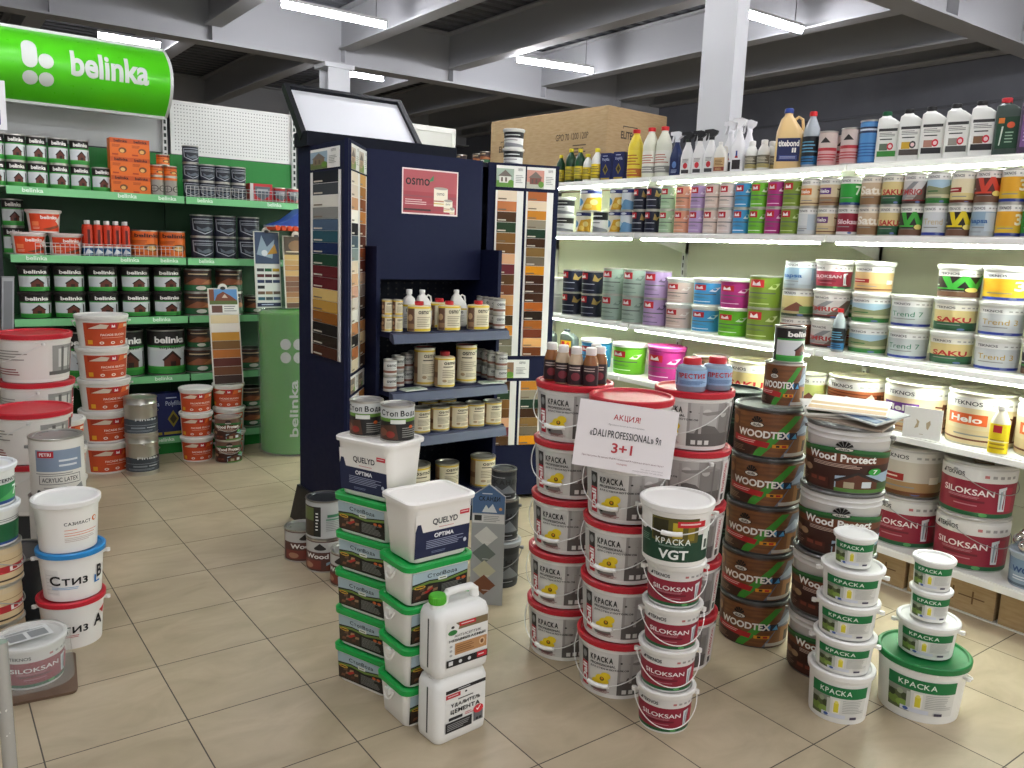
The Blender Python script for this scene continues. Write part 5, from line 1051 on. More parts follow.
pail('pail_helo_violet', .138, .146, .24, '#dcd6c4', '#c9c4b4', TK['helo_violet'], 200); pail('pail_helo', .138, .146, .245, '#dcd6c4', '#c9c4b4', d_tek(x_helo('#d8602c'), None, '#e8e6e0', '#d9c9a4', '#d3c098', '#fff'), 200)
pail('pail_saku', .128, .138, .22, '#e0dcc0', '#c9c4a4', TK['saku'], 200); pail('pail_timwood', .130, .140, .225, '#dcd6c4', '#b9b49c', TK['timwood'], 200); tin('tin_brown_big', .11, .21, '#7a5238', '#8a7a6a', TK['browntin'], 200, seg=30); tin('tin_lime_big', .076, .205, '#d9d8b8', '#b9b89c', TK['limetin'], 200, seg=30)
pail('pail_siloksan', .144, .151, .25, '#d4d2ce', '#b5b3ae', d_siloksan, 200, (.03, .9), HB(60, '#a0a09e', .002, .6, 1.1)); pail('pail_lakka', .132, .140, .25, '#d4d2ce', '#a8a6a0', TK['lakka_beige'], 200, (.03, .9))
# green rack goods
tin('house_tin', .0575, .165, '#211d1c', '#2a2624', d_belinka(), 150, (.03, .97), seg=24); bucket('house_tub', .090, .098, .176, '#211d1c', '#2a2624', d_belinka(), 150, (.04, .92), None, 26, 'paint_tub'); tin('house_big', .128, .33, '#211d1c', '#1c1a19', d_belinka(True), 170, (.04, .95), seg=32)
carton('orange_carton', .126, .10, .122, '#d2661e', d_orange); tin('orange_tin', .042, .075, '#d2661e', '#2a2421', d_orange, 200, seg=22); tin('bicycle_tin', .042, .135, '#8f8a82', '#8f8a82', d_bicycle, 210, seg=22); tin('orange_tin_big', .088, .19, '#d2701e', '#b8601e', d_orange, 190, seg=28)
bucket('red_tub', .088, .1045, .148, '#e3ddd6', '#d9c9c4', d_redtub, 125, (.06, .82), None, 30, 'paint_tub', lidtop='#c8352a')
tin('crest_tin', .054, .122, '#1e2230', '#2a2c34', d_hammer, 190, seg=24); tin('crest_tin_big', .078, .158, '#1e2230', '#2a2c34', d_hammer, 190, seg=26)
carton('red_carton', .17, .1, .135, '#b02a2e', d_redwhite); tin('red_tin', .05, .118, '#8a2428', '#b03a34', d_redwhite, 190, seg=24)
tin('wood_tin', .095, .17, '#3a2620', '#2f2a26', d_logwood, 190, seg=28); carton('blue_carton', .16, .09, .32, '#1b2458', d_bluebox); carton('blue_carton_small', .085, .05, .19, '#1b2458', d_bluebox)
bottle('cartridge', [(.024, 0), (.026, .004), (.026, .205), (.022, .212), (.009, .214), (.009, .228)], '#c9391e', '#e2e2de', d_cartridge, (.02, .86), 220, seg=18, thing='sealant_cartridge')
# oil shelf goods
tin('osmo_small', .0265, .085, '#d3c9ae', '#c2b894', d_osmo, 190, seg=20); tin('osmo_grey', .034, .085, '#c4c4c0', '#b0b0ac', d_osmo_grey, 200, seg=20); tin('osmo_mid', .056, .142, '#d3c9ae', '#a8a59a', d_osmo_big, 200, seg=26)
bottle('osmo_square', [(.063, 0), (.066, .005), (.066, .136), (.061, .14), (.021, .144), (.021, .15)], '#d8cba4', '#b8222a', d_osmo, (.02, .90), 150, seg=28, thing='paint_tin', sy=.6)
tin('osmo_tall', .058, .215, '#d9d0b6', '#a82a26', d_osmo_big, 200, seg=26)
bottle('osmo_red_tin', [(.056, 0), (.058, .005), (.058, .165), (.054, .17), (.024, .176), (.024, .186)], '#d8cba4', '#8a1c22', d_osmo_big, (.03, .88), 200, seg=26, thing='paint_tin')

# ------------------------------------------------------------------ stacks standing on the floor
def stack(cx, cy, items, cat='bucket', group=None, off=0, jit=.004, z0=0.0):
    """items from the floor up: (kind, height, label, face offset in degrees)"""
    z = z0; rr = random.Random(int(cx*1000+cy*77))
    for it in items:
        k_, h, lb, fo = it[:4]; ct = it[4] if len(it) > 4 else cat
        x, y = cx+rr.uniform(-jit, jit), cy+rr.uniform(-jit, jit)
        place(k_, lb, ct, x, y, z, facing(cx, cy, rad(off+fo)), group)
        z += h+.0008
    return z
HD = .2195
pos5 = ['bottom', 'second from the bottom', 'middle', 'second from the top', 'top']
D = 'red-lidded grey-print bucket'
stack(2.052, 2.373, [('dali', HD, f'{D}, {p}{" one" if i != 2 else " one"} of the left stack of five', 0) for i, p in enumerate(pos5)], group='red-lidded grey paint buckets')
stack(2.042, 2.051, [('dali', HD, f'{D}, {p} one of the centre stack' + (' behind the sale notice' if i == 4 else ''), 4) for i, p in enumerate(pos5)], group='red-lidded grey paint buckets')
stack(2.390, 2.069, [('dali', HD, f'{D}, {p} one of the rear right stack of five', (-34, -30, -36, -34, -8)[i]) for i, p in enumerate(pos5)], group='red-lidded grey paint buckets')
SB = 'small white-lidded maroon bucket'
zt = stack(2.006, 1.769, [('siloksan_small', .1495, f'{SB}, {p} of four in the front stack', a) for p, a in (('bottom', 2), ('second from bottom', 4), ('third from bottom', 5), ('topmost', 6))]
      + [('vgt', .2, 'white bucket with dark green band and three big letters, topping the maroon stack', 4)], group='front stack of maroon buckets')
WB = 'brown wood-print metal pail'
zt = stack(2.822, 2.030, [('woodtex', .2005, f'{WB}, {p} one of the five in the brown stack', a) for p, a in zip(pos5, (14, 13, 12, 14, 18))], cat='pail', group='stack of brown wood-print pails')
stack(2.955, 2.335, [('green_pail', .252, f'dark green pail in the shade behind the brown pails, {p} of four', 0) for p in ('bottom', 'second from bottom', 'third from bottom', 'topmost')], cat='pail', group='dark green pails in the shade')
place('woodtex_tin', 'brown wood-print tin standing on the top brown pail', 'tin', 2.848, 2.0, zt, facing(2.84, 2.02, rad(12)))
place('belinka_tin', 'small black-topped tin with green bottom band, highest on the brown tin', 'tin', 2.853, 1.997, zt+.1758, facing(2.84, 2.02, rad(50)))
PB = 'white and dark brown cabin-print pail'
zt = stack(2.836, 1.690, [('wood_protect', .249, f'{PB}, {p} in its stack', a) for p, a in (('bottom', 6), ('second from bottom', 4), ('second from top', 3), ('topmost', -4))], cat='pail', group='stack of cabin-print pails')
rr = random.Random(5)
for i, (c, c2, dx, dy, a, lb) in enumerate((('#a89888', '#8a7a6a', .01, -.02, .05, 'beige colour card, lowest in the fan on the cabin-print pail'), ('#c9c4b8', '#6b7a58', -.03, .02, .42, 'green striped colour card low in the fan on the pail'), ('#d9d6cc', '#4d5a42', -.04, .03, .62, 'white and dark green colour card in the fan on the pail'), ('#b8bcb8', '#3f5a78', .03, -.01, -.25, 'colour card with blue and dark green stripes in the fan'), ('#e2ddd0', '#c9a878', -.012, .01, .30, 'white and tan colour card on top of the fan'))):
    b = MB(); b.box(-.14, .14, -.095, .095, 0, .006, c); L = Lab(flat_surf((-.14, -.095, .006), (.28, 0, 0), (0, .19, 0), (0, 0, 1)), 2)
    L.R(.02, .05, .98, .95, c2); L.R(.02, .52, .98, .95, c); L.R(.02, .26, .98, .34, c)
    o = empty('colour_card', lb, 'colour card', (2.832, 1.682, zt+.0165), 0, 'colour cards on the cabin-print pail'); mw = Matrix.Translation((2.832, 1.682, zt+.0165)) @ Matrix.Rotation(facing(2.89, 1.70)-.1, 4, 'Z') @ Matrix.Rotation(rad(8), 4, 'X') @ Matrix.Translation((dx, dy, i*.0088)) @ Matrix.Rotation(a-.3, 4, 'Z'); o.location = mw.to_translation(); o.rotation_euler = mw.to_euler(); b.build('board', o); L.mb.build('colour_stripes', o)
K = 'white bucket with green banner label'
stack(2.588, 1.472, [('kraska_large', .181, f'largest {K}, at the floor of the taller stack', 3), ('kraska_mid', .1245, f'{K}, second from floor in the taller stack', 2), ('kraska_mid', .1245, f'{K}, middle one of the taller stack', 1), ('kraska_mid', .1245, f'{K}, second from top in the taller stack', 3), ('kraska_small', .111, f'small {K}, topping the taller stack', 2)], group='taller stack of white green-banner buckets')
stack(2.880, 1.335, [('kraska_green', .218, 'widest white bucket with bright green lid and green banner label', 4), ('kraska_mid', .1245, f'medium {K}, standing on the green lid', 3), ('kraska_small', .111, f'small {K}, second from top of the shorter stack', 8), ('kraska_small', .111, f'small {K}, topping the shorter stack over the green lid', 0)], group='shorter stack of white green-banner buckets')
FB = 'white bucket with orange facade-paint label'
stack(1.01, 6.0, [('facade', .2115, f'large {FB}, {p} one of its stack', 16) for p in pos5], group='large orange-labelled buckets')
stack(1.602, 5.99, [('facade_small', .1755, f'small {FB}, {p} of three, left stack', 4) for p in ('bottom', 'middle', 'top')], group='small orange-labelled buckets')
stack(1.862, 6.07, [('facade_small', .1755, f'small {FB}, {p} of three, right stack under the swatch card', -12) for p in ('bottom', 'middle', 'top')], group='small orange-labelled buckets')
stack(1.192, 5.80, [('finess', .2615, 'silver tin with dark grey label, lower of the pair', 6), ('finess', .2615, 'silver tin with dark grey label, upper one with handle raised', 4)], cat='tin', group='pair of silver tins')
stack(1.778, 5.838, [('dufa_tin_bail', .1645, 'brown cabin-print tin with wire handle, lower of two on the floor', 4), ('dufa_tin_bail', .1645, 'brown cabin-print tin with wire handle, upper of two before the swatch card', 2)], cat='tin', group='two brown tins before the green rack')
stack(.436, 3.470, [('stiz_red', .1945, 'white sealant bucket with red lid, bottom of the left front stack', 4), ('stiz_blue', .1945, 'white sealant bucket with blue lid, middle of the left front stack', 4), ('sazilast', .2, 'white sealant bucket with white lid and orange lines, on the blue lid', 4)], group='white sealant buckets')
# stacks cut by the left edge of the photograph
stack(.170, 3.478, [('beige_can', .149, 'beige wood-oil can at the bottom of the left edge stack', 34, 'can'), ('beige_can', .149, 'beige can with red tag, second up in the left edge stack', 36, 'can'), ('beige_can', .149, 'beige can with red tag, just under the green-labelled buckets', 34, 'can'), ('white_darkgreen', .149, 'white bucket with dark green label, under the topmost at left edge', 36), ('white_green', .149, 'white bucket with bright green label, topmost at the left edge', 36)], group='stack cut by the left edge')
stack(.50, 4.84, [('dark_can', .294, 'dark can on the floor under the red-lidded left pile', 0, 'can'), ('dark_can', .294, 'dark can second up, under the red-lidded left pile', 0, 'can')], group='dark cans under the left pile')
stack(.50, 4.84, [('dali_large', .2445, 'large white bucket with red lid, lower rear one of left pile', -20), ('dali_large', .2445, 'large white bucket with red lid and house photo, top of left pile', -8)], z0=.590, group='large red-lidded buckets at left')
stack(.43, 4.45, [('dark_can_low', .268, 'dark can on the floor under the two front red-lidded buckets', 0, 'can'), ('dali_large', .2445, 'large white bucket with red lid, lower of the two behind the latex can', -25, 'bucket')], group='front of the left pile')
place('dali_large', 'large white bucket with red lid standing left of the latex paint can', 'bucket', .43, 4.45, .515, facing(.43, 4.45, rad(-25)), 'large red-lidded buckets at left')
stack(.468, 3.97, [('plain_white_can', .462, 'white paint can under the latex paint can, mostly hidden', 0, 'can'), ('acrylic', .262, 'white latex paint can with blue-grey label and metal lid', 3, 'can')], group='white latex paint cans')
stack(.665, 5.28, [('facade_small', .1755, 'small orange-labelled bucket low behind the latex can', 0), ('facade_small', .1755, 'small orange-labelled bucket second up behind the latex can', 0), ('facade_small', .1755, 'small orange-labelled bucket third up behind the latex can', 0)], z0=0.0, group='small orange buckets behind the latex can')
stack(.285, 3.775, [('dark_can', .294, 'dark can in the shade behind the white sealant buckets', 0, 'can')])
# bucket wrapped in clear film on a brown tray at the lower left
b = MB(); b.loft([rrect(.34, .30, .02, 0), rrect(.35, .31, .02, .012)], mix_noise('tray_board', '#5a4636', '#6d5644', 8, .8), smooth=False)
o = tag(b.build('cardboard_tray', loc=(.225, 3.185, 0), rz=-.12), 'brown cardboard tray under the film-wrapped bucket', 'tray')
place('bag_bucket', 'maroon-labelled bucket wrapped in clear film on a brown tray', 'bucket', .262, 3.20, .0125, facing(.262, 3.2, rad(14)))
b = MB(); rr = random.Random(3)
lo = []
for (w, d, r, z) in ((.262, .262, .10, .014), (.258, .258, .11, .06), (.25, .25, .11, .12), (.25, .25, .115, .165), (.22, .22, .10, .178), (.06, .06, .028, .182)):
    lo.append([(x+rr.uniform(-.003, .003), y+rr.uniform(-.003, .003), z) for x, y, z in rrect(w, d, r, z, 8)])
b.loft(lo, FILM, cap0=False)
tag(b.build('film_wrap', loc=(.262, 3.20, 0)), 'wrinkled clear film wrapped around the maroon bucket at lower left', 'plastic film')
L = Lab(flat_surf((-.11, -.045, 0), (.22, 0, 0), (0, .09, 0), (0, 0, 1)), 2); L.R(0, 0, 1, 1, '#dcdedd'); L.R(.02, .1, .3, .9, '#c9cccc'); L.R(.38, .1, .62, .7, '#8f9394'); L.R(.68, .1, .94, .7, '#8f9394'); L.ML(.38, .76, .94, .92, 2, '#5a5e60'); L.ML(.06, .2, .28, .8, 4, '#8a8e90')
L.mb.loft([rrect(.22, .09, .002, -.0006, 1), rrect(.22, .09, .002, .0004, 1)], m('#dcdedd'), smooth=False)
tag(L.mb.build('paper_label', loc=(.215, 3.17, .1842), rz=.18), 'white printed paper slip lying on the film-wrapped bucket', 'paper')
b = MB(); b.tube([(.106, 1.9, 0), (.104, 1.9, .4), (.101, 1.9, .75)], .014, m('#c3c5c4', .25, .6), 12); b.lathe([(.05, 0), (.05, .006), (.016, .01), (.014, .02)], 20, m('#c3c5c4', .3, .5), .106, 1.9)
tag(b.build('metal_rod'), 'grey metal rod at the lower left corner of the photo', 'rod')
bucket('corner_bucket', .10, .115, .17, '#ecece9', '#efefec', None)
place('corner_bucket', 'white bucket whose lid just shows in the lower left corner', 'bucket', .115, 2.22, 0)
b = MB(); b.box(-.03, .03, -.02, .02, 0, 1.32, m('#a3a7aa', .35, .5)); b.box(-.022, .022, -.021, -.0201, .02, 1.30, m('#7d8184', .4, .4)); b.box(-.032, .032, -.022, .022, 1.32, 1.326, m('#8d9194', .35, .5))
b.v = [(x+z*.06, y, z) for x, y, z in b.v]
tag(b.build('metal_post', loc=(.38, 5.55, 0)), 'grey metal post at the left edge in front of the green rack', 'post')
L = Lab(flat_surf((-.12, 0, 0), (.24, 0, 0), (0, 0, .21), (0, -1, 0)), 2); L.R(0, 0, 1, 1, '#e6e6ea'); L.R(.1, .1, .9, .9, '#4a3f8a'); L.R(.1, .4, .9, .6, '#e6e6ea'); L.mb.box(-.12, .12, 0, .006, 0, .21, m('#e6e6ea'))
L.mb.tube([(0, .003, .21), (0, .003, 1.72)], .002, m('#8a8a8a', .4, .5), 6)
tag(L.mb.build('hanging_card', loc=(.28, 4.4, 2.03)), 'white and violet card hanging at the upper left edge', 'sign')
# ------------------------------------------------------------------ tubs, canisters and tins before the blue stand
SV = 'green-lidded tub with stone label'
z = 0
for i, p in enumerate(('bottom', 'second from the bottom', 'middle', 'fourth from the bottom', 'highest')):
    place('stopvoda', f'{SV}, {p} in the rear column of five', 'tub', 1.305+.003*(i % 2), 2.548, z, rad(-69), 'rear column of green-lidded tubs'); z += .1435
place('quelyd', 'white adhesive tub with navy label, under the two small tins', 'tub', 1.308, 2.548, z, rad(-68), 'white adhesive tubs'); z += .2085
place('stop_tin', 'black stone-print tin on the rear adhesive tub, left one', 'tin', 1.285, 2.610, z-.005, facing(1.3, 2.6, rad(-12)), 'two tins on the adhesive tub')
place('stop_tin', 'black stone-print tin on the rear adhesive tub, right one', 'tin', 1.345, 2.490, z-.005, facing(1.36, 2.5, rad(4)), 'two tins on the adhesive tub')
z = 0
for i, p in enumerate(('bottom', 'second from the bottom', 'third from the bottom', 'highest')):
    place('stopvoda', f'{SV}, {p} in the front column of four', 'tub', 1.352, 2.292-.002*(i % 2), z, rad(2), 'front column of green-lidded tubs'); z += .1435
place('quelyd', 'white adhesive tub with navy label, on the front green-lidded column', 'tub', 1.358, 2.29, z, rad(3), 'white adhesive tubs')
place('jerry_white', 'white jerrycan with black cement-remover lettering, standing on the floor', 'jerrycan', 1.366, 2.125, 0, rad(4), 'two white jerrycans')
place('jerry_green', 'white jerrycan with green cap, on top of the other jerrycan', 'jerrycan', 1.369, 2.128, .2255, rad(2), 'two white jerrycans')
stack(2.213, 3.038, [('skandi_large', .2245, 'dark grey bucket with pale grey lid, base of the charcoal stack', 8, 'bucket'), ('skandi_mid', .1995, 'dark grey tin with wire handle, middle of the charcoal stack', 6, 'tin'), ('skandi_small', .145, 'small dark grey tin topping the charcoal stack', 4, 'tin')], group='charcoal stack beside the colour card')
# five-sided colour card
cc = empty('sample_card', 'tall grey sample card with house-shaped top and four diamond swatches', 'colour card', (2.005, 2.86, 0), facing(2.0, 2.86, rad(-6)))
b = MB(); b.prism([(-.074, 0), (.074, 0), (.074, .51), (0, .565), (-.074, .51)], 0, .006, m('#a9abad', .5)); b.prism([(-.05, 0), (.05, 0), (.03, .3), (-.03, .3)], .03, .034, m('#8a8c8e')); b.v = b.v; b.build('board', cc)
L = Lab(flat_surf((-.074, 0, 0), (.148, 0, 0), (0, 0, .565), (0, -1, 0)), 2)
L.P([(.02, .76), (.98, .76), (.98, .90), (.5, .99), (.02, .90)], '#4f6d94'); L.T('СКАНДИ', .2, .855, .84, .90, '#1c2430', .03); L.ML(.3, .91, .7, .93, 1, '#d9dee4'); L.P([(.3, .77), (.42, .83), (.5, .8), (.62, .84), (.76, .77)], '#dfe3e6'); L.C(.86, .8, .05, .013, '#d8a06a')
L.R(.02, .68, .98, .755, '#dcdcda'); L.R(.08, .7, .3, .745, '#3a3a3a'); L.ML(.36, .69, .92, .745, 4, '#9a9a98')
for (cx, cy, c) in ((.45, .57, '#dad9d5'), (.4, .43, '#6c7470'), (.42, .29, '#c6c4a8'), (.42, .17, '#7d4e36')): L.P([(cx-.36, cy), (cx, cy-.085), (cx+.36, cy), (cx, cy+.085)], c); L.ML(cx-.05, cy-.05, cx+.2, cy-.04, 1, '#e6e6e4')
L.mb.build('printed_face', cc)
# tins on the floor by the stand's left foot
place('dufa_tin', 'brown tin on the floor under the grey dark-lidded tin', 'tin', 1.575, 3.65, 0, facing(1.56, 3.65, rad(4)), 'tins by the blue stand')
place('grey_tin', 'grey wood-oil tin with dark lid by the blue stand', 'tin', 1.578, 3.652, .1655, facing(1.56, 3.65, rad(2)), 'tins by the blue stand')
place('dufa_tin', 'brown tin on the floor, left of the grey dark-lidded tin', 'tin', 1.532, 3.832, 0, facing(1.53, 3.83, rad(30)), 'tins by the blue stand')
place('dufa_tin', 'brown tin on the floor half behind the green-lidded tubs', 'tin', 1.60, 3.42, 0, facing(1.6, 3.42, rad(-10)), 'tins by the blue stand')
# sale notice in front of the middle stack
L = Lab(flat_surf((-.165, 0, 0), (.33, 0, 0), (0, 0, .225), (0, -1, 0)), 2)
L.R(0, 0, 1, 1, '#e9e3e4'); L.T('АКЦИЯ!', .36, .74, .63, .84, '#b8343e', .01); L.T('Профессионал для интерьера', .32, .66, .68, .69, '#8a8486'); L.T('«DALI PROFESSIONAL» 9л', .14, .48, .86, .59, '#222024', .015); L.T('3+1', .38, .26, .59, .41, '#b8343e', .02)
L.T('При покупке 3х банок Dali Professional 9 л данная акция действует', .09, .155, .92, .19, '#8a6468'); L.T('подарок', .45, .09, .56, .12, '#b86a70'); L.T('На срок действия', .70, .07, .92, .095, '#a89ea0'); L.T('подробности акции', .62, .03, .92, .055, '#a89ea0')
L.mb.box(-.165, .165, 0, .003, 0, .225, m('#e9e3e4', .3))
o = L.mb.build('sale_notice', loc=(1.880, 1.922, .870)); o.rotation_euler = (rad(-6), rad(4.2), facing(1.9, 1.95)+rad(-4))
tag(o, 'white sale notice with red lettering leaning on the centre bucket stack', 'sign')
# small bottles and jars on the red lids
zt = 5*(HD+.0008)
sb = [(-.095, .03), (-.05, -.035), (0, -.075), (.055, -.085), (.09, -.03), (.075, .045)]
dsc = ('leftmost', 'second', 'third', 'fourth', 'fifth', 'rightmost')
ca_, sa_ = cos(facing(2.052, 2.373)), sin(facing(2.052, 2.373))
for i, (u, v) in enumerate(sb):
    x, y = 2.052+u*ca_-v*sa_, 2.373+u*sa_+v*ca_
    place('stain_bottle' if i in (0, 3, 4) else 'stain_bottle_light', f'small {"brown" if i in (0, 3, 4) else "clear tan"} stain bottle, {dsc[i]} on the left red lid', 'bottle', x, y, zt-.008, facing(x, y), 'stain bottles on the red lid', s=1.1)
ca_, sa_ = cos(facing(2.40, 2.06)), sin(facing(2.40, 2.06))
for i, (u, v, lb) in enumerate(((-.015, -.055, 'blue and white jar with red cap, left one on the right red lid'), (.078, .02, 'blue and white jar with red cap, right one on the right red lid'))):
    x, y = 2.390+u*ca_-v*sa_, 2.069+u*sa_+v*ca_
    place('prestige', lb, 'jar', x, y, zt-.008, facing(x, y, rad(-4 if i == 0 else 16)), 'two jars on the red lid', s=.85)

# ------------------------------------------------------------------ goods on the lit rack
RF = rad(-74)
def on_rack(k_, lb, cat, px, py, X, z, group=None, face=RF, dz=0.0, s=1.0):
    y = onx(px, py, X)[0]; return place(k_, lb, cat, X, y, z+dz+.0006, face, group, s), y
HT = .1485
cols = [(616, 'tin_dulux', 'tin_dulux', 'yellow flower tin with navy top'), (628, 'tin_duluxblue', 'tin_duluxblue', 'pale blue tin with navy top'), (640, 'tin_navy', 'tin_navy', 'navy tin, left of the two navy pairs'), (653, 'tin_navy', 'tin_navy', 'navy tin, right of the two navy pairs'),
 (667.5, 'tin_green', 'tin_green', 'pale green pastel tin'), (682.5, 'tin_orange', 'tin_orange', 'salmon orange pastel tin'), (697.5, 'tin_violet', 'tin_violet', 'lilac pastel tin'), (712, 'tin_beige', 'tin_beige', 'beige pastel tin'), (726.5, 'tin_pink', 'tin_pink', 'pale cream pastel tin'), (742, 'tin_blue', 'tin_blue', 'bright sky blue tin'), (758, 'tin_lime', 'tin_lime', 'lime green tin'), (774.5, 'tin_magenta', 'tin_magenta', 'magenta tin'), (790.5, 'tin_olive', 'tin_olive', 'dark olive tin'),
 (808.5, 'tin_plain', 'tin_helo_orange', None), (827.5, 'tin_helo_beige', 'tin_helo_violet', None), (848, 'tin_maroon', 'tin_green7', None), (869, 'tin_satu', 'tin_satu', 'tan and brown tin'), (890, 'tin_saku', 'tin_saku', 'yellow-green tin with red lettering'), (911.5, 'tin_w_green', 'tin_rio', None), (935, 'tin_trendwhite', 'tin_beach', None), (959.5, 'tin_w_yellow', 'tin_yellow', None), (984, 'tin_bluecol', 'tin_w_red', None), (1009.5, 'tin_trend3', 'tin_trend3', 'orange tin with a white number'), (1036, 'tin_green7', 'tin_green7', 'green tin cut by the photo\'s right edge')]
KL = {'tin_plain': 'plain grey-white tin', 'tin_helo_orange': 'cream tin with orange name patch', 'tin_helo_beige': 'beige tin with violet name patch', 'tin_helo_violet': 'brown tin with violet name patch', 'tin_maroon': 'maroon tin', 'tin_green7': 'green tin with a white number', 'tin_w_green': 'black tin with green zigzag letter', 'tin_rio': 'grey tin with diagonal streaks', 'tin_trendwhite': 'white tin with blue bottom band', 'tin_beach': 'sky blue landscape tin', 'tin_w_yellow': 'black tin with yellow zigzag letter', 'tin_yellow': 'pale yellow tin', 'tin_bluecol': 'grey-blue column tin', 'tin_w_red': 'dark red tin with red zigzag letter'}
G4 = 'paired tins on the upper lit shelf'
for px, lo_, up_, nm in cols:
    X = 3.945; y = onx(px, 222, X)[0]
    place(lo_, f'{nm or KL[lo_]}, lower of its pair, upper lit shelf', 'tin', X, y, SH[3]+.0006, RF, G4)
    place(up_, f'{nm or KL[up_]}, upper of its pair, upper lit shelf', 'tin', X+.003, y, SH[3]+HT, RF, G4)
on_rack('tin_dulux', 'yellow flower tin with navy top, lower one beside white and black tin', 'tin', 583.5, 222, 3.945, SH[3], G4)
on_rack('tin_whiteblack', 'white tin with black top, on the upper lit shelf', 'tin', 600.5, 222, 3.945, SH[3], G4)
y_ = onx(587, 222, 3.96)[0]
tin('tin_dulux_wide', .075, .15, '#1c2a68', '#cfcdc6', d_dulux, 230, (.03, .96), seg=26)
place('tin_dulux_wide', 'wide yellow flower tin with navy lid bridging two tins', 'tin', 3.95, y_-.04, SH[3]+HT, RF, G4)
for i in (0, 1): on_rack('white_dark', f'white tub with dark lid, {("lower", "upper")[i]} one beside the swatch boards', 'tub', 565, 222, 3.95, SH[3], 'white tubs beside the swatch boards', dz=i*.126)
# middle lit shelf
G3 = 'goods on the middle lit shelf'
def pair(px, py, kl, ku, hl, nm_l, nm_u, r, cat='tin', X0=3.86+.02):
    X = X0+r; y = onx(px, py, X)[0]
    place(kl, nm_l+', lower of its pair on the middle lit shelf', cat, X, y, SH[2]+.0006, RF, G3)
    place(ku, nm_u+', upper of its pair on the middle lit shelf', cat, X, y, SH[2]+hl+.001, RF, G3)
pair(573, 300, 'mid_navy', 'mid_navy', .163, 'navy blue tin, leftmost column', 'navy blue tin, leftmost column', .066)
pair(592.5, 300, 'mid_navy', 'mid_navy', .163, 'navy blue tin, second column', 'navy blue tin, second column', .066)
pair(613.5, 304, 'mid_greygreen', 'mid_greygreen', .178, 'grey-green tin, left of two columns', 'grey-green tin, left of two columns', .067)
pair(634, 306, 'mid_greygreen', 'mid_greygreen', .178, 'grey-green tin, right of two columns', 'grey-green tin, right of two columns', .067)
pair(656.5, 308, 'mid_lilac', 'mid_lilac', .178, 'lilac tin', 'lilac tin', .075)
pair(679, 314, 'tub_rose', 'tub_rose', .16, 'rose beige tub', 'rose beige tub', .088, 'tub')
pair(706.5, 316, 'tub_blue', 'tub_blue', .165, 'sky blue tub', 'sky blue tub', .092, 'tub')
pair(734, 320, 'tub_lime', 'tub_magenta', .168, 'lime green tub', 'magenta tub', .096, 'tub')
pair(763, 322, 'mid_olive', 'mid_olive', .182, 'large olive green tin', 'large olive green tin', .09)
for i in (0, 1): on_rack('white_plain', f'plain white tub, {("lower", "upper")[i]} one behind the swatch board edge', 'tub', 553, 300, 3.96, SH[2], 'plain white tubs', dz=i*.131)
def column(px, py, X, ks, hs, lbs, cat='bucket', z=None):
    y = onx(px, py, X)[0]; zz = (SH[2] if z is None else z)+.0006
    for k_, h, lb in zip(ks, hs, lbs): place(k_, lb, cat, X, y, zz, RF, G3); zz += h+.0006
    return y
column(796, 328, 3.975, ('st_brownstripe', 'st_yellowgrey', 'st_bluecol'), (.152,)*3, ('brown striped tin, lowest of the narrow three-high column', 'yellow and grey house tin, middle of the narrow column', 'grey-blue column tin on top of the narrow three-high column'), 'tin')
column(829, 328, 3.985, ('st_rio', 'st_rio', 'st_siloksan'), (.156,)*3, ('grey streaked bucket, lowest, behind the clear bottle', 'grey streaked bucket under the maroon bucket', 'maroon bucket on top of the grey streaked buckets'))
column(868, 336, 3.99, ('st_beach', 'st_beach', 'st_nordic'), (.156,)*3, ('sky blue landscape bucket, lowest under the tan bucket', 'sky blue landscape bucket directly under the tan bucket', 'tan bucket with dark red patch on the landscape buckets'))
column(908, 342, 3.995, ('st_trend7', 'st_trend7'), (.156,)*2, ('pale grey bucket with green script, lower of two', 'pale grey bucket with green script, upper of two'))
column(951.5, 348, 4.0, ('st_saku', 'st_saku', 'st_w_green'), (.156,)*3, ('dark green bucket with red lettering, lowest in its column', 'dark green bucket with red lettering, under the zigzag bucket', 'black bucket with green zigzag letter, topmost'))
column(997, 354, 4.0, ('st_trend3grey', 'st_trend3grey', 'st_trend3'), (.156,)*3, ('grey-white bucket with gold script, lowest under the orange bucket', 'grey-white bucket with gold script, directly under the orange bucket', 'orange and white bucket on the gold-script buckets'))
column(1046, 360, 4.0, ('st_w_green', 'st_w_green'), (.156,)*2, ('dark bucket cut by the right edge, lower one', 'dark bucket cut by the right edge, upper one'))
b_, yb_ = on_rack('st_nordic', 'tan bucket standing behind the maroon bucket, at the rack back', 'bucket', 862, 300, 4.21, SH[2], G3)
on_rack('st_beach', 'landscape bucket behind, at the rack back', 'bucket', 862, 300, 4.21, SH[2], G3, dz=.157)
on_rack('clear_dark', 'clear bottle with red cap and black label before the streaked buckets', 'bottle', 838, 340, 3.905-.022, SH[2], G3, s=.72)
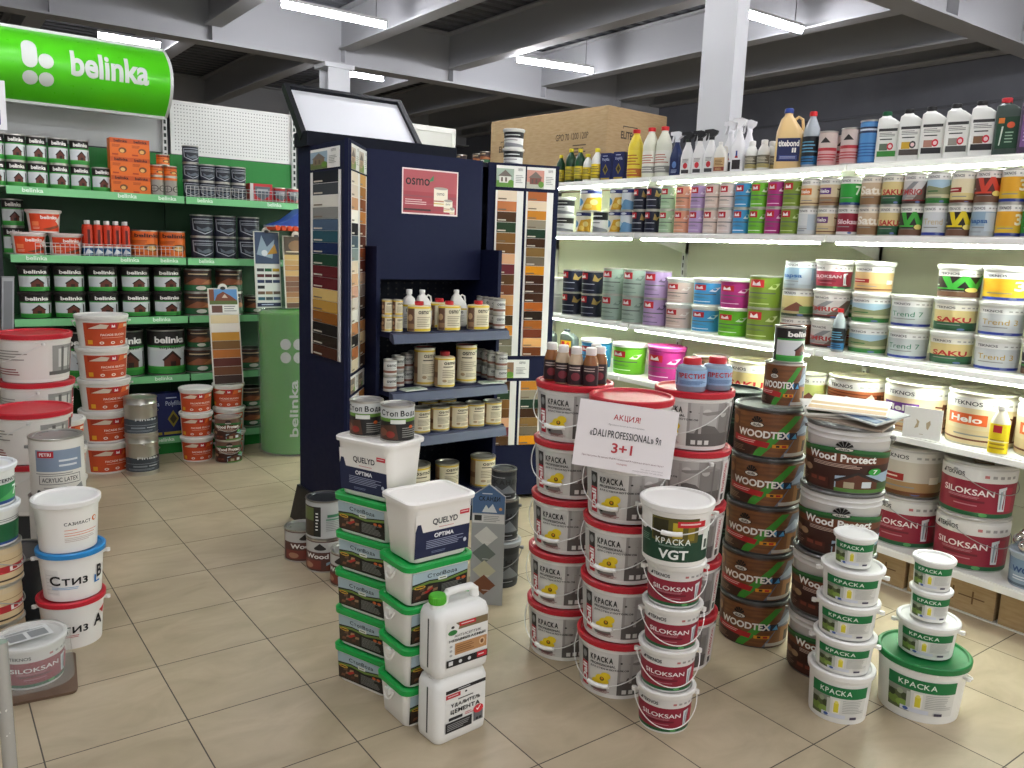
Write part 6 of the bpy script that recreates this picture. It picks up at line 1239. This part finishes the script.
# lower lit shelf
G2 = 'goods on the lower lit shelf'
on_rack('can_dark', 'grey canister with yellow and red label, right of two', 'canister', 569.5, 340, 3.93, SH[1], G2)
on_rack('can_dark', 'grey canister with yellow and red label, half behind the swatch boards', 'canister', 548, 340, 3.93, SH[1], G2)
on_rack('big_blue', 'bright blue tub with white lid on the lower lit shelf', 'tub', 597, 344, 3.955, SH[1], G2)
on_rack('big_lime', 'bright lime tub on the lower lit shelf', 'tub', 630, 350, 3.955, SH[1], G2)
on_rack('big_magenta', 'magenta tub with pink lid on the lower lit shelf', 'tub', 667, 355, 3.96, SH[1], G2)
on_rack('tin_brown_big', 'brown tin behind the two red-capped jars', 'tin', 710, 370, 3.965, SH[1], G2)
on_rack('pail_saku', 'yellow pail with red lettering, left of the brown tins', 'pail', 752, 378, 3.985, SH[1], G2)
on_rack('tin_lime_big', 'narrow pale lime tin right of the small black-topped tin', 'tin', 812, 380, 3.93, SH[1], G2)
on_rack('pail_timwood', 'pail with orange wood stripes on the lower lit shelf', 'pail', 857, 390, 3.985, SH[1], G2)
on_rack('pail_helo_violet', 'beige pail with violet name patch, behind the white shelf card', 'pail', 917, 400, 4.01, SH[1], G2)
on_rack('pail_helo', 'beige pail with orange name patch, behind the yellow bottle', 'pail', 983, 412, 4.01, SH[1], G2)
on_rack('pail_helo', 'beige pail at the right edge of the lower lit shelf', 'pail', 1056, 425, 4.01, SH[1], G2)
on_rack('yellow_bottle', 'yellow bottle with white cap on the lower lit shelf', 'bottle', 1001.5, 418, 3.836, SH[1], G2, s=.86)
yc = onx(923, 418, 3.815)[0]
L = Lab(flat_surf((-.085, 0, 0), (.17, 0, 0), (0, 0, .145), (0, -1, 0)), 2); L.R(0, 0, 1, 1, '#eeeeea'); L.P([(.3, .3), (.36, .5), (.33, .62), (.42, .55), (.4, .35)], '#b9a88a'); L.P([(.66, .3), (.72, .5), (.7, .62), (.6, .52), (.62, .35)], '#b9a88a'); L.ML(.45, .1, .6, .16, 1, '#c9c0b0')
L.mb.prism([(-.085, 0), (.085, 0), (.085, .145), (-.085, .145)], 0, .004, m('#eeeeea'))
L.mb.prism([(-.085, 0), (.085, 0), (.085, .004), (-.085, .004)], 0, .02, m('#eeeeea'))
o = L.mb.build('shelf_card', loc=(3.815, yc, SH[1]+.0008), rz=RF-.12); tag(o, 'small white shelf card with two faint gold sprigs', 'sign')
# bottom deck
G1 = 'pails on the bottom deck'
SP = 'maroon and white metal pail'
y_ = column(904.5, 520, 3.985, ('pail_siloksan', 'pail_lakka'), (.25, .25), (f'{SP} left on the bottom deck, under the beige pail', 'white pail with tan label on the left maroon pail'), 'pail', SH[0])
y_ = column(970.5, 540, 3.965, ('pail_siloksan', 'pail_siloksan'), (.25, .25), (f'{SP} right on the bottom deck, lower of two', f'{SP} right on the bottom deck, upper with plates on lid'), 'pail', SH[0])
b = MB(); b.box(-.06, .05, -.04, .04, 0, .008, '#6a5a44'); b.box(-.03, .07, -.05, .03, .008, .014, '#8a7c66')
tag(b.build('sample_plate', loc=(3.94, y_-.02, SH[0]+.4945), rz=.5), 'brown sample plates lying on the right upper maroon pail', 'sample plate')
yb = onx(1032, 560, 3.90)[0]
bucket('bauble_bucket', .078, .088, .16, '#aab6c0', '#aab6c0', lambda L: (L.R(0, 0, 1, 1, '#8fa2b4'), L.R(0, .5, 1, 1, '#7a93ac'), L.T('WOW', .28, .5, .66, .72, '#2c4a78', .04), L.ML(.3, .2, .7, .4, 2, '#d9e0e6'), L.R(0, 0, 1, .1, '#5a6a78')), 230, (.05, .8))
place('bauble_bucket', 'blue-grey bucket topped by a bunch of silver baubles, right edge', 'bucket', 3.90, yb, SH[0]+.0006, RF)
b0 = None; rr = random.Random(9)
for i in range(15):
    a = rr.uniform(0, 6.28); ring = (0, .035, .07)[min(2, i//3)]; zz = SH[0]+.16+.028+(.045 if i < 3 else .02 if i < 7 else .0)
    x, y = 3.90+ring*cos(a+i*1.3), yb+ring*sin(a+i*1.3)
    b = MB(); pr = [(.026*sin(pi*k/10)+.0003, -.026*cos(pi*k/10)) for k in range(11)]; b.lathe(pr, 14, m('#c9c6c4', .15, .9, bump=.2, scale=60)); b.lathe([(.005, .024), (.005, .032), (.001, .033)], 8, m('#b8a890', .3, .8))
    tag(b.build('bauble', loc=(x, y, zz)), 'silver bauble in the bunch on the blue-grey bucket', 'bauble', 'silver baubles in the bucket')
# cardboard boxes under the bottom deck
def d_box(L): L.ML(.3, .45, .55, .6, 1, '#6b4f30'); L.R(.3, .3, .32, .7, '#6b4f30'); L.R(.53, .3, .55, .7, '#6b4f30'); L.R(.75, .3, .77, .7, '#6b4f30'); L.ML(.6, .45, .9, .55, 1, '#6b4f30')
carton('floor_box', .40, .30, .155, CARDB, d_box, thing='cardboard_box'); carton('floor_box_wide', .52, .30, .158, CARDB, d_box, thing='cardboard_box')
for k_, yy, lb in (('floor_box_wide', 1.22, 'brown cardboard box under the rack, at the right edge'), ('floor_box', 1.70, 'brown cardboard box under the rack, in the middle'), ('floor_box', 2.12, 'brown cardboard box under the rack, behind the white buckets')):
    place(k_, lb, 'box', 4.0, yy, .006, rad(-90), 'cardboard boxes under the rack')

# ------------------------------------------------------------------ bottles along the rack's top shelf
GT = 'bottles on the rack top'
XT = 4.07; ZT = SH[4]
def top(k_, lb, cat, px, X=XT, s=1.0, face=RF, py=165): return on_rack(k_, lb, cat, px, py, X, ZT, GT, face, s=s)
for i, (px, s_, lb) in enumerate(((561, 1, 'leftmost'), (571, 1.18, 'tall second'), (580, 1.12, 'third'), (587, .95, 'rightmost'))):
    top('oil_green', f'{lb} dark green bottle with yellow cap on the rack top', 'bottle', px, XT-(.03 if i == 2 else 0), s_*.86)
top('white_yellow', 'white bottle with yellow cap and label, left one', 'bottle', 588, XT-.02, .9); top('white_yellow', 'white bottle with yellow cap and label, right one', 'bottle', 597, XT-.02, 1.05)
top('blue_carton_small', 'dark blue carton on the rack top, left of two', 'carton', 607.5, XT); top('blue_carton_small', 'dark blue carton on the rack top, right of two', 'carton', 620.5, XT)
top('yellow_red', 'tall yellow bottle with red cap', 'bottle', 635); top('white_red', 'tall cream bottle with red cap, beside the yellow one', 'bottle', 650); top('white_red', 'tall cream bottle with red cap, right of the other', 'bottle', 663, XT+.02)
top('spray_blue', 'navy trigger spray bottle with white head', 'spray bottle', 676)
for px, lb in ((687, 'left'), (698.5, 'middle'), (710, 'right')): top('spray_red', f'white trigger spray with black head and red dot, {lb} of three', 'spray bottle', px)
top('beige_jug', 'small white jug with beige label behind the clear triggers', 'jug', 721); 
for px, lb, dx in ((729, 'left', .04), (737.5, 'middle', -.03), (747, 'right', .07)): top('spray_white', f'white trigger spray with blue and red mark, {lb} of three', 'spray bottle', px, XT+dx)
for px, lb, dx in ((751, 'left', -.02), (763, 'second', -.02), (771, 'right', .06)): top('tiny_white', f'small white bottle with grey label, {lb} of three before the glue jug', 'bottle', px, XT+dx, 1.05)
top('glue_jug', 'large amber glue jug with navy label and blue cap', 'jug', 788, XT, .98, rad(-60)); top('clear_dark', 'clear bottle with red cap beside the amber glue jug', 'bottle', 809, XT, .98)
top('pink_tin', 'pink and red tin, left of three by the blue tin', 'tin', 826, XT, .98); top('pink_tin', 'pink and red tin at the back, middle of three', 'tin', 842, XT+.09, .9); top('pink_tin', 'pink and red tin right beside the blue tin', 'tin', 848.5, XT-.01)
top('blue_tin', 'blue tin with silver cap on the rack top', 'tin', 867)
for px, k_, lb in ((887, 'can_green', 'white canister with dark green cap'), (909, 'can_art', 'white canister with colourful art label'), (931, 'can_brick', 'white canister with brick-pink label picture'), (955.5, 'can_stone', 'white canister with grey stone label picture'), (980.5, 'can_brown', 'white canister with brown label picture, beside dark green one'), (1005, 'can_dkgreen', 'dark green canister with red cap'), (1030, 'can_purple', 'purple canister cut by the right edge')):
    top(k_, lb, 'canister', px, XT, 1.0, rad(-72))
for i in (0, 1):
    place('white_dark', f'small white tub with dark label on top of the blue stand, {("lower", "upper")[i]} one', 'tub', 3.10, 4.28, 2.0858+i*.1156, rad(-40), 'two white tubs on the blue stand', s=.92)
tin('dim_tin', .052, .10, '#6a5a54', '#5d625c', d_logwood, 200, seg=20)
for i, px in enumerate((419, 433, 447, 460, 472)):
    y = onx(px+14, 162, 4.07)[0]; place('dim_tin', f'dim tin on the far high shelf, {("first", "second", "third", "fourth", "fifth", "sixth", "seventh", "eighth")[i]} from the left', 'tin', 4.07+(i % 2)*.05, min(y, 6.72), 2.2906, RF, 'dim tins on the far high shelf')
# big cardboard carton behind the bottles
bx = empty('cardboard_box', 'large brown cardboard box lying on the rack top behind the bottles', 'box', (4.165, 4.60, ZT+.002), rad(4))
b = MB(); bw, bd, bh = .66, 1.36, .545
b.loft([rrect(bw-.006, bd-.006, .004, 0, 1, bw/2, bd/2), rrect(bw, bd, .006, .004, 1, bw/2, bd/2), rrect(bw, bd, .006, bh-.004, 1, bw/2, bd/2), rrect(bw-.006, bd-.006, .004, bh, 1, bw/2, bd/2)], CARDB, smooth=False); b.build('body', bx)
L = Lab(flat_surf((0, bd, 0), (0, -bd, 0), (0, 0, bh), (-1, 0, 0)), 2)
def elitech(L, x, y, w_, h_): L.T('ELITECH', x, y, x+w_, y+h_*.32, '#3d3020', .03); L.R(x+w_*.1, y+h_*.5, x+w_*.9, y+h_*.54, '#3d3020'); L.R(x+w_*.1, y+h_*.42, x+w_*.13, y+h_*.54, '#3d3020'); L.R(x+w_*.87, y+h_*.42, x+w_*.9, y+h_*.54, '#3d3020'); L.P([(x+w_*.4, y-.04), (x+w_*.5, y-h_*.4), (x+w_*.6, y-.04), (x+w_*.5, y-h_*.28)], '#3d3020')
elitech(L, .09, .52, .14, .3); L.mb.build('printed_side', bx); L = Lab(flat_surf((0, bd, 0), (0, -bd, 0), (0, 0, bh), (-1, 0, 0)), 2); L.T('GPO 70 1200 120P', .60, .60, .86, .69, '#4d3f2c', .01); L.ML(.74, .36, .85, .54, 4, '#5d4d38')
L.mb.build('printed_side', bx)
L = Lab(flat_surf((0, 0, 0), (bw, 0, 0), (0, 0, bh), (0, -1, 0)), 2); elitech(L, .22, .60, .30, .32); L.mb.build('printed_end', bx)
L = Lab(flat_surf((0, bd, bh), (bw, 0, 0), (0, -bd, 0), (0, 0, 1)), 2); L.R(.49, 0, .51, 1, '#7d6848'); L.mb.build('flap_seam', bx)
# pale rack end seen behind the blue stand
b = MB(); b.box(3.33, 3.73, 5.99, 6.02, 0, 2.54, m('#cfd0c8', .5)); b.box(3.32, 3.74, 5.985, 5.99, 2.50, 2.54, '#dedfd8'); b.box(3.705, 3.74, 5.985, 5.99, 0, 2.50, '#dedfd8')
tag(b.build('rack_end_panel'), 'pale cream panel end seen beside the tilted white sign', 'panel')

# ------------------------------------------------------------------ goods on the green rack
GG = 'goods on the green rack'
def gx(px, py, Y): return ony(px, py, Y)[0]
def on_green(k_, lb, cat, px, py, Y, z, group, dz=0, s=1.0, face=0.0): return place(k_, lb, cat, gx(px, py, Y), Y, z+dz+.0006, face, group, s)
HTN = ('far left', 'second from left', 'third from left', 'fourth from left', 'fifth from left', 'sixth from left')
for i, px in enumerate((-5, 16.5, 37.5, 59, 80, 101)):
    nm = ('cut by the photo edge', 'first in full', 'second in full', 'third in full', 'fourth in full', 'last, standing singly')[i]
    on_green('house_tin', f'black house-print tin on the top green shelf, lower row, {nm}', 'tin', px, 173, 6.31, GZ[4], 'house tins on the top shelf')
    if i < 5: on_green('house_tin', f'black house-print tin on the top green shelf, upper row, {nm}', 'tin', px, 173, 6.31, GZ[4], 'house tins on the top shelf', .1656)
for i, px in enumerate((119.5, 139)):
    for j in range(3): on_green('orange_carton', f'orange carton on the top green shelf, {("left", "right")[i]} column, {("bottom", "middle", "top")[j]}', 'carton', px, 175, 6.29, GZ[4], 'orange cartons', j*.1226)
xs = (157, 170.5)
for i, px in enumerate(xs):
    on_green('bicycle_tin', f'grey bicycle-print tin, {("left", "right")[i]} one under orange tins', 'tin', px, 180, 6.27, GZ[4], 'bicycle-print tins'); on_green('orange_tin', f'small orange tin on the {("left", "right")[i]} bicycle-print tin', 'tin', px, 180, 6.27, GZ[4], 'small orange tins', .1356)
on_green('orange_tin', 'small orange tin crowning the bicycle-print tins', 'tin', 163.5, 180, 6.27, GZ[4], 'small orange tins', .2112)
for px, n_, nm in ((191, 3, 'tallest'), (207, 2, 'second'), (222.5, 2, 'third'), (238, 2, 'fourth')):
    for j in range(n_): on_green('crest_tin', f'dark crest-print tin on top green shelf, {nm} column, {("bottom", "second", "third")[j]} up', 'tin', px, 182, 6.31, GZ[4], 'dark crest tins on the top shelf', j*.1226)
on_green('red_carton', 'red and white carton behind the wire fence, top green shelf', 'carton', 259, 188, 6.31, GZ[4], GG); on_green('red_tin', 'red tin right of the red carton, left one', 'tin', 278.5, 190, 6.31, GZ[4], GG); on_green('red_tin', 'red tin right of the red carton, right one', 'tin', 292, 190, 6.31, GZ[4], GG)
on_green('red_tub', 'orange-red tub behind the wire fence, left one', 'tub', 29, 245, 6.36, GZ[3], 'orange-red tubs'); on_green('red_tub', 'orange-red tub behind the wire fence, right one', 'tub', 66, 245, 6.36, GZ[3], 'orange-red tubs'); on_green('red_tub', 'orange-red tub stacked on the other two', 'tub', 45, 245, 6.36, GZ[3], 'orange-red tubs', .1495)
for i, px in enumerate((88.5, 98.5, 108, 117, 126)):
    on_green('cartridge', f'orange-red sealant cartridge in the front row, {HTN[i]}', 'cartridge', px, 240, 6.28, GZ[3], 'sealant cartridges'); on_green('cartridge', f'orange-red sealant cartridge in the back row, {HTN[i]}', 'cartridge', px-2, 238, 6.345, GZ[3], 'sealant cartridges')
on_green('orange_tin_big', 'large orange tin with dark lettering, left of two', 'tin', 144.5, 244, 6.34, GZ[3], 'large orange tins'); on_green('orange_tin_big', 'large orange tin with dark lettering, right of two', 'tin', 172, 244, 6.34, GZ[3], 'large orange tins')
for i, px in enumerate((202, 225, 248.5)):
    for j in (0, 1): on_green('crest_tin_big', f'dark crest-print tin on second green shelf, {("left", "middle", "right")[i]} column, {("lower", "upper")[j]}', 'tin', px, 240, 6.34, GZ[3], 'dark crest tins on the second shelf', j*.1586)
for j in (0, 1): on_green('house_tin', f'black house-print tin in the dark behind the orange-red tubs, {("lower", "upper")[j]}', 'tin', 14, 236, 6.56, GZ[3], 'house tins behind the tubs', j*.1825, 1.1)
for i, px in enumerate((35, 69.5, 103, 135.5, 167)):
    for j in (0, 1): on_green('house_tub', f'black house-print tub on the third green shelf, {HTN[i]}, {("lower", "upper")[j]}', 'tub', px, 296, 6.33, GZ[2], 'house tubs on the third shelf', j*.1766)
for i, px in enumerate((198, 229)):
    for j in (0, 1): on_green('wood_tin', f'brown and green tin on third green shelf, {("left", "right")[i]} column, {("lower", "upper")[j]}', 'tin', px, 296, 6.33, GZ[2], 'brown and green tins', j*.1706)
on_green('wood_tin', 'brown and green tin in the dark right of the swatch card', 'tin', 254, 300, 6.40, GZ[2], 'brown and green tins', 0, .8)
for i, (px, Y) in enumerate(((166, 6.34), (124, 6.36), (82, 6.36))): on_green('house_big', f'large black house-print tin on the fourth green shelf, {("rightmost, fully seen", "behind the orange-labelled stack", "left of the orange-labelled stack")[i]}', 'tin', px, 350, Y, GZ[1], 'large house tins')
on_green('wood_tin', 'brown and green tin on fourth shelf, left of the swatch card', 'tin', 199, 356, 6.34, GZ[1], 'brown and green tins', 0, 1.05); on_green('wood_tin', 'brown and green tin stacked on another, left of the swatch card', 'tin', 199, 356, 6.34, GZ[1], 'brown and green tins', .1796, .85)
on_green('wood_tin', 'brown and green tin on fourth shelf, right of the swatch card', 'tin', 250, 354, 6.36, GZ[1], 'brown and green tins', 0, .95)
on_green('blue_carton', 'dark blue powder carton on the lowest green shelf', 'carton', 171.5, 408, 6.28, GZ[0], GG); on_green('blue_carton', 'dark blue powder carton, half behind the silver tins', 'carton', 150, 408, 6.28, GZ[0], GG)
on_green('wood_tin', 'brown tin on the lowest green shelf beside the wrapped roll', 'tin', 250, 412, 6.36, GZ[0], 'brown and green tins', 0, .9); on_green('wood_tin', 'brown tin stacked on the lowest shelf beside the wrapped roll', 'tin', 250, 412, 6.36, GZ[0], 'brown and green tins', .1536, .9)
# swatch cards leaning at the green rack
def swatch_card(name, label, x, y, z, w, h, lean, rz, cols, top_pic, frac):
    o = empty(name, label, 'colour card', (x, y, z), rz); o.rotation_euler = (-lean, 0, rz)
    b = MB(); pts = [(-w/2, 0), (w/2, 0), (w/2, h*.97)]+[(w*.16*cos(pi*i/8), h*.97+w*.16*sin(pi*i/8)) for i in range(9)]+[(-w/2, h*.97)]
    b.prism(pts, 0, .006, m('#d9d6cc', .4)); b.build('board', o)
    L = Lab(flat_surf((-w/2, 0, 0), (w, 0, 0), (0, 0, h*.97), (0, -1, 0)), 2); n_ = len(cols)
    for i, c in enumerate(cols): L.R(.04, frac*(1-(i+1)/n_)+.004, .96, frac*(1-i/n_), c)
    top_pic(L); L.C(.5, 1.0, .09, .018, '#3a3a3a'); L.mb.build('printed_face', o)
def pic_house(L):
    L.R(.04, .86, .96, .99, '#5f8fc0'); L.R(.04, .84, .2, .99, '#7a4a34'); L.P([(.2, .86), (.3, .93), (.5, .965), (.75, .92), (.96, .87)], '#7a4434'); L.P([(.45, .9), (.55, .94), (.65, .9)], '#c9b8a0'); L.R(.04, .83, .96, .87, '#5a6a3a'); L.R(.04, .73, .96, .83, '#e3e1db'); L.R(.1, .745, .45, .82, '#6a4a40'); L.ML(.5, .75, .92, .82, 3, '#8a8a88')
swatch_card('swatch_card', 'tall wood swatch card with house photo leaning above small orange buckets', 1.838, 5.985, .535, .215, .72, .17, rad(-3), ['#dbc79c', '#e6dfd2', '#c9923a', '#7d5a30', '#b06a2c', '#5a2a22', '#6a4228', '#3a2822'], pic_house, .72)
def pic_city(L):
    L.R(.04, .58, .96, .99, '#3a4a66'); L.P([(.1, .7), (.3, .95), (.5, .8), (.8, .9), (.7, .65)], '#8fa2b4'); L.P([(.5, .7), (.8, .84), (.9, .72)], '#b8862c'); L.C(.4, .72, .12, .04, '#d9dde2')
    L.R(.04, .02, .96, .57, '#dcdcd8'); cl = ['#3a3a3c', '#1c5a34', '#b8941c', '#5a1c20', '#4a1c24', '#3a1a1c', '#27345a', '#1f2a4a', '#2c3a5e', '#1c1c20', '#dcdcd8', '#dcdcd8', '#6a5040', '#8a6a50', '#5a4a40', '#2a5a6a', '#27343a', '#3a4a6a']
    for i, c in enumerate(cl): L.R(.08+(i % 3)*.3, .48-(i//3)*.075, .35+(i % 3)*.3, .52-(i//3)*.075, c)
    L.R(.04, .02, .96, .07, '#1c2444'); L.ML(.2, .03, .8, .06, 1, '#c0c8e0')
xr = gx(272, 300, 6.0)
swatch_card('swatch_card', 'colour chart card with small colour squares standing on the wrapped roll', xr, 6.06, 1.078, .20, .585, .07, rad(3), ['#dcdcd8'], pic_city, .02)
xr2 = gx(294, 290, 6.0)
swatch_card('swatch_card', 'card of wood strips beside the colour chart, half behind the stand', xr2+.05, 6.02, 1.078, .22, .56, .10, rad(3), ['#c9a868', '#b8935a', '#a87a44', '#c9a46a', '#8a5a38', '#6a4430', '#7a5038', '#9a6a44', '#b8926a', '#5a3a2a'], lambda L: (L.R(.04, .74, .96, .99, '#4a3a2c'), L.C(.5, .86, .3, .08, '#8a6a4a'), L.ML(.1, .76, .9, .8, 1, '#d9c9b0')), .74)
# wrapped green roll
t = empty('wrapped_roll', 'tall green roll wrapped in shiny film with pale dots, beside the stand', 'roll', (2.30, 5.94, 0), facing(2.30, 5.94, 0))
b = MB(); pr = [(.225, .012), (.232, .02)]; rr = random.Random(4)
for i in range(24): pr.append((.232+rr.uniform(-.002, .003), .03+i*.043))
pr += [(.23, 1.05), (.215, 1.06), (.12, 1.058), (.001, 1.058)]
b.lathe(pr, 48, m('#3f981a', .4, bump=.25, scale=12)); b.build('body', t)
L = Lab(cyl_surf(.233, .1, .95, rad(150), lambda z: .2345), .05)
for cx, cy in ((.43, .87), (.58, .87), (.43, .755), (.58, .755)): L.C(cx, cy, .062, .048, '#c9cfc6', 20)
L.T('belinka', .47, .06, .57, .56, '#c9d6c4', .02, vert=True); L.mb.build('lettering', t)
b = MB(); lo = []
for i in range(14):
    z = .006+i*.0825; r = .243+(.006 if i in (0, 13) else 0); lo.append([((r+rr.uniform(-.004, .004))*cos(2*pi*k/40), (r+rr.uniform(-.004, .004))*sin(2*pi*k/40), z) for k in range(40)])
lo.append([(.2*cos(2*pi*k/40), .2*sin(2*pi*k/40), 1.085) for k in range(40)])
b.loft(lo, FILM, False, False); b.build('film', t)
# blue paint tools with orange rollers hanging by the stand
b = MB(); x0 = gx(287, 213, 5.9)+.01
pt = empty('roller_rack', 'blue holder with orange rollers poking out behind the stand', 'tool holder', (x0, 5.95, 1.66))
b.prism([(-.09, .03), (.14, .03), (.14, .16), (.02, .07)], 0, .2, m('#2348a0', .45)); b.box(-.09, .14, 0, .2, .02, .03, '#c9ccd0'); b.build('holder', pt)
for i in range(5):
    b = MB(); b.tube([(-.07+i*.045, -.03, .012), (-.07+i*.045, .18, .012)], .018, m('#d8502c', .8, bump=.3), 12); b.build('roller', pt)
b = MB(); b.box(.08, .10, .2, .70, .02, .04, '#c9ccd0'); b.build('arm', pt)

# ------------------------------------------------------------------ goods on the blue stand
GO = 'goods on the blue stand'
def on_stand(k_, lb, cat, px, py, Y, zi, dz=0, s=1.0, face=rad(-14), group=GO): return place(k_, lb, cat, ony(px, py, Y)[0], Y, OZ[zi]+dz+.0006, face, group, s)
for i, px in enumerate((387, 397.5)):
    for j in (0, 1): on_stand('osmo_small', f'small yellow-rimmed tin at left of top blue shelf, {("left", "right")[i]} column, {("lower", "upper")[j]}', 'tin', px, 322, 3.90-.02*i, 3, j*.0856)
on_stand('oil_bottle', 'slim white bottle on the top blue shelf', 'bottle', 409, 310, 4.03, 3); on_stand('oil_jug', 'white jug with side handle on the top blue shelf, left one', 'jug', 424, 310, 4.05, 3, 0, 1.05); on_stand('oil_jug', 'white jug with side handle on the top blue shelf, right one', 'jug', 458, 310, 4.05, 3, 0, 1.05)
for px, lb in ((419, 'left'), (449, 'middle'), (478, 'right')): on_stand('osmo_square', f'cream tin with red cap on top blue shelf, {lb} of three in front', 'tin', px, 316, 3.865, 3, 0, .98)
on_stand('osmo_square', 'cream tin with red cap standing behind the front three', 'tin', 439, 312, 4.02, 3)
for i, (px, Y) in enumerate(((499, 3.86), (494, 3.94), (488, 4.02), (482, 4.10))):
    for j in (0, 1): on_stand('osmo_grey', f'small grey tin at right of top blue shelf, {("front", "second", "third", "rear")[i]} file, {("lower", "upper")[j]}', 'tin', px, 316, Y, 3, j*.0856)
for j in (0, 1): on_stand('osmo_grey', f'small white tin at left of middle blue shelf, front, {("lower", "upper")[j]}', 'tin', 390, 375, 3.87, 2, j*.0856)
for i, (px, Y) in enumerate(((398, 3.99), (407, 4.05), (414, 4.12))):
    for j in (0, 1): on_stand('osmo_grey', f'small grey tin at left of middle blue shelf, {("second", "third", "rear")[i]} file, {("lower", "upper")[j]}', 'tin', px, 370, Y, 2, j*.0856)
on_stand('osmo_tall', 'tall cream tin with wood photo, left of three', 'tin', 424.5, 370, 3.96, 2); on_stand('osmo_red_tin', 'cream tin with dark red cap, middle of three', 'tin', 444.5, 370, 3.88, 2, 0, .98); on_stand('osmo_tall', 'tall cream tin with pale label, right of three', 'tin', 466, 370, 3.95, 2, 0, 1.02, rad(-34))
for i, (px, Y) in enumerate(((501, 3.87), (493, 3.95), (487, 4.03), (481.5, 4.11))):
    for j in (0, 1): on_stand('osmo_grey', f'small grey tin at right of middle blue shelf, {("front", "second", "third", "rear")[i]} file, {("lower", "upper")[j]}', 'tin', px, 372, Y, 2, j*.0856)
for px, Y, lb, rz in ((410, 3.84, 'leaflet lying at the left of the middle blue shelf', .1), (488, 3.85, 'leaflet lying at the right of the middle blue shelf', -.2)):
    b = MB(); b.box(-.07, .07, -.035, .035, 0, .004, '#c9cdc4'); b.box(-.065, .068, -.034, .036, .004, .008, '#aab5a6'); b.box(-.05, .03, -.03, .02, .008, .0084, '#7d8f7a')
    tag(b.build('leaflet', loc=(ony(px, 388, Y)[0]+.02, Y, OZ[2]+.0008), rz=rz), lb, 'leaflet', 'leaflets on the blue shelf')
for i, px in enumerate((420, 439.5, 458, 474.5, 491.5)): on_stand('osmo_mid', f'cream tin with yellow rim on the lower blue shelf, {HTN[i]}', 'tin', px, 425, 3.885, 1, 0, .98)
for i, px in enumerate((428, 446)): on_stand('osmo_mid', f'cream tin standing in the second row of the lower blue shelf, {("left", "right")[i]}', 'tin', px, 420, 4.06, 1)
on_stand('osmo_mid', 'cream tin on the bottom blue shelf, behind the dark colour stack', 'tin', 483, 458, 3.95, 0, 0, 1.3); on_stand('osmo_mid', 'cream tin on the bottom blue shelf, in the middle', 'tin', 447, 468, 3.97, 0, 0, 1.2); on_stand('osmo_mid', 'cream tin on the bottom blue shelf, beside the adhesive tub', 'tin', 416, 470, 3.93, 0, 0, 1.4)
